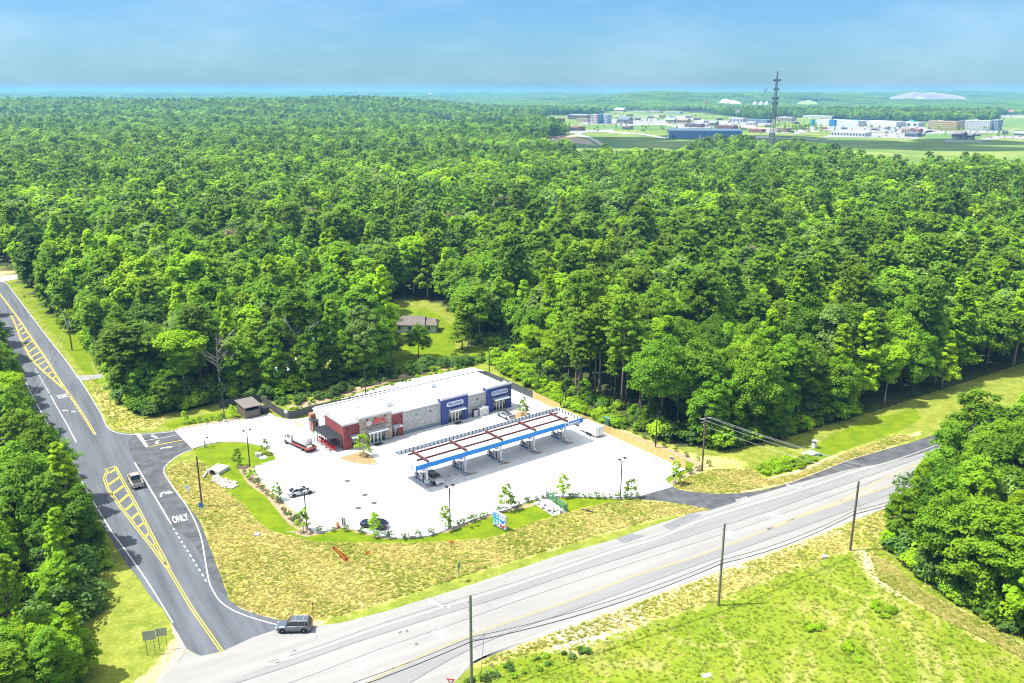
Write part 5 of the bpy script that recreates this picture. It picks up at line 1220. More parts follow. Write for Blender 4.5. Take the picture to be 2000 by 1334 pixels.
# ---- fences
def fence_line(mb, pts, h, th=.05, z0=.05, mi=0):
    for a, b in zip(pts, pts[1:]):
        a, b = Vector(a), Vector(b); d = b-a; c = (a+b)/2; mb.cbox((c.x, c.y, z0+h/2), (d.length+th, th, h), math.atan2(d.y, d.x), mi)
M_scr = mat('screen_mesh', (.055, .062, .062), .8, var=.2, vscale=.8)
def screen_fence(pts, label, h=1.85):
    f = thing('screen_fence', label, 'fence', (*pts[0], 0)); o0 = Vector((*pts[0], 0)); L_ = [(p[0]-o0.x, p[1]-o0.y) for p in pts]
    mb = MB(); fence_line(mb, L_, h); mb.build('screen', M_scr, f)
    pm = MB(); tot = 0
    for a, b in zip(L_, L_[1:]):
        n_ = max(1, int(math.hypot(b[0]-a[0], b[1]-a[1])/3))
        for k in range(n_): q = (a[0]+(b[0]-a[0])*k/n_, a[1]+(b[1]-a[1])*k/n_); pm.tube([(*q, 0), (*q, h+.15)], .045, 6)
    pm.build('post', M_dark, f)
cl = uv(3, 23.5); c2 = uv(47.8, 22.0); c3 = uv(49.6, 20)
screen_fence(W([(430,800),(470,792),(512,788),(524,797),(538,808),(552,816),(566,820),(580,819)])+[tuple(cl.xy)], 'dark green screened fence curving round the lawn left of the store')
screen_fence([tuple(cl.xy), tuple(c2.xy), tuple(c3.xy), P2(1041, 778)], 'dark grey screened fence behind and right of the store')
M_board = mat('yellow_boards', (.42, .30, .105), .8, var=.30, vscale=3.2, stretch=(0, (1, 1, 14)))
def board_fence(a, b, label, h=1.8):
    A, B_ = Vector(a), Vector(b); d = B_-A; L_ = d.length; f = thing('board_fence', label, 'fence', (A.x, A.y, .05), math.atan2(d.y, d.x))
    mb = MB(); n_ = int(L_/.145)
    for i in range(n_): mb.box(i*L_/n_+.004, (i+1)*L_/n_-.004, -.012+random.uniform(-.006, .006), .012, 0, h+random.uniform(-.03, .03))
    mb.build('boards', M_board, f); rl = MB()
    for z in (.35, .95, 1.5): rl.box(0, L_, .02, .07, z, z+.09)
    rl.build('rail', M_board, f); pm = MB()
    for i in range(int(L_/2.4)+1): pm.box(i*2.4-.05, i*2.4+.05, .072, .17, 0, h)
    pm.build('post', M_board, f)
board_fence(P2(1041, 778), P2(1094, 803), 'short run of yellow board fence joining the grey screen fence')
board_fence(P2(1134, 823), P2(1159, 834), 'short run of yellow board fence beside the dark sedan')
board_fence(P2(1180, 844), P2(1340, 916), 'long yellow board fence along the right side of the lot')
bs_ = thing('fence_banner', 'small dark picture board hung on the yellow board fence', 'banner', G(1313, 904)+Vector((0, 0, .9)), RZ-rad(90)); part('board', MB().box(-.55, .55, -.06, -.02, 0, .85, 0).box(-.5, .5, -.066, -.06, .08, .4, 1).box(-.45, .1, -.066, -.06, .45, .75, 2), [mat('banner_tan', (.35, .26, .18), .7), M_dark, M_wht], bs_)
# ---- fenced drain pit by the road
pz = [P2(*p) for p in ((1042,983),(1068,972),(1109,1000),(1082,1008))]
dp = thing('drain_pit_fence', 'low wire fence with green netting round the stony drain pit', 'fence', (*pz[0], 0)); o0 = Vector((*pz[0], 0)); LZ = [(p[0]-o0.x, p[1]-o0.y) for p in pz]
struct(MB().poly(pz, .05).build('drain_pit', mat('pit_stone', (.45, .42, .37), .9, var=.25, vscale=3, space='World', bump=1, bscale=4)))
for a in LZ+[((LZ[1][0]+LZ[2][0])/2, (LZ[1][1]+LZ[2][1])/2), ((LZ[0][0]+LZ[3][0])/2, (LZ[0][1]+LZ[3][1])/2), (LZ[3][0]+1.2, LZ[3][1]+.4)]: MB().tube([(*a, 0), (*a, 1.7)], .05, 7).build('post', M_slate, dp)
M_net = mat('green_netting', (.07, .22, .12), .7, alpha=.45); nt_ = MB(); fence_line(nt_, [LZ[1], LZ[2]], 1.4, .02, .1); fence_line(nt_, [LZ[2], (LZ[2][0]*.75+LZ[3][0]*.25, LZ[2][1]*.75+LZ[3][1]*.25)], 1.4, .02, .1); nt_.build('netting', M_net, dp)
rl = MB()
for a, b in ((LZ[0], LZ[1]), (LZ[1], LZ[2]), (LZ[0], LZ[3])): rl.tube([(*a, 1.55), (*b, 1.55)], .02, 5)
rl.build('rail', M_galv, dp)
rk = MB(); r_ = np.random.default_rng(4)
def rocks(mb, polyw, n, s0, s1, z):
    a = np.array(polyw)
    c = 0
    while c < n:
        p = r_.uniform(a.min(0), a.max(0))
        if not inpoly(p[0:1], p[1:2], polyw)[0]: continue
        c += 1; s = r_.uniform(s0, s1); V_ = []
        for k in range(8): q = np.array([(k & 1)*2-1, (k >> 1 & 1)*2-1, (k >> 2)*2-1])*s*r_.uniform(.6, 1.1, 3)*np.array([1, 1, .6]); V_.append((p[0]+q[0], p[1]+q[1], z+s*.3+q[2]))
        mb.add(V_, [(0, 2, 3, 1), (4, 5, 7, 6), (0, 1, 5, 4), (1, 3, 7, 5), (3, 2, 6, 7), (2, 0, 4, 6)], int(r_.integers(2)))
M_rk1 = mat('rock_white', (.5, .48, .45), .9); M_rk2 = mat('rock_tan', (.36, .30, .23), .9); M_rk3 = mat('rock_dark', (.10, .10, .11), .9)
rocks(rk, [tuple(p) for p in pz], 40, .12, .25, .05)
tag(stuff(rk.build('pit_stones', [M_rk3, M_rk1])), 'loose dark and white stones in the fenced drain pit', 'stones')
# ---- culvert with stones
cu = thing('culvert', 'white concrete culvert headwall with a dark round pipe on the grass bank', 'culvert', G(419, 929), rad(-20))
part('headwall', MB().box(-1.5, 1.3, 0, 3.0, -.1, .75, 0).xprism([(0, .9), (-.25, .9), (-.25, -.1), (0, -.1)], -1.6, 1.4), M_wht if False else mat('culvert_concrete', (.46, .46, .45), .85, var=.06), cu)
part('pipe', MB().lathe([(.62, -.32), (.62, -.27), (.5, -.27), (.5, -.3)], (-.1, 0, .45), 18, 0, 'y'), M_rubber, cu); part('pipe_mouth', MB().lathe([(.5, -.285), (.5, -.28)], (-.1, 0, .45), 18, 0, 'y'), mat('black_hole', (.006, .006, .006), 1., spec=0), cu)
part('wing_wall', MB().cbox((-1.0, -1.3, .2), (.25, 2.2, .5), rad(25)), mat('culvert_concrete', (.46, .46, .45)), cu)
rk2 = MB(); rocks(rk2, W([(415,935),(425,932),(440,938),(462,944),(465,952),(455,958),(438,957),(430,950),(418,944)]), 220, .12, .3, .02)
tag(stuff(rk2.build('riprap', [M_rk1, M_rk2])), 'pale loose stones spread below the culvert pipe', 'stones')
mh = thing('manhole_ring', 'round concrete manhole ring with a lid lying beside it on the lawn island', 'manhole', G(506, 893)); part('ring', MB().lathe([(.62, 0), (.62, .75), (.48, .75), (.48, .6)], n=20), M_kerb, mh); part('cover', MB().lathe([(.47, .6), (.47, .68)], n=18), M_rk2, mh); part('slab', MB().lathe([(.8, 0), (.8, .1)], (1.1, -.7, 0), 18), M_conc, mh)
# ================================================================== VEHICLES
def paint_mat(name, c, metal=.25): return mat(name, c, .28, metal=metal, spec=.5, coat=.6)
M_tail = mat('tail_light_red', (.40, .008, .008), .25); M_head = mat('headlight_clear', (.75, .78, .8), .1, spec=.6); M_rim = mat('wheel_rim', (.5, .5, .52), .35, metal=.7); M_cglass = mat('car_glass', (.015, .018, .022), .05, spec=.8)
M_trim = mat('black_trim', (.02, .02, .022), .6); M_plate = mat('number_plate', (.7, .7, .68), .5)
def loft(secs, closed_ends=True):
    """secs: list of rings of equal length"""
    V = [p for s in secs for p in s]; n = len(secs[0]); fs = []
    for i in range(len(secs)-1):
        for j in range(n): fs.append((i*n+j, i*n+(j+1) % n, (i+1)*n+(j+1) % n, (i+1)*n+j))
    if closed_ends: fs += [tuple(range(n)), tuple(range((len(secs)-1)*n, len(secs)*n))[::-1]]
    return V, fs
def wheel(parent, x_, y_, r_, wd, side):
    o = MB().lathe([(r_*.62, -wd/2), (r_*.93, -wd/2), (r_, -wd/2+.04), (r_, wd/2-.04), (r_*.93, wd/2), (r_*.62, wd/2)], (x_, y_, r_), 20, 0, 'y').build('wheel', M_rubber, parent, smooth=False)
    rm = MB(); yo = y_+side*(wd/2-.02); rm.lathe([(r_*.62, -.01), (r_*.62, .01)], (x_, yo, r_), 18, 0, 'y')
    for k in range(5): a = k*1.2566; rm.cbox((x_+math.cos(a)*r_*.33, yo+side*.018, r_+math.sin(a)*r_*.33), (.0, 0, 0)) if False else None
    rm.lathe([(r_*.2, -.02), (r_*.16, .03)], (x_, yo, r_), 10, 0, 'y'); rm.build('rim', M_rim, o)
def car(name, label, cat, loc, rz, kind, paint, roofm=None, L_=4.7, Wd=1.82, Ht=1.46):
    o = thing(name, label, cat, loc, rz); h = Wd/2
    if kind == 'suv':   P_ = [(-.5,.30,.86,.62),(-.485,.26,1.02,.80),(-.40,.22,1.06,.93),(0,.2,1.04,1),(.22,.2,1.02,1),(.40,.22,.98,.95),(.475,.26,.88,.84),(.5,.30,.68,.68)]; g = (-.475,.235,-.40,.09,Ht,.80)
    elif kind == 'pickup': P_ = [(-.5,.42,.98,.86),(-.49,.40,1.04,.95),(-.40,.36,1.06,1),(0,.34,1.08,1),(.22,.34,1.10,1),(.42,.36,1.06,.95),(.485,.40,.98,.86),(.5,.44,.8,.76)]; g = (-.13,.26,-.09,.16,Ht,.84)
    elif kind == 'coupe': P_ = [(-.5,.32,.82,.66),(-.48,.28,.96,.86),(-.36,.22,1.0,.97),(0,.2,.96,1),(.15,.2,.95,1),(.40,.22,.84,.95),(.48,.26,.74,.82),(.5,.30,.6,.66)]; g = (-.34,.18,-.16,.02,Ht,.70)
    else:               P_ = [(-.5,.32,.80,.66),(-.48,.28,.98,.84),(-.36,.22,1.0,.95),(0,.2,.95,1),(.2,.2,.94,1),(.40,.22,.84,.94),(.48,.26,.74,.82),(.5,.30,.6,.66)]; g = (-.42,.24,-.25,.06,Ht,.72)
    secs = []
    for fx, zb, zt, kw in P_:
        w_ = h*kw; x_ = fx*L_
        half = [(w_*.90, zb), (w_*.99, zb+.14), (w_, zb+(zt-zb)*.55), (w_*.955, zt-.05), (w_*.86, zt)]
        secs.append([(x_, a, z) for a, z in half]+[(x_, -a, z) for a, z in half[::-1]])
    V, fs = loft(secs); mb = MB().add(V, fs)
    if kind == 'pickup':    # bed walls stand, the floor of the bed is dark
        pass
    b = mb.build('body', paint, o, smooth=False)
    bev = b.modifiers.new('bevel', 'BEVEL'); bev.width = .04; bev.segments = 2; bev.limit_method = 'ANGLE'; bev.angle_limit = rad(32)
    xr0, xf0, xr1, xf1, zr, kt = g[0]*L_, g[1]*L_, g[2]*L_, g[3]*L_, g[4], g[5]
    def zbelt(x_):
        for (a, _, z1, _), (c, _, z2, _) in zip(P_, P_[1:]):
            if a*L_ <= x_ <= c*L_: return z1+(z2-z1)*(x_-a*L_)/((c-a)*L_)
        return 1.
    zb0, zb1 = zbelt(xr0)-.03, zbelt(xf0)-.03; wb, wt = h*.93, h*kt
    low = [(xr0, wb*.92, zb0), (xf0, wb*.94, zb1), (xf0, -wb*.94, zb1), (xr0, -wb*.92, zb0)]; top = [(xr1, wt*.95, zr-.05), (xf1, wt*.95, zr-.05), (xf1, -wt*.95, zr-.05), (xr1, -wt*.95, zr-.05)]
    gl = MB().add(low+top, [(4,5,6,7),(0,1,5,4),(1,2,6,5),(2,3,7,6),(3,0,4,7)]).build('window', M_cglass, o)
    rf = MB(); xm = (xr1+xf1)/2
    rf.add([(xr1-.04, wt*.9, zr-.045), (xm, wt*.96, zr-.02), (xf1+.04, wt*.9, zr-.045), (xf1+.04, -wt*.9, zr-.045), (xm, -wt*.96, zr-.02), (xr1-.04, -wt*.9, zr-.045),
            (xr1+.02, wt*.84, zr+.005), (xm, wt*.88, zr+.035), (xf1-.02, wt*.84, zr+.005), (xf1-.02, -wt*.84, zr+.005), (xm, -wt*.88, zr+.035), (xr1+.02, -wt*.84, zr+.005)],
           [(0,1,7,6),(1,2,8,7),(2,3,9,8),(3,4,10,9),(4,5,11,10),(5,0,6,11),(6,7,10,11),(7,8,9,10)])
    rf.build('roof', roofm or paint, o)
    pl = MB()
    for s in (-1, 1):
        pl.tube([(xr0, s*wb*.93, zb0), (xr1, s*wt*.96, zr-.03)], .055, 5); pl.tube([(xf0, s*wb*.95, zb1), (xf1, s*wt*.96, zr-.03)], .045, 5)
        xb_ = (xr0+xf0)/2+.08; pl.tube([(xb_, s*(wb*.945), (zb0+zb1)/2), ((xr1+xf1)/2, s*wt*.965, zr-.03)], .04, 5)
        if kind == 'suv': xq = xr0+(xf0-xr0)*.22; pl.tube([(xq, s*wb*.94, zb0), (xr1+(xf1-xr1)*.16, s*wt*.96, zr-.03)], .05, 5)
    pl.build('pillar', roofm or paint, o)
    r_ = .34 if kind in ('sedan', 'coupe') else .38
    ar = MB()
    for fx in (-.295, .305):
        for s in (-1, 1):
            ar.lathe([(r_*1.16, -.02), (r_*1.16, .02)], (fx*L_, s*(h*.985), r_+.02), 18, 0, 'y'); wheel(o, fx*L_, s*(h*.93), r_, .22, s)
    ar.build('wheel_arch', M_trim, o)
    for s in (-1, 1):
        MB().cbox((.478*L_, s*h*.60, P_[-2][2]-.14), (.16, .42, .13), s*-.28).build('headlight', M_head, o)
        MB().cbox((-.49*L_, s*h*.62, P_[1][2]-.13), (.10, .40, .15), s*.16).build('tail_light', M_tail, o)
        MB().cbox((xf0-.25, s*(h+.09), zb1+.12), (.14, .2, .13)).build('mirror', paint, o)
        MB().cbox((0, s*h*.99, (.2+.45)/2), (L_*.42, .03, .1)).build('sill', M_trim, o)
    MB().cbox((.497*L_, 0, .52), (.07, Wd*.5, .16)).build('grille', M_trim, o); MB().cbox((-.502*L_, 0, .52), (.05, Wd*.62, .13)).build('bumper', M_trim, o); MB().cbox((-.508*L_, 0, .70), (.03, .32, .16)).build('number_plate', M_plate, o)
    return o
def heading(a, b): p, q = G(*a), G(*b); return math.atan2(q.y-p.y, q.x-p.x)
def off(p, rz, f, s, z=0.): return Vector((p.x+math.cos(rz)*f-math.sin(rz)*s, p.y+math.sin(rz)*f+math.cos(rz)*s, z))
# suv on the highway
rz = heading((596, 1239.2), (555.5, 1240)); c_ = (G(596, 1239.2)+G(555.5, 1240))/2
P_suv = paint_mat('paint_steel_grey', (.13, .15, .18), .5)
s_ = car('suv', 'steel grey sport utility car turning at the highway junction', 'car', off(c_, rz, 0, -.85, .06), rz, 'suv', P_suv, L_=4.75, Wd=1.86, Ht=1.72)
MB().tube([(-1.8, .66, 1.76), (.2, .66, 1.78)], .025, 5).tube([(-1.8, -.66, 1.76), (.2, -.66, 1.78)], .025, 5).cbox((-1.3, 0, 1.79), (.05, 1.34, .03)).cbox((-.2, 0, 1.80), (.05, 1.34, .03)).build('roof_rack', M_galv, s_)
# pickup on the side road
rz = heading((336, 1027), (264, 907)); c_ = G(272.5, 959)
pk = car('pickup_truck', 'beige pickup truck with a dark cargo bed driving up the side road', 'pickup', off(c_, rz, 2.85, 0, .04), rz, 'pickup', paint_mat('paint_beige', (.46, .41, .34), .35), L_=5.7, Wd=1.98, Ht=1.92)
MB().box(-2.72, -.72, -.80, .80, 1.045, 1.085).build('cargo_bed', M_trim, pk); MB().box(-2.84, -.70, .80, .97, 1.04, 1.14).box(-2.84, -.70, -.97, -.80, 1.04, 1.14).box(-2.87, -2.74, -.8, .8, 1.04, 1.14).build('bed_rail', paint_mat('paint_beige', (.46, .41, .34)), pk)
MB().box(-2.98, -2.86, -.85, -.2, .45, .62).box(-2.98, -2.86, .2, .85, .45, .62).build('chrome_bumper', M_galv, pk)
# white sedan
rz = heading((577.5, 974), (604.5, 968)); c_ = (G(577.5, 974)+G(604.5, 968))/2
car('sedan', 'white sedan parked in the lot by the long mulch bed', 'car', off(c_, rz, 0, .84, .062), rz, 'sedan', paint_mat('paint_white', (.47, .48, .50), 0), L_=4.75)
rz = heading((743, 1037.5), (714, 1033.5)); c_ = (G(743, 1037.5)+G(714, 1033.5))/2
car('sedan', 'navy blue sedan parked behind a sapling at the front kerb', 'car', off(c_, rz, 0, -.84, .062), rz, 'sedan', paint_mat('paint_navy', (.012, .018, .045), .3), L_=4.85)
rz = RZ-rad(90); c_ = G(863, 950)
car('suv', 'white sport utility car with a black roof stopped at the leftmost fuel pump', 'car', off(c_, rz, -2.35, 0, .062), rz, 'suv', paint_mat('paint_white', (.47, .48, .50), 0), paint_mat('paint_black', (.012, .013, .016), .3), L_=4.6, Wd=1.88, Ht=1.66)
rz = RZ+rad(90); c_ = G(982.5, 817.5)
cp_ = car('coupe', 'silver coupe with a black rear spoiler parked before the right blue shop front', 'car', off(c_, rz, 0, -.86, .062), rz, 'coupe', paint_mat('paint_silver', (.42, .43, .44), .6), L_=4.85, Wd=1.9, Ht=1.40)
MB().cbox((-2.25, 0, 1.04), (.34, 1.6, .05)).cbox((-2.2, .6, .99), (.1, .06, .1)).cbox((-2.2, -.6, .99), (.1, .06, .1)).build('spoiler', M_trim, cp_); MB().cbox((-.42, 0, 1.442), (.75, 1.0, .012)).build('sunroof', M_cglass, cp_)
c_ = G(1134, 835.5)
car('suv', 'dark grey car standing ahead of the white box trailer by the board fence', 'car', off(c_, rz, 1.4, -.88, .062), rz, 'suv', paint_mat('paint_charcoal', (.075, .08, .09), .4), L_=4.8, Wd=1.9, Ht=1.62)
# box trailer
tr = thing('box_trailer', 'white twin-axle box trailer with rear doors by the yellow board fence', 'trailer', uv(46.3, -25.8, .062), RZ+rad(90))
MB().xprism([(-1.1, .45), (1.1, .45), (1.1, 2.25), (.95, 2.36), (-.95, 2.36), (-1.1, 2.25)], 0, 5.0).xprism([(-1.1, .45), (1.1, .45), (.5, 2.2), (-.5, 2.2)], 5.0, 5.5).build('body', M_wht, tr)
for s in (-.55, .55):
    d_ = MB().box(-.03, -.002, s-.52, s+.52, .5, 2.2).build('door', M_wht, tr); hm = MB()
    for z in (.7, 1.35, 2.0): hm.box(-.05, -.032, s+(.44 if s > 0 else -.52), s+(.52 if s > 0 else -.44), z, z+.08)
    hm.box(-.05, -.032, s*.15-.02, s*.15+.02, .7, 2.0); hm.build('hinge', M_dark, d_)
MB().box(-.02, 5, -1.13, -1.10, 2.2, 2.27).box(-.02, 5, 1.10, 1.13, 2.2, 2.27).box(-.02, 0, -1.12, 1.12, .38, .45).build('trim', M_galv, tr)
for s in (-1, 1):
    for x_ in (1.75, 2.6): wheel(tr, x_, s*1.16, .34, .2, s)
    MB().box(1.2, 3.15, s*1.08-.01 if s < 0 else 1.1, -1.1 if s < 0 else 1.3, .72, .78).build('mudguard', M_galv, tr) if s > 0 else MB().box(1.2, 3.15, -1.3, -1.1, .72, .78).build('mudguard', M_galv, tr)
MB().tube([(5.5, 0, .5), (7.0, 0, .48)], .05, 6).build('drawbar', M_dark, tr)
# tank truck
rz = math.atan2((uv(-7.0, 10.4)-uv(-5.4, 3.1)).y, (uv(-7.0, 10.4)-uv(-5.4, 3.1)).x)
tk_ = thing('tank_truck', 'white tank truck with red side rails parked left of the patio', 'truck', uv(-5.4, 3.0, .062), rz)
MB().lathe([(.3, 1.0), (.75, 1.05), (.98, 1.25), (1.02, 1.6), (1.02, 4.9), (.98, 5.2), (.7, 5.45), (.3, 5.5)], (0, 0, 1.85), 22, 0, 'x').build('tank', M_wht, tk_, smooth=True)
MB().box(.0, 8.0, -.42, .42, .62, .85).box(.1, 6, -1.05, 1.05, .80, .92).build('frame', M_dark, tk_)
MB().box(0, 5.6, 1.06, 1.16, .78, .98).box(0, 5.6, -1.16, -1.06, .78, .98).box(-.06, .04, -1.16, 1.16, .74, 1.0).build('side_rail', mat('rail_red', (.42, .05, .045), .4), tk_)
cb = MB().xprism([(5.75, .7), (8.5, .7), (8.55, 1.35), (8.4, 1.62), (7.35, 1.72), (6.95, 2.55), (6.8, 2.66), (5.85, 2.66), (5.75, 2.5)], -1.08, 1.08, axis='y').build('cab', M_wht, tk_)
MB().add([(7.36, -.95, 1.78), (7.36, .95, 1.78), (7.0, .85, 2.48), (7.0, -.85, 2.48)], [(0, 1, 2, 3)]).build('windscreen', M_cglass, tk_) if False else MB().xprism([(7.33, 1.78), (7.43, 1.78), (7.07, 2.48), (6.97, 2.48)], -.92, .92, axis='y').build('windscreen', M_cglass, tk_)
for s in (-1, 1):
    MB().box(6.1, 6.95, s*1.085-.008, s*1.085+.008, 1.75, 2.4).build('side_window', M_cglass, tk_); MB().cbox((7.2, s*1.3, 2.0), (.1, .2, .5)).build('mirror', M_dark, tk_)
    for x_ in (7.7, 2.2, .95): wheel(tk_, x_, s*.98, .5, .3, s)
    MB().cbox((8.54, s*.85, 1.05), (.06, .3, .2)).build('headlight', M_head, tk_); MB().cbox((-.08, s*.95, .88), (.05, .2, .12)).build('tail_light', M_tail, tk_)
    MB().tube([(5.65, s*.9, .8), (5.65, s*.9, 3.0)], .07, 7).build('exhaust', M_galv, tk_)
MB().tube([(.9, .5, 1.3), (.3, .7, 1.9), (.15, .2, 2.2), (.3, -.5, 1.7), (.6, -.7, 1.2)], .07, 7).build('hose', M_brown, tk_)
MB().cbox((.5, .4, 1.15), (.8, .9, .45)).build('pump_box', mat('tan_box', (.4, .33, .25), .6), tk_)
MB().lathe([(.25, 0), (.25, .15), (.1, .2)], (3.2, 0, 2.86), 12).build('hatch', M_galv, tk_)
# ================================================================== POLES, LAMPS, SIGNS
def lamp(bx, by, label, double=True, h=7.2, base=False, rz=RZ, loc=None):
    o = thing('lamp_post', label, 'lamp post', loc or G(bx, by), rz)
    if base: MB().lathe([(.28, 0), (.28, .75), (.22, .78)], n=14).build('concrete_base', M_kerb, o)
    MB().lathe([(.22, 0), (.22, .1), (.125, .14), (.105, h)], n=10).build('pole', M_dark, o)
    for s in ((-1, 1) if double else (1,)):
        MB().tube([(0, 0, h-.1), (s*.55, 0, h-.05), (s*.62, 0, h+.35)], .06, 6).build('arm', M_dark, o)
        MB().cbox((s*.62, -.1, h+.5), (.36, .62, .16)).cbox((s*.62, -.1, h+.62), (.25, .4, .1)).build('lamp_head', M_dark, o)
    return o
lamp(489, 912, 'double lamp post on the lawn island', h=7.0); lamp(401, 876, 'short single lamp on a concrete base at the entrance', False, 1.5, True)
lamp(601, 1036, 'double lamp post in front of the white sedan', base=True, h=6.8); lamp(881, 1031, 'double lamp post on the front kerb left of the price sign'); lamp(1213, 972, 'double lamp post at the second entrance')
lamp(1281, 873, 'single lamp post behind the long board fence', False); lamp(956, 738, 'lamp post at the back right corner of the store', True, 7.2, True); lamp(0, 0, 'lamp post rising behind the store roof', False, 8.2, loc=uv(17, 23)); lamp(440, 827, 'lamp post beside the brown dumpster shed', True, 7.2, True); lamp(1105, 793, 'lamp post in the weeds behind the yellow board fence', False, 6.5)
M_pole = mat('creosote_pole', (.115, .085, .06), .9, var=.25, vscale=2); M_poleg = mat('green_grey_pole', (.16, .17, .12), .9, var=.2, vscale=2); M_ins = mat('insulator', (.35, .35, .36), .4); M_wire = mat('cable_black', (.015, .015, .016), .7); M_wirew = mat('wire_pale', (.36, .36, .36), .5)
def upole(bx, by, h, label, m=M_pole, r_=.16, arm=0, armrz=0., trans=False, ins=True, loc=None):
    o = thing('utility_pole', label, 'utility pole', loc or G(bx, by)); MB().lathe([(r_*1.25, -.2), (r_, h)], n=10).build('pole', m, o)
    if ins: MB().lathe([(.06, 0), (.09, .1), (.05, .2)], (0, 0, h), 8).cbox((-.22, 0, h-.8), (.12, .1, .2)).cbox((-.22, 0, h-1.9), (.12, .1, .2)).build('insulator', M_ins, o)
    if arm: MB().cbox((0, 0, h-.5), (arm, .12, .14), armrz).cbox((0, 0, h-1.2), (arm*.8, .1, .1), armrz).build('crossarm', M_ins, o)
    if trans: MB().lathe([(.25, 0), (.3, .08), (.3, .85), (.22, .95)], (-.5, 0, h-3.4), 12).build('transformer', M_galv, o)
    return o
p1 = upole(924, 1349, 13.2, 'green-grey utility pole nearest the camera at the foot of the picture', M_poleg); p2 = upole(1405, 1181, 12.9, 'utility pole between the nearest pole and the lower right trees', M_poleg); p3 = upole(1662, 1072, 12.0, 'utility pole at the edge of the lower right trees')
upole(396, 992, 9.6, 'brown bare pole in the dry grass by the side road', r_=.13, ins=False)
p5 = upole(1372, 917, 11.2, 'brown pole with a pale crossarm at the end of the board fence', arm=2.4, armrz=rad(20)); p6 = upole(141, 688, 8.6, 'pole on the grass verge beyond the side road', arm=1.6, armrz=rad(-30))
p7 = upole(56, 905, 11.0, 'pole with a grey transformer among the left trees', arm=1.8, armrz=rad(20), trans=True); p8 = upole(20, 985, 12.5, 'pole with a pale crossarm at the left picture edge', arm=2.0, armrz=rad(20))
def wire(name, label, ends, r_, m, sag=.8, grp='cables along the highway'):
    mb = MB()
    for a, b, s in ends:
        a, b = Vector(a), Vector(b); mb.tube([a.lerp(b, k/14)-Vector((0, 0, s*4*(k/14)*(1-k/14))) for k in range(15)], r_, 5, cap=False)
    o = mb.build(name, m); tag(o, label, 'cable', grp); return o
L1, L2, L3 = p1.location, p2.location, p3.location; d12 = (L2-L1).normalized(); L0 = L1-(L2-L1)*1.0; L4 = L3+(L3-L2)*1.1
z_ = Vector((0, 0, 1))
wire('cable', 'upper black cable strung over the near edge of the highway', [(L0+z_*7.6, L1+z_*7.5, 1.2), (L1+z_*7.5, L2+z_*7.3, 1.), (L2+z_*7.3, L3+z_*7.0, .8), (L3+z_*7, L4+z_*7, 1)], .035, M_wire)
wire('cable', 'lower heavy black cable strung over the near edge of the highway', [(L0+z_*6.9, L1+z_*6.9, 1.3), (L1+z_*6.9, L2+z_*6.7, 1.1), (L2+z_*6.7, L3+z_*6.4, .9), (L3+z_*6.4, L4+z_*6.4, 1)], .055, M_wire)
wire('cable', 'drooping cable loop hanging on the nearest utility pole', [(L1+z_*7.4, L1+Vector((1.6, .6, 7.6)), .5), (L1+Vector((1.6, .6, 7.6)), L1+Vector((1.0, .2, .2)), -.4)], .025, M_wire)
wire('wire', 'thin pale top wire along the near utility poles', [(L0+z_*13.3, L1+z_*13.3, 1.6), (L1+z_*13.3, L2+z_*13, 1.4), (L2+z_*13, L3+z_*12.1, 1.2)], .012, M_wirew)
wire('guy_wire', 'pale guy wires staying the nearest utility pole', [(L1+z_*9, L1+Vector((5, -2, 0)), 0), (L1+z_*7.5, L1+Vector((4, -2.5, 0)), 0)], .018, M_wirew)
wire('guy_wire', 'guy wire with a yellow sleeve at the pole by the lower right trees', [(L3+z_*9, L3+Vector((4.6, 1.5, 0)), 0)], .02, M_wirew)
L5 = p5.location; e_ = G(1592, 925)
for k, (dx, zz, lab) in enumerate(((-1.1, 10.8, 'left pale wire from the crossarm pole across the verge'), (.3, 10.9, 'middle pale wire from the crossarm pole across the verge'), (1.1, 10.8, 'right pale wire from the crossarm pole across the verge'), (0.2, 9.0, 'lower pale wire from the crossarm pole across the verge'))):
    a = L5+Vector((dx*.94, dx*.34, zz)); wire('wire', lab, [(a, Vector((95+dx, 108+dx*.4, zz-.2)), 2.2)], .022, M_wirew, grp='wires from the crossarm pole')
L6, L7, L8 = p6.location, p7.location, p8.location
for k, (q, lab) in enumerate(((-.6, 'left wire on the poles left of the side road'), (.6, 'right wire on the poles left of the side road'))):
    wire('wire', lab, [(L8+Vector((q, 0, 12)), L7+Vector((q, 0, 10.6)), .5), (L7+Vector((q, 0, 10.6)), L6+Vector((q, 0, 8.2)), 1.6), (L6+Vector((q, 0, 8.2)), L6+Vector((q-35, 60, 8)), 1.6)], .02, M_wirew, grp='wires left of the side road')
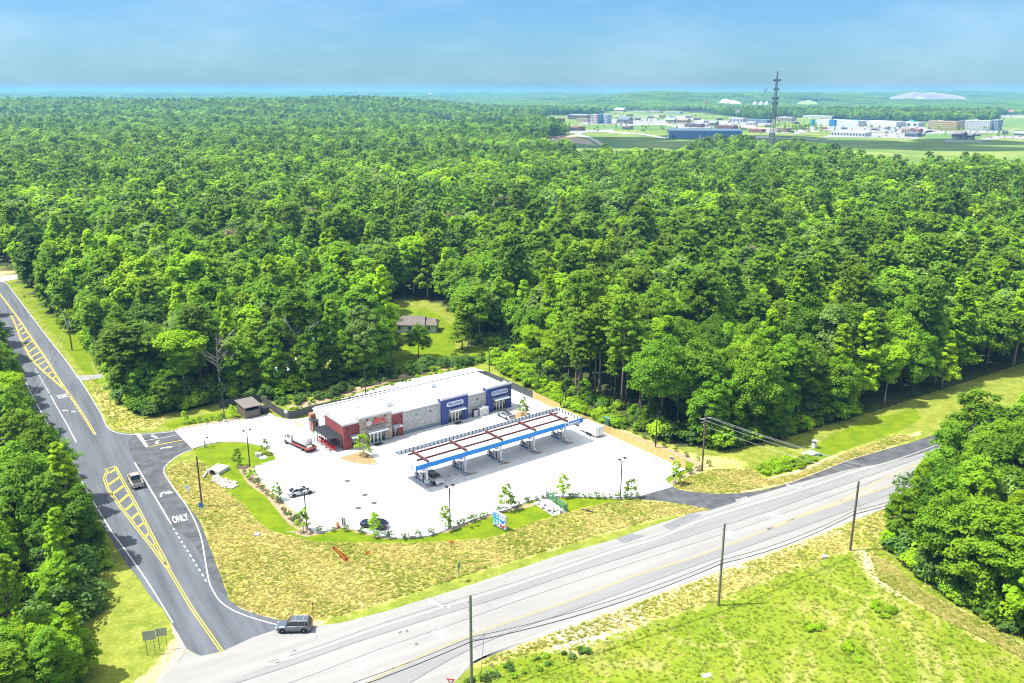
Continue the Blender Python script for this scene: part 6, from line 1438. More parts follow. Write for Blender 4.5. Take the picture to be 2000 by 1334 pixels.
def rsign(name, bx, by, h, label, board, m, cat='road sign', rz=0., m2=None, post=M_galv, txt=None, tm=None, posts=(0,)):
    o = thing(name, label, cat, G(bx, by), rz); pm = MB()
    for q in posts: pm.box(q-.035, q+.035, -.02, .03, 0, h)
    pm.build('post', post, o); mb = MB()
    if board == 'round': mb.lathe([(.42, -.06), (.42, -.04)], (0, 0, h-.42), 20, 0, 'y')
    elif board == 'oct': mb.lathe([(.42, -.06), (.42, -.04)], (0, 0, h-.4), 8, 0, 'y')
    elif board == 'tri': mb.add([(-.55, -.05, h), (.55, -.05, h), (0, -.05, h-.95), (-.55, -.03, h), (.55, -.03, h), (0, -.03, h-.95)], [(0, 2, 1), (3, 4, 5), (0, 1, 4, 3), (1, 2, 5, 4), (2, 0, 3, 5)])
    elif board == 'dia': mb.add([(x_, y_, h-.5+z) for y_ in (-.05, -.03) for x_, z in ((-.5, 0), (0, -.5), (.5, 0), (0, .5))], [(0, 1, 2, 3), (7, 6, 5, 4), (0, 4, 5, 1), (1, 5, 6, 2), (2, 6, 7, 3), (3, 7, 4, 0)])
    else: wq, hq = board; c = sum(posts)/len(posts); mb.box(c-wq/2, c+wq/2, -.055, -.035, h-hq, h)
    b = mb.build('board', m, o)
    if txt:
        t_ = MB()
        for s, sz, zz in txt: text_mb(t_, s, sz, lambda x_, y_, q: (x_, -.064, h-zz+y_))
        t_.build('lettering', tm or M_wht, b)
    if board == 'tri': MB().add([(-.3, -.056, h-.14), (.3, -.056, h-.14), (0, -.056, h-.66)], [(0, 2, 1)]).build('panel', M_wht, b)
    return o
M_sblue = mat('sign_blue', (.02, .09, .30), .5); M_sgreen = mat('sign_back_green', (.33, .37, .33), .55, metal=.3); M_org = mat('sign_orange', (.75, .20, .02), .5); M_sred = mat('sign_red', (.5, .02, .02), .5)
rsign('road_sign', 370, 976, 2.5, 'small pale blue and white sign on a thin post by the side road curve', (.75, .75), mat('sign_pale', (.45, .6, .72), .5), txt=[('H', .5, .38)], tm=M_sblue, rz=rad(-20)); rsign('road_sign', 397, 1014, 2.9, 'blue shield sign before the bare brown pole', (.85, .95), M_sblue, txt=[('29', .42, .55)], rz=rad(-20)) if False else rsign('road_sign', 397, 1014, 2.9, 'blue shield sign before the bare brown pole', (.85, .95), M_sblue, rz=rad(-20))
rsign('road_sign', 291, 1283, 3.6, 'left one of two grey sign backs on double posts by the junction', (1.55, 1.35), M_sgreen, posts=(0, .95), rz=rad(15), post=M_poleg); rsign('road_sign', 315, 1273, 3.3, 'right one of two grey sign backs on double posts by the junction', (1.35, 1.2), M_sgreen, posts=(0, .9), rz=rad(15), post=M_poleg)
rsign('road_sign', 898, 1136, 3.2, 'narrow green sign seen edge-on beside the highway', (.75, 1.2), mat('sign_green', (.05, .22, .14), .5), rz=rad(75), post=mat('post_green', (.1, .25, .18), .6)); rsign('road_sign', 614, 1206, 2.3, 'rusty post with a little sign near the junction corner', (.4, .35), mat('rust', (.3, .12, .06), .8), rz=rad(70), post=mat('rust', (.3, .12, .06), .8))
rsign('road_sign', 1668, 895, 2.2, 'small grey sign on the right highway verge', (.6, .75), M_sgreen, rz=rad(60)); rsign('stop_sign', 560, 821, 2.3, 'white-backed stop sign at the screened fence left of the store', 'oct', mat('sign_white_back', (.75, .75, .74), .5), rz=rad(0))
rsign('road_sign', 1316, 947, 2.3, 'dark sign by the sparse sapling past the board fence', (.45, .6), M_brown, rz=rad(20)); rsign('road_sign', 1226, 972, 2.1, 'dark square sign at the second entrance', (.6, .75), M_brown, rz=rad(20)); rsign('warning_sign', 49, 593, 2.4, 'orange diamond warning sign on the far verge of the side road', 'dia', M_org, rz=rad(10)); rsign('yield_sign', 884, 1356, 2.2, 'red and white yield triangle at the foot of the picture', 'tri', M_sred, rz=rad(-10))
rsign('marker_post', 1136, 990, 1.9, 'leaning orange marker post right of the drain pit', (.12, .9), M_org, 'marker post', post=M_org); rsign('marker_post', 1344, 1180, 1.2, 'short yellow marker post beside the highway', (.1, .6), M_yel, 'marker post', post=M_yel)
rsign('marker_post', 595, 812, 1.2, 'little post beside the yellow painted pad', (.1, .3), M_yel, 'marker post', post=M_brown)
for p, lab in (((720, 1086), 'small orange yard sign in the straw right of the feather flag'), ((884, 1064), 'small orange yard sign in the straw left of the price sign')): rsign('yard_sign', p[0], p[1], .75, lab, (.75, .45), M_org, 'yard sign', posts=(-.25, .25), rz=rad(-5))
# price sign
A_, B_ = G(965.4, 1026), G(989.4, 1038.6); rz = math.atan2(B_.y-A_.y, B_.x-A_.x); wdt = (B_-A_).length
ps = thing('price_sign', 'blue and white filling station price sign standing on the front lawn', 'sign', A_, rz)
M_teal = mat('teal_panel', (.0, .30, .36), .4); M_sky = mat('sky_panel', (.01, .22, .62), .4)
MB().box(.2, .6, -.1, .2, 0, .3).box(wdt-.6, wdt-.2, -.1, .2, 0, .3).build('foot', M_slate, ps); MB().box(0, wdt, -.12, .22, .3, 2.75).build('cabinet', M_wht, ps); MB().box(.02, wdt*.50, -.135, -.122, 1.7, 2.68).build('price_panel', M_sky, ps); MB().box(.02, wdt*.50, -.135, -.122, .72, 1.68).build('price_panel', M_teal, ps)
em = MB(); chevrons(em, lambda a, b, z: (wdt*.76+a, -.128, 1.42+b), wdt*.40, 1.5, 0, 1); em.build('emblem', [M_cblue, M_redl], ps, fix=False)
tx_ = MB(); text_mb(tx_, 'Chevron', .40, lambda x_, y_, q: (wdt*.76+x_, -.128, 2.45+y_), sx=.85); tx_.build('lettering', M_bl, ps)
br = MB(); 
for z in (2.4, 1.95, 1.35, .95): br.box(.12, wdt*.2, -.145, -.137, z-.06, z+.06); br.box(wdt*.27, wdt*.45, -.145, -.137, z-.1, z+.1)
br.build('price_mark', M_wht, ps); MB().box(wdt*.55, wdt*.95, -.135, -.122, .42, .56).box(wdt*.1, wdt*.4, -.135, -.122, .42, .56).build('bottom_strip', M_sblue, ps)
# feather flag, leaning over
fg = thing('feather_flag', 'leaning orange-red feather flag with yellow lettering in the straw', 'flag', G(687.5, 1107)); tip = Vector((-2.75, .0, 3.45)); dirf = tip.normalized(); side = Vector((dirf.z, 0, -dirf.x)); tl_ = tip.length
MB().tube([(0, 0, 0), tuple(tip*.25), tuple(tip)], .025, 6).build('pole', M_galv, fg)
fl_ = MB(); prof = [(.24, .0, .62), (.45, -.02, .70), (.65, -.02, .68), (.82, -.01, .56), (.93, .0, .36), (1.0, .05, .12)]; V_ = []
for y_ in (-.012, .012):
    for t_, a, b in prof: V_ += [tuple(dirf*tl_*t_+side*(a-.18)+Vector((0, y_, 0))), tuple(dirf*tl_*t_+side*(b-.18)+Vector((0, y_, 0)))]
n_ = len(prof); fs = []
for k in range(n_-1): fs += [(2*k, 2*k+1, 2*k+3, 2*k+2), (2*n_+2*k, 2*n_+2*k+2, 2*n_+2*k+3, 2*n_+2*k+1), (2*k, 2*k+2, 2*n_+2*k+2, 2*n_+2*k), (2*k+1, 2*n_+2*k+1, 2*n_+2*k+3, 2*k+3)]
fs += [(0, 2*n_, 2*n_+1, 1), (2*n_-2, 2*n_-1, 4*n_-1, 4*n_-2)]
cl_ = fl_.add(V_, fs).build('cloth', mat('flag_red', (.55, .045, .01), .7), fg); ft = MB(); text_mb(ft, 'Breakfast', .62, lambda x_, y_, q: tuple(dirf*(tl_*.60+x_)+side*(.14-y_*1.0)+Vector((0, -.02, 0))), sx=.93); ft.build('lettering', mat('flag_yellow', (.85, .55, .02), .6), cl_)
# barrel, air station, vents, boxes
tb = thing('traffic_barrel', 'orange and white striped traffic barrel on the lot edge', 'barrel', G(661, 1032)+Vector((0, 0, .06))); MB().lathe([(.42, 0), (.42, .08)], n=16).build('base', M_rubber, tb)
bb = MB(); pr_ = [(.33, .08), (.33, .3), (.31, .3), (.31, .48), (.31, .48), (.30, .66), (.28, .66), (.28, .82), (.27, .82), (.25, 1.0)]
for k in range(0, 10, 2): bb.lathe(pr_[k:k+2], n=16, mi=(k//2) % 2)
bb.build('drum', [M_org, M_wht], tb)
av = thing('air_station', 'tyre air and vacuum machine on a round stand beside the traffic barrel', 'air pump', G(673, 1029)+Vector((0, 0, .06)), rad(20)); MB().lathe([(.85, 0), (.85, .12)], n=20).build('base', M_kerb, av); MB().box(-.35, -.02, -.2, .2, .12, 1.7).build('vacuum', M_galv, av); MB().box(.05, .35, -.18, .18, .12, 1.5).build('compressor', mat('tan_metal', (.45, .40, .28), .5), av); MB().tube([(-.2, -.25, 1.3), (-.3, -.5, .7), (0, -.5, .3), (.2, -.3, .9)], .035, 6).build('hose', M_rubber, av)
vp = thing('vent_pipes', 'three tall grey vent pipes with a dark post at the front kerb', 'pipes', G(795, 1052)+Vector((0, 0, .06)), rad(20))
for k in range(3): MB().lathe([(.055, 0), (.055, 2.9), (.08, 2.95), (.08, 3.05)], (k*.2-.3, 0, 0), 8).build('pipe', M_galv, vp)
MB().box(.25, .42, -.08, .08, 0, 1.1).build('post', M_brown, vp)
tg = MB().xprism([(-.35, 0), (.35, 0), (.35, .28), (-.35, .34)], -.5, .5).build('valve_box', M_brown); tg.location = G(808, 1052); tag(tg, 'low brown box beside the three vent pipes', 'box')
gx_ = thing('transformer_box', 'dark green electric transformer box behind the board fence', 'transformer', uv(52.8, -21.8, 0), RZ); MB().box(-1.1, 1.1, -.9, .9, 0, .15).build('pad', M_kerb, gx_); MB().box(-.95, .95, -.8, .8, .152, 1.75).build('cabinet', mat('transformer_green', (.04, .11, .075), .5), gx_); MB().xprism([(-.86, 1.755), (.86, 1.755), (.86, 1.9), (-.86, 1.82)], -1.0, 1.0).build('lid', mat('transformer_top', (.09, .19, .14), .5), gx_); MB().box(.2, .45, -.815, -.803, .9, 1.2).build('notice', M_wht, gx_)
uh = thing('utility_hut', 'small white vented utility cover on the right verge', 'utility box', G(1591, 872), rad(25)); MB().lathe([(.5, 0), (.5, .9), (.35, 1.2)], n=12).build('body', M_wht, uh); MB().lathe([(.1, 1.2), (.1, 1.5), (.65, 1.52), (.65, 1.6)], n=12).build('cap', M_galv, uh)
us = thing('concrete_vault', 'flat concrete vault top with a green box on the right verge', 'utility vault', G(1583, 885), rad(25)); MB().box(-1.5, 1.5, -.9, .9, -.1, .35).build('slab', M_kerb, us); MB().box(1.0, 1.7, -1.5, -1.0, 0, .5).build('box', mat('transformer_top', (.09, .19, .14)), us); MB().box(-1.2, -.3, -.5, .5, .352, .4).build('hatch', M_galv, us)
for p, lab in (((504, 1048), 'pale boulder in the dry grass left of the lawn'), ((1612, 1086), 'white scrap of rock near the pole by the lower right trees')):
    r2 = np.random.default_rng(p[0]); mb = MB(); rocks(mb, [(G(*p).x-.05, G(*p).y-.05), (G(*p).x+.05, G(*p).y-.05), (G(*p).x+.05, G(*p).y+.05), (G(*p).x-.05, G(*p).y+.05)], 1, .38, .45, 0); o = mb.build('boulder', [M_rk1, M_rk1]); tag(o, lab, 'boulder')
lt_ = MB(); g = G(1383, 1318); lt_.cbox((0, 0, .06), (1.2, .7, .03), .3).cbox((-.45, -.1, .09), (.35, .3, .1), .8); o = lt_.build('scrap_board', M_wht); o.location = g; tag(o, 'white scrap board lying in the bright field at the foot of the picture', 'scrap board')
g = G(1148, 998); o = MB().tube([(-.9, .5, .1), (0, .1, .12), (1.0, -.5, .1)], [.14, .16, .13], 8).build('log', M_rubber); o.location = g; tag(o, 'black rubber pipe piece lying in the straw right of the drain pit', 'pipe')
# ================================================================== HOUSES IN THE CLEARING
hs = thing('house', 'little white house with a grey hipped roof in the mown clearing', 'house', G(803, 646), rad(-4))
MB().box(-4.5, 4.5, -3, 3, 0, 2.6).box(4.5, 8, -2.2, 3, 0, 2.5).build('wall', mat('house_white', (.45, .48, .49), .8, var=.06), hs)
M_shing = mat('grey_shingle', (.125, .11, .10), .9, var=.2, vscale=1.2)
MB().add([(-5, -3.6, 2.55), (4.9, -3.6, 2.55), (4.9, 3.6, 2.55), (-5, 3.6, 2.55), (-2.4, 0, 4.6), (4.4, 0, 4.6)], [(0,1,5,4),(2,3,4,5),(3,0,4),(1,2,5),(0,3,2,1)]).add([(4.92, -2.8, 2.5), (8.5, -2.8, 2.5), (8.5, 3.5, 2.5), (4.92, 3.5, 2.5), (4.92, .3, 4.0), (7.6, .3, 3.8)], [(0,1,5,4),(2,3,4,5),(1,2,5),(0,3,2,1)]).build('roof', M_shing, hs)
for a in (-3, 0.2, 2.8, 5.8): f = MB().box(a-.5, a+.5, -3.06 if a < 4 else -2.26, -3.0 if a < 4 else -2.2, .9, 2.1).build('window', M_alu, hs); MB().box(a-.42, a+.42, -3.075 if a < 4 else -2.275, -3.062 if a < 4 else -2.262, .98, 2.02).build('pane', M_glass, f)
h2 = thing('house', 'house with a teal metal roof half hidden by trees behind the dumpster shed', 'house', G(633, 690), rad(12)); MB().box(-6, 6, -3.5, 3.5, 0, 3).build('wall', mat('house_brown', (.25, .2, .17), .85), h2); MB().xprism([(-4.2, 2.9), (4.2, 2.9), (0, 5.6)], -6.6, 6.6).build('roof', mat('teal_metal', (.12, .36, .36), .45, metal=.2, var=.08), h2)
for a in (-3.5, 0, 3.5): f = MB().box(a-.6, a+.6, -3.56, -3.5, .9, 2.3).build('window', M_alu, h2)
# ================================================================== THE TOWN BEYOND
def far_base(x_, y_): return G(x_, y_)
WIN = mat('far_window', (.05, .07, .10), .2, spec=.6)
def block(px0, px1, yb, yt, label, wall, roof=(.6, .6, .58), name='building', cat='building', dep=18, rz=-.6, floors=0, cols=0, gable=False, loc_d=None, band=None):
    g = G((px0+px1)/2, yb); d = g.y*cp+H*sp; w_ = (px1-px0)/F*d*.9; h_ = max(3., (yb-yt)/F*d*1.02)
    az = math.atan2(g.x, g.y); o = thing(name, label, cat, g, rz-az*.6)
    wall = tuple(c*.72 for c in wall); roof = tuple(c*.66 for c in roof); wm = mat('far_wall_%02d%02d%02d' % tuple(int(c*99) for c in wall), wall, .8, var=.06, vscale=.2); rm = mat('far_roof_%02d%02d%02d' % tuple(int(c*99) for c in roof), roof, .7)
    MB().box(-w_/2, w_/2, 0, dep, -1, h_).build('wall', wm, o)
    if gable: MB().xprism([(-1.5, h_), (dep+1.5, h_), (dep/2, h_+dep*.28)], -w_/2-1, w_/2+1).build('roof', rm, o)
    else: MB().box(-w_/2+.4, w_/2-.4, .4, dep-.4, h_, h_+.35).box(-w_*.2, -w_*.05, dep*.4, dep*.7, h_+.35, h_+1.8).build('roof', rm, o)
    if floors:
        for f_ in range(floors):
            for c in range(cols):
                x_ = -w_/2+w_*(c+.5)/cols; z = h_*(f_+.45)/floors
                MB().box(x_-w_/cols*.24, x_+w_/cols*.24, -.12, -.01, z-h_/floors*.26, z+h_/floors*.28).build('window', WIN, o)
    if band is not None: MB().box(-w_/2+1, w_/2-1, -.2, -.02, h_*.12, h_*.62).build('shop_front', band, o)
    return o
TAN, BRICK, WHT_, GRY, BLU = (.46, .36, .24), (.30, .13, .09), (.62, .62, .60), (.33, .33, .33), (.10, .19, .33)
o = block(1061, 1088, 252, 231, 'four-storey orange hotel at the left end of the town, long side', (.62, .33, .13), (.62, .5, .38), dep=16, floors=4, cols=7, rz=-.5)
o = block(1088, 1102, 252, 232, 'orange end wing of the hotel at the left end of the town', (.55, .25, .09), (.62, .5, .38), dep=22, floors=4, cols=2, rz=.1)
block(1102, 1131, 255, 247, 'low brown annex with a flat roof beside the orange hotel', (.36, .18, .10), (.45, .36, .3), dep=25, band=WIN)
block(1101, 1150, 233, 224.5, 'long white-roofed brick hall behind the orange hotel', (.22, .15, .15), (.72, .72, .72), dep=40, floors=1, cols=9)
block(1121, 1149, 238, 231, 'low tan parking building left of the blue and white hotel', (.40, .33, .24), (.5, .42, .33), dep=15)
block(1149, 1166, 241, 224, 'white and orange part of the tall hotel with a blue stripe', (.62, .55, .47), (.7, .68, .65), dep=16, floors=4, cols=5)
block(1166, 1172, 241, 223, 'narrow teal stair tower of the tall hotel', (.08, .28, .38), dep=17)
block(1172, 1185, 241, 224, 'pale blue end wall of the tall hotel with dark windows', (.45, .55, .62), (.7, .7, .7), dep=20, floors=4, cols=2)
block(1200, 1228, 241, 233, 'gabled grey-roofed house beside the tall hotel', (.55, .46, .40), (.16, .20, .23), gable=True, dep=22, floors=1, cols=5)
block(1211, 1230, 252, 245.5, 'small brown shop with a pale front on the green below the town', (.38, .27, .22), (.5, .42, .36), dep=14, band=WIN)
block(1195, 1217, 219, 214, 'white hipped building at the far left of the upper town', (.6, .55, .52), (.55, .58, .6), gable=True, dep=25)
block(1227, 1262, 219, 216.5, 'long low white canopy row in the upper town', (.5, .52, .55), WHT_, dep=18)
block(1258, 1290, 220, 216, 'pale grey shop at the middle of the upper town', (.6, .52, .48), WHT_, dep=22, floors=1, cols=5)
block(1296, 1330, 221, 217.5, 'blue-grey shed at the right of the upper town', (.35, .42, .5), WHT_, dep=20)
block(1296, 1316, 239, 233, 'shop with a pale green roof in the middle of the town', (.45, .40, .34), (.35, .52, .45), gable=True, dep=18)
block(1316, 1342, 241, 234, 'brown-roofed shop next to the pale green roof', (.45, .38, .30), (.33, .27, .22), gable=True, dep=18)
block(1331, 1370, 247, 241, 'long dark brown shop row above the dark blue warehouse', (.22, .16, .14), (.28, .24, .22), dep=20, floors=1, cols=8)
block(1380, 1396, 246, 239, 'grey cottage-like shop above the dark blue warehouse', (.38, .36, .36), (.30, .32, .34), gable=True, dep=16)
block(1394, 1434, 251, 243.5, 'red-brown brick shop row right of the dark blue warehouse roof', BRICK, (.42, .38, .36), dep=18, floors=1, cols=7)
block(1419, 1452, 237, 229, 'white shop box left of the lattice mast', (.6, .6, .58), WHT_, dep=22, floors=1, cols=4)
block(1451, 1500, 238, 232, 'long teal-roofed store behind the lattice mast', (.16, .24, .32), (.12, .34, .44), dep=26)
block(1453, 1474, 243, 236.5, 'white burger-stand like shop with red marks near the mast', (.66, .6, .58), (.7, .68, .66), dep=14, floors=1, cols=4)
block(1457, 1488, 257, 250, 'orange-red fronted shop left of the lattice mast foot', (.42, .18, .12), (.5, .42, .38), dep=16, floors=1, cols=5)
block(1511, 1547, 235, 227, 'tan strip of shops right of the lattice mast', (.52, .46, .38), (.62, .6, .58), dep=26, floors=1, cols=6)
block(1512, 1538, 256, 248.5, 'brown low office with a pale roof right of the mast foot', (.26, .18, .14), (.6, .56, .52), dep=16)
block(1560, 1627, 229, 224, 'pale flat works roof behind the white shopping strip', (.5, .55, .5), WHT_, dep=40)
block(1583, 1680, 243, 233, 'left half of the long white shopping strip', (.66, .68, .69), (.76, .77, .78), dep=45, band=None)
block(1680, 1752, 244, 234.5, 'right half of the long white shopping strip', (.68, .68, .68), (.76, .77, .78), dep=45)
block(1752, 1793, 244, 236, 'white store at the right end of the shopping strip with a teal panel', (.66, .68, .68), (.74, .75, .76), dep=35, floors=1, cols=3)
for a, b, c, lab in ((1580, 1586, (.03, .35, .45), 'teal entrance bay at the left end of the shopping strip'), (1616, 1629, (.03, .22, .5), 'blue entrance bay of the shopping strip'), (1662, 1674, (.04, .36, .45), 'teal entrance bay in the middle of the shopping strip'), (1771, 1782, (.10, .42, .42), 'teal entrance bay of the right end store')):
    block(a, b, 243.6, 232, lab, c, c, dep=8, name='entrance_bay')
block(1615, 1692, 263, 255.5, 'long low white building with dark openings before the parking lots', (.55, .56, .55), (.74, .75, .76), dep=24, floors=1, cols=11)
block(1757, 1776, 257, 248, 'small tan shop with an orange part beside the parking lots', (.5, .38, .27), (.5, .45, .4), dep=16, floors=1, cols=3)
block(1775, 1794, 256, 249, 'orange and grey shop beside the parking lots', (.48, .2, .12), (.42, .4, .4), dep=16, floors=1, cols=3)
block(1763, 1790, 264, 256, 'dark grey shop with a white corner nearest the field', (.22, .23, .26), (.35, .36, .38), dep=18, band=WIN)
block(1806, 1868, 250, 234, 'long yellow hotel with rows of windows', (.55, .43, .20), (.62, .55, .42), dep=16, floors=4, cols=12)
block(1868, 1878, 249, 233, 'dark stair block between the yellow and white hotels', (.22, .20, .21), (.4, .4, .4), dep=18)
block(1878, 1931, 250.5, 232.5, 'long white hotel with rows of windows', (.64, .65, .66), (.72, .72, .72), dep=16, floors=4, cols=11)
block(1931, 1946, 251, 231.5, 'grey-blue end block of the white hotel', (.30, .34, .42), (.55, .56, .6), dep=20, floors=4, cols=2)
block(1855, 1878, 268, 259, 'gabled grey restaurant on the green right of the field', (.36, .29, .25), (.24, .22, .22), gable=True, dep=16, floors=1, cols=4)
block(1876, 1896, 268, 261, 'lower wing of the gabled grey restaurant', (.25, .22, .21), (.2, .19, .2), gable=True, dep=12)
block(1975, 2010, 261, 254.5, 'white store cut by the right picture edge', (.62, .63, .64), WHT_, dep=22, band=WIN)
block(1925, 1938, 224, 218, 'white hall with a little spire at the far right', (.62, .62, .6), WHT_, gable=True, dep=16)
block(1940, 2005, 226, 222.5, 'long low white sheds at the far right green', (.6, .6, .6), WHT_, dep=18)
block(790, 818, 264, 261, 'white flat roof showing between the trees by the pond', (.6, .62, .62), (.72, .73, .73), dep=14)
block(847, 872, 237, 233.5, 'pale low pavilion beyond the park lawn', (.5, .45, .4), (.55, .5, .45), dep=14)
# dark warehouse in the field
wg = G(1376, 270); az = math.atan2(wg.x, wg.y); d = wg.y*cp+H*sp; ww = 139/F*d; wh_ = 17/F*d
wr = thing('warehouse', 'long dark blue metal warehouse standing in the field', 'warehouse', wg, -az*.35); MB().box(-ww/2, ww/2, 0, 34, -1, wh_*.92).build('wall', mat('warehouse_blue', (.12, .22, .36), .6, var=.08, vscale=.3, stretch=(0, (1, 1, 20))), wr)
MB().xprism([(-.6, wh_*.92), (34.6, wh_*.92), (17, wh_*1.12)], -ww/2-.6, ww/2+.6).build('roof', mat('warehouse_roof', (.30, .40, .48), .5, metal=.2), wr); MB().box(-ww/2+4, -ww/2+9, -.3, -.02, 0, wh_*.5).build('door', WIN, wr)
for k in range(12): MB().box(-10+k*4.2, -7.2+k*4.2, -2.6, -.3, 0, 3.2 if k % 5 else 6.5).build('loading_unit', M_wht, wr) if 0 <= k < 8 else None
# parking areas, streets, park
Zs = .25
M_pave = mat('town_paving', (.23, .222, .215), .9, var=.12, vscale=.05, space='World'); M_lawn = mat('town_lawn', (.09, .165, .03), .9, var=.2, vscale=.03, space='World'); M_path = mat('pale_path', (.36, .33, .29), .9, var=.1, vscale=.05, space='World')
def far_sheet(name, pts, m, z): struct(MB().poly([P2(*p) for p in pts], z).build(name, m))
for i, pts in enumerate(([(1125,243),(1200,242),(1320,240),(1330,232),(1240,230),(1150,234)], [(1190,223),(1300,220),(1350,224),(1345,228),(1200,226)], [(1320,250),(1470,246),(1520,238),(1480,232),(1340,236),(1310,244)], [(1540,262),(1600,252),(1800,258),(1830,252),(1800,244),(1580,244),(1560,250)], [(1600,266),(1700,266),(1790,268),(1800,258),(1640,256)], [(1800,258),(1960,256),(1990,248),(1950,252),(1810,252)], [(1840,270),(1900,271),(1940,262),(2040,262),(2040,270),(1960,266),(1900,274),(1845,275)], [(1130,262),(1105,258),(1125,254),(1195,252),(1200,256),(1140,259)], [(1480,258),(1545,258),(1545,252),(1480,252)])): far_sheet('parking_area', pts, M_pave, Zs)
for pts in ([(1258,221),(1310,226.5),(1400,235),(1450,243),(1480,247.5),(1600,254),(1600,256),(1478,250),(1445,246),(1395,238),(1305,228.5),(1258,223)], [(1100,266),(1130,262),(1152,267),(1166,274),(1178,282),(1172,284),(1158,276),(1146,270),(1128,266)], [(1170,255),(1215,258),(1255,260),(1300,268),(1298,270),(1250,262),(1210,260),(1168,257)], [(1200,242.5),(1300,240.5),(1328,246),(1322,248),(1296,243),(1200,244.5)], [(1430,270),(1480,266.5),(1560,268),(1620,272),(1620,273),(1560,269.5),(1480,268.2),(1430,271.5)]): far_sheet('street', pts, M_path, Zs+.1)
far_sheet('bare_earth', [(1000,272),(1060,266),(1110,264),(1145,272),(1165,284),(1130,280),(1060,277)], mat('bare_clay', (.34, .24, .15), .9, var=.25, vscale=.04, space='World'), Zs-.1)
for pts in ([(1450,264),(1500,263.5),(1500,266),(1450,267)],): far_sheet('dry_strip', pts, M_path, Zs-.1)
for pts in ([(1130,246),(1310,242),(1320,252),(1200,253),(1150,251)], [(1210,232),(1330,230),(1330,236),(1240,238)], [(1930,232),(2040,228),(2040,240),(1935,240)], [(1800,252),(1900,258),(1940,262),(1850,270),(1800,266)]): far_sheet('town_lawn', pts, M_lawn, Zs-.05)
far_sheet('park_lawn', [(846,238),(880,241),(884,250),(905,251),(985,247),(985,249),(905,253),(870,254),(846,252)], mat('park_grass', (.18, .22, .05), .9, var=.2, vscale=.03, space='World'), Zs)
far_sheet('pond', [(903,252),(930,250),(985,249),(984,255),(960,258),(920,258),(905,256)], mat('pond_water', (.02, .06, .07), .04, spec=.6), Zs+.1)
# parked cars of the town: one mesh of each colour, too far to show parts
def tiny_car():
    mb = MB(); mb.xprism([(-2.2, .3), (2.2, .3), (2.2, .75), (1.2, .85), (.6, 1.4), (-1.2, 1.4), (-2.0, .9), (-2.2, .85)], -.9, .9, axis='y'); mb.xprism([(1.1, .9), (.56, 1.36), (-1.15, 1.36), (-1.85, .92)], -.92, .92, 1, axis='y'); return mb
TC = []
for nm, c in (('white', (.7, .7, .7)), ('silver', (.4, .41, .42)), ('black', (.03, .03, .035)), ('red', (.35, .03, .03)), ('blue', (.05, .1, .3))):
    o = tiny_car().build('far_car', [paint_mat('far_'+nm, c), M_cglass]); TC.append((nm, o.data)); bpy.data.objects.remove(o)
rr = random.Random(5)
for lo, hi, ya, yb, n, where in ((1130, 1190, 239, 242, 9, 'by the tall hotel'), (1200, 1330, 224, 230, 16, 'in the upper town'), (1330, 1480, 236, 248, 22, 'among the middle shops'), (1545, 1620, 246, 252, 12, 'left in the shopping strip lots'), (1640, 1800, 245, 255, 34, 'before the white shopping strip'), (1690, 1800, 258, 266, 14, 'around the shops near the field'), (1880, 1950, 252, 257, 14, 'before the white hotel'), (1905, 2000, 262, 266, 6, 'right of the grey restaurant')):
    for k in range(n):
        nm, me_ = rr.choice(TC+[TC[0]]); o = bpy.data.objects.new('far_car', me_); COL.objects.link(o); o.location = G(rr.uniform(lo, hi), rr.uniform(ya, yb))+Vector((0, 0, Zs+.02)); o.rotation_euler = (0, 0, rr.choice((0, 1.57, .3, 1.8))); tag(o, 'tiny '+nm+' car parked '+where, 'car', nm+' cars '+where)
# more of the shop boxes scattered between the streets
SC = ((1236, 1250, 234, 229.5, 'tan'), (1262, 1274, 229, 225, 'white'), (1284, 1298, 228, 224.5, 'brick red'), (1336, 1350, 229, 225, 'grey'), (1352, 1368, 233, 229, 'tan'), (1372, 1384, 238, 234, 'white'), (1398, 1410, 233, 229, 'brown'), (1424, 1438, 246, 241.5, 'grey'), (1490, 1504, 246, 241.5, 'white'), (1500, 1512, 262, 257.5, 'tan'), (1550, 1560, 240, 236, 'brown'), (1596, 1612, 250, 246, 'brick red'), (1640, 1654, 250, 246, 'white'), (1700, 1714, 252, 248, 'tan'), (1726, 1738, 250, 246, 'grey'), (1796, 1806, 262, 258, 'brown'), (1900, 1914, 262, 258, 'tan'), (1222, 1236, 226, 222.5, 'brown'), (1304, 1318, 230, 226, 'white'), (1444, 1456, 252, 248, 'tan'))
CC = {'tan': (.46, .36, .25), 'white': (.62, .62, .6), 'brick red': (.34, .13, .09), 'grey': (.36, .37, .39), 'brown': (.24, .16, .12)}
PLC = ('right of the gabled house by the tall hotel', 'under the middle of the upper town', 'below the pale grey upper shop', 'right of the blue-grey upper shed', 'over the long dark brown shop row', 'behind the grey cottage-like shop', 'at the far street bend', 'behind the brick shop row', 'behind the mast at mid height', 'right at the mast foot by the field', 'left of the teal entrance bay', 'in front of the left white strip', 'in the lots before the blue entrance', 'in the lots before the right strip half', 'in the lots near the strip end', 'beside the dark grey field shop', 'before the white hotel lots', 'at the left edge of the upper town', 'left of the pale green roof', 'left of the orange-red fronted shop')
for (a, b, y0_, y1_, c), where in zip(SC, PLC): block(a, b, y0_, y1_, 'small '+c+' shop box '+where, CC[c], (.5, .5, .49) if c != 'white' else (.35, .35, .36), dep=14, rz=rr.uniform(-.3, .3), band=WIN if c in ('tan', 'white') else None)
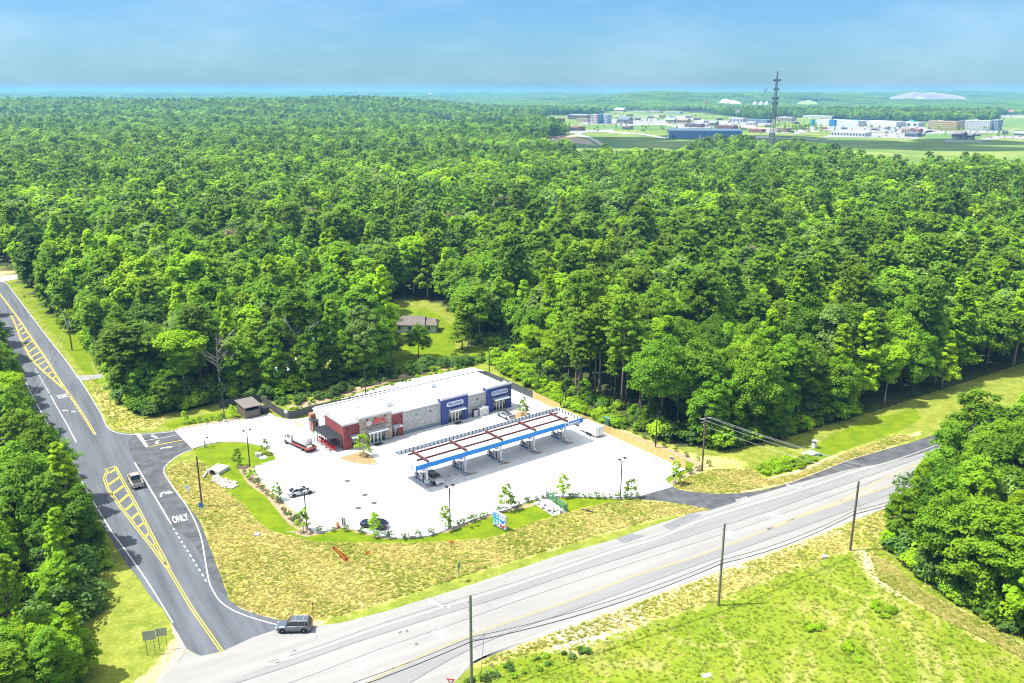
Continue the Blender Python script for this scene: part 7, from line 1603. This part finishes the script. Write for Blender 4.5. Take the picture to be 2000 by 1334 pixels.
# lattice mast
mg = G(1503, 309); topz = hpx(1503, 309, 137)
ms = thing('lattice_mast', 'tall grey lattice radio mast with clusters of antennas', 'radio mast', mg, .4); M_mast = mat('mast_steel', (.10, .11, .125), .6, metal=.2)
N_ = 26; hts = [topz*k/N_ for k in range(N_+1)]; wd_ = lambda z: 3.9*(1-z/topz)**1.0+.55
corner = lambda z, k: (wd_(z)*math.cos(2.094*k), wd_(z)*math.sin(2.094*k), z)
for k in range(3): MB().tube([corner(0, k), corner(topz*.5, k), corner(topz, k)], [.32, .28, .18], 6).build('leg', M_mast, ms)
bc = MB()
for a, b in zip(hts, hts[1:]):
    for k in range(3): bc.tube([corner(a, k), corner(b, (k+1) % 3)], .11, 4, cap=False); bc.tube([corner(b, k), corner(b, (k+1) % 3)], .11, 4, cap=False); bc.tube([corner(a, (k+1) % 3), corner(b, k)], .11, 4, cap=False)
bc.build('bracing', M_mast, ms)
for z, n_, R_, hh in ((topz*.90, 12, 3.4, 2.4), (topz*.80, 6, 2.6, 2.6), (topz*.70, 12, 3.4, 2.6), (topz*.64, 9, 2.8, 2.4), (topz*.57, 6, 2.2, 2.0)):
    am = MB()
    for k in range(n_):
        a = 6.283*k/n_; c_ = (R_*math.cos(a), R_*math.sin(a), z); am.cbox(c_, (.75, .75, hh), a)
        am.tube([(0, 0, z), c_], .07, 4)
    am.build('antenna_cluster', M_mast, ms)
MB().tube([(0, 0, topz), (0, 0, topz+3.5)], .06, 5).tube([(-.6, .3, topz*.3), (-.5, .2, topz*.95)], .14, 5).build('spike', M_mast, ms)
# billboards, far posts, water tower, works tower, white domes
def hoard(px_, yb, yt, wpx, label, c, hfrac=.25):
    g = G(px_, yb); d = g.y*cp+H*sp; h_ = (yb-yt)/F*d*1.02; o = thing('billboard', label, 'billboard', g, -math.atan2(g.x, g.y)); w_ = wpx/F*d; MB().lathe([(.5, 0), (.5, h_*(1-hfrac))], n=8).build('pole', M_mast, o); MB().box(-w_/2, w_/2, -.4, .4, h_*(1-hfrac), h_).build('board', mat('board_%d' % px_, c, .6), o)
hoard(1377, 226, 197, 4, 'tall thin sign mast with a brown board above the shops', (.35, .25, .22), .2); hoard(1391, 230, 212, 2, 'slim dark sign post beside the tall thin sign mast', (.2, .2, .22), .2); hoard(1438, 233, 214, 8, 'grey billboard on a post left of the lattice mast', (.35, .36, .38), .25); hoard(1960, 265, 252, 11, 'dark grey billboard on the right green', (.10, .13, .12), .55); hoard(1971, 226, 211, 9, 'red and white billboard against the far wood on the right', (.65, .3, .32), .3); hoard(1175, 225, 213, 3, 'thin white sign post behind the tall hotel', (.6, .6, .6), .3)
def at_dist(px_, d): a = math.atan((px_-1000)*cp/F); return Vector((d*math.sin(a), d*math.cos(a), T1(d*math.sin(a), d*math.cos(a))))
def ztop(py_, p): return H-math.tan(PITCH-math.atan((667-py_)/F))*p.y
wt = thing('water_tower', 'tiny white water tower on the left horizon', 'water tower', at_dist(840, 4300)); zz = ztop(182.5, wt.location)-wt.location.z
MB().lathe([(1.5, 0), (1.5, zz-11)], n=12).build('stem', M_wht, wt); MB().lathe([(1.5, zz-12), (6, zz-8), (7, zz-4), (4.5, zz-1), (.5, zz)], n=16).build('tank', M_wht, wt)
wk = thing('works_tower', 'hazy grey works tower standing on the far ridge behind the mast', 'tower', at_dist(1494, 5200)); zz = ztop(170, wk.location)-wk.location.z; MB().box(-8, 0, 0, 10, 0, zz*.92).box(2, 10, 0, 10, 0, zz).lathe([(1.5, 0), (1.2, zz)], (-13, 2, 0), 8).build('shaft', mat('works_grey', (.35, .38, .42), .8), wk)
for k, px_ in enumerate((1475, 1487, 1498)):
    wd2 = thing('storage_dome', ('left', 'middle', 'right')[k]+' one of three white round storage domes on the far slope', 'dome', at_dist(px_, 3900)); zz = ztop(197, wd2.location)-wd2.location.z; MB().lathe([(11, 0), (11, zz*.4), (8, zz*.75), (3, zz*.97), (.5, zz)], n=16).build('shell', M_wht, wd2)
# white spoil heap and the quarry face: land forms
def heap(name, px0, px1, d, ytop, m, prof, dep):
    mb = MB(); n_ = len(prof); a0, a1 = at_dist(px0, d), at_dist(px1, d); zt = ztop(ytop, a0); zb = min(a0.z, a1.z)-3; V_ = []; rows = 5
    for j in range(rows):
        q = j/(rows-1); s = math.sin(math.pi*q)**.8
        for k, (t_, hh) in enumerate(prof):
            p = a0.lerp(a1, .5+(t_-.5)*(.75+.25*s)); V_.append((p.x+random.uniform(-3, 3), p.y+(q-.5)*dep+random.uniform(-3, 3), zb+(zt-zb)*hh*s*random.uniform(.95, 1.)))
    fs = [(j*n_+k, j*n_+k+1, (j+1)*n_+k+1, (j+1)*n_+k) for j in range(rows-1) for k in range(n_-1)]
    struct(mb.add(V_, fs).build(name, m, fix=True))
heap('spoil_heap', 1392, 1452, 4170, 191, mat('chalk_white', (.46, .45, .44), .9, var=.08, vscale=.03, space='World'), [(0, 0), (.15, .45), (.33, .95), (.40, 1), (.55, .9), (.78, .78), (.9, .62), (1, 0)], 110)
heap('quarry_hill', 1730, 1884, 5500, 177.5, mat('quarry_rock', (.17, .14, .125), .9, var=.45, vscale=.014, space='World', col2=(.32, .29, .27)), [(0, 0), (.05, .45), (.12, .62), (.22, .80), (.36, 1), (.46, .94), (.6, .96), (.74, .86), (.9, .7), (1, 0)], 420)
heap('green_slope', 1545, 1605, 4300, 193, mat('slope_green', (.2, .3, .1), .9, var=.2, vscale=.02, space='World'), [(0, 0), (.3, .7), (.6, 1), (.8, .8), (1, 0)], 150)
for i, (a, b, yb, c) in enumerate(((1598, 1650, 207, 3), (1655, 1668, 206, 2))):
    pass
# cloud whose shadow lies on the far field (well above the picture)
bmc = bmesh.new(); r4 = random.Random(3)
for k in range(26):
    a = r4.uniform(0, 6.28); q = r4.random()**.5; cx_, cy_ = q*math.cos(a)*330, q*math.sin(a)*175
    M4 = Matrix.Translation((cx_, cy_, r4.uniform(-8, 25)))@Matrix.Diagonal((r4.uniform(70, 120), r4.uniform(50, 85), r4.uniform(18, 42), 1)); bmesh.ops.create_icosphere(bmc, subdivisions=2, radius=1, matrix=M4)
cme = bpy.data.meshes.new('cloud'); bmc.to_mesh(cme); bmc.free(); cme.materials.append(mat('cloud_white', (.85, .85, .86), 1., spec=0)); cme.polygons.foreach_set('use_smooth', [True]*len(cme.polygons))
cd = bpy.data.objects.new('cloud', cme); COL.objects.link(cd); g = G(1500, 275); zc = 900; k_ = zc/math.tan(SUN_EL); cd.location = (g.x-k_*math.cos(SUN_AZ), g.y-k_*math.sin(SUN_AZ), zc); struct(cd)
# ================================================================== AIR
hz = bpy.data.materials.new('haze_air'); hz.use_nodes = True; t = hz.node_tree; t.nodes.clear(); ou = t.nodes.new('ShaderNodeOutputMaterial'); pv = t.nodes.new('ShaderNodeVolumePrincipled')
pv.inputs['Color'].default_value = (.25, .62, 1.0, 1); pv.inputs['Density'].default_value = 1.05e-4; pv.inputs['Anisotropy'].default_value = 0.0
t.links.new(pv.outputs[0], ou.inputs['Volume'])
try: hz.cycles.homogeneous_volume = True
except Exception: pass
hb = MB().box(-9300, 9300, -650, 12600, -1.2, topz+5).build('haze', hz); stuff(hb); hb.display_type = 'WIRE'
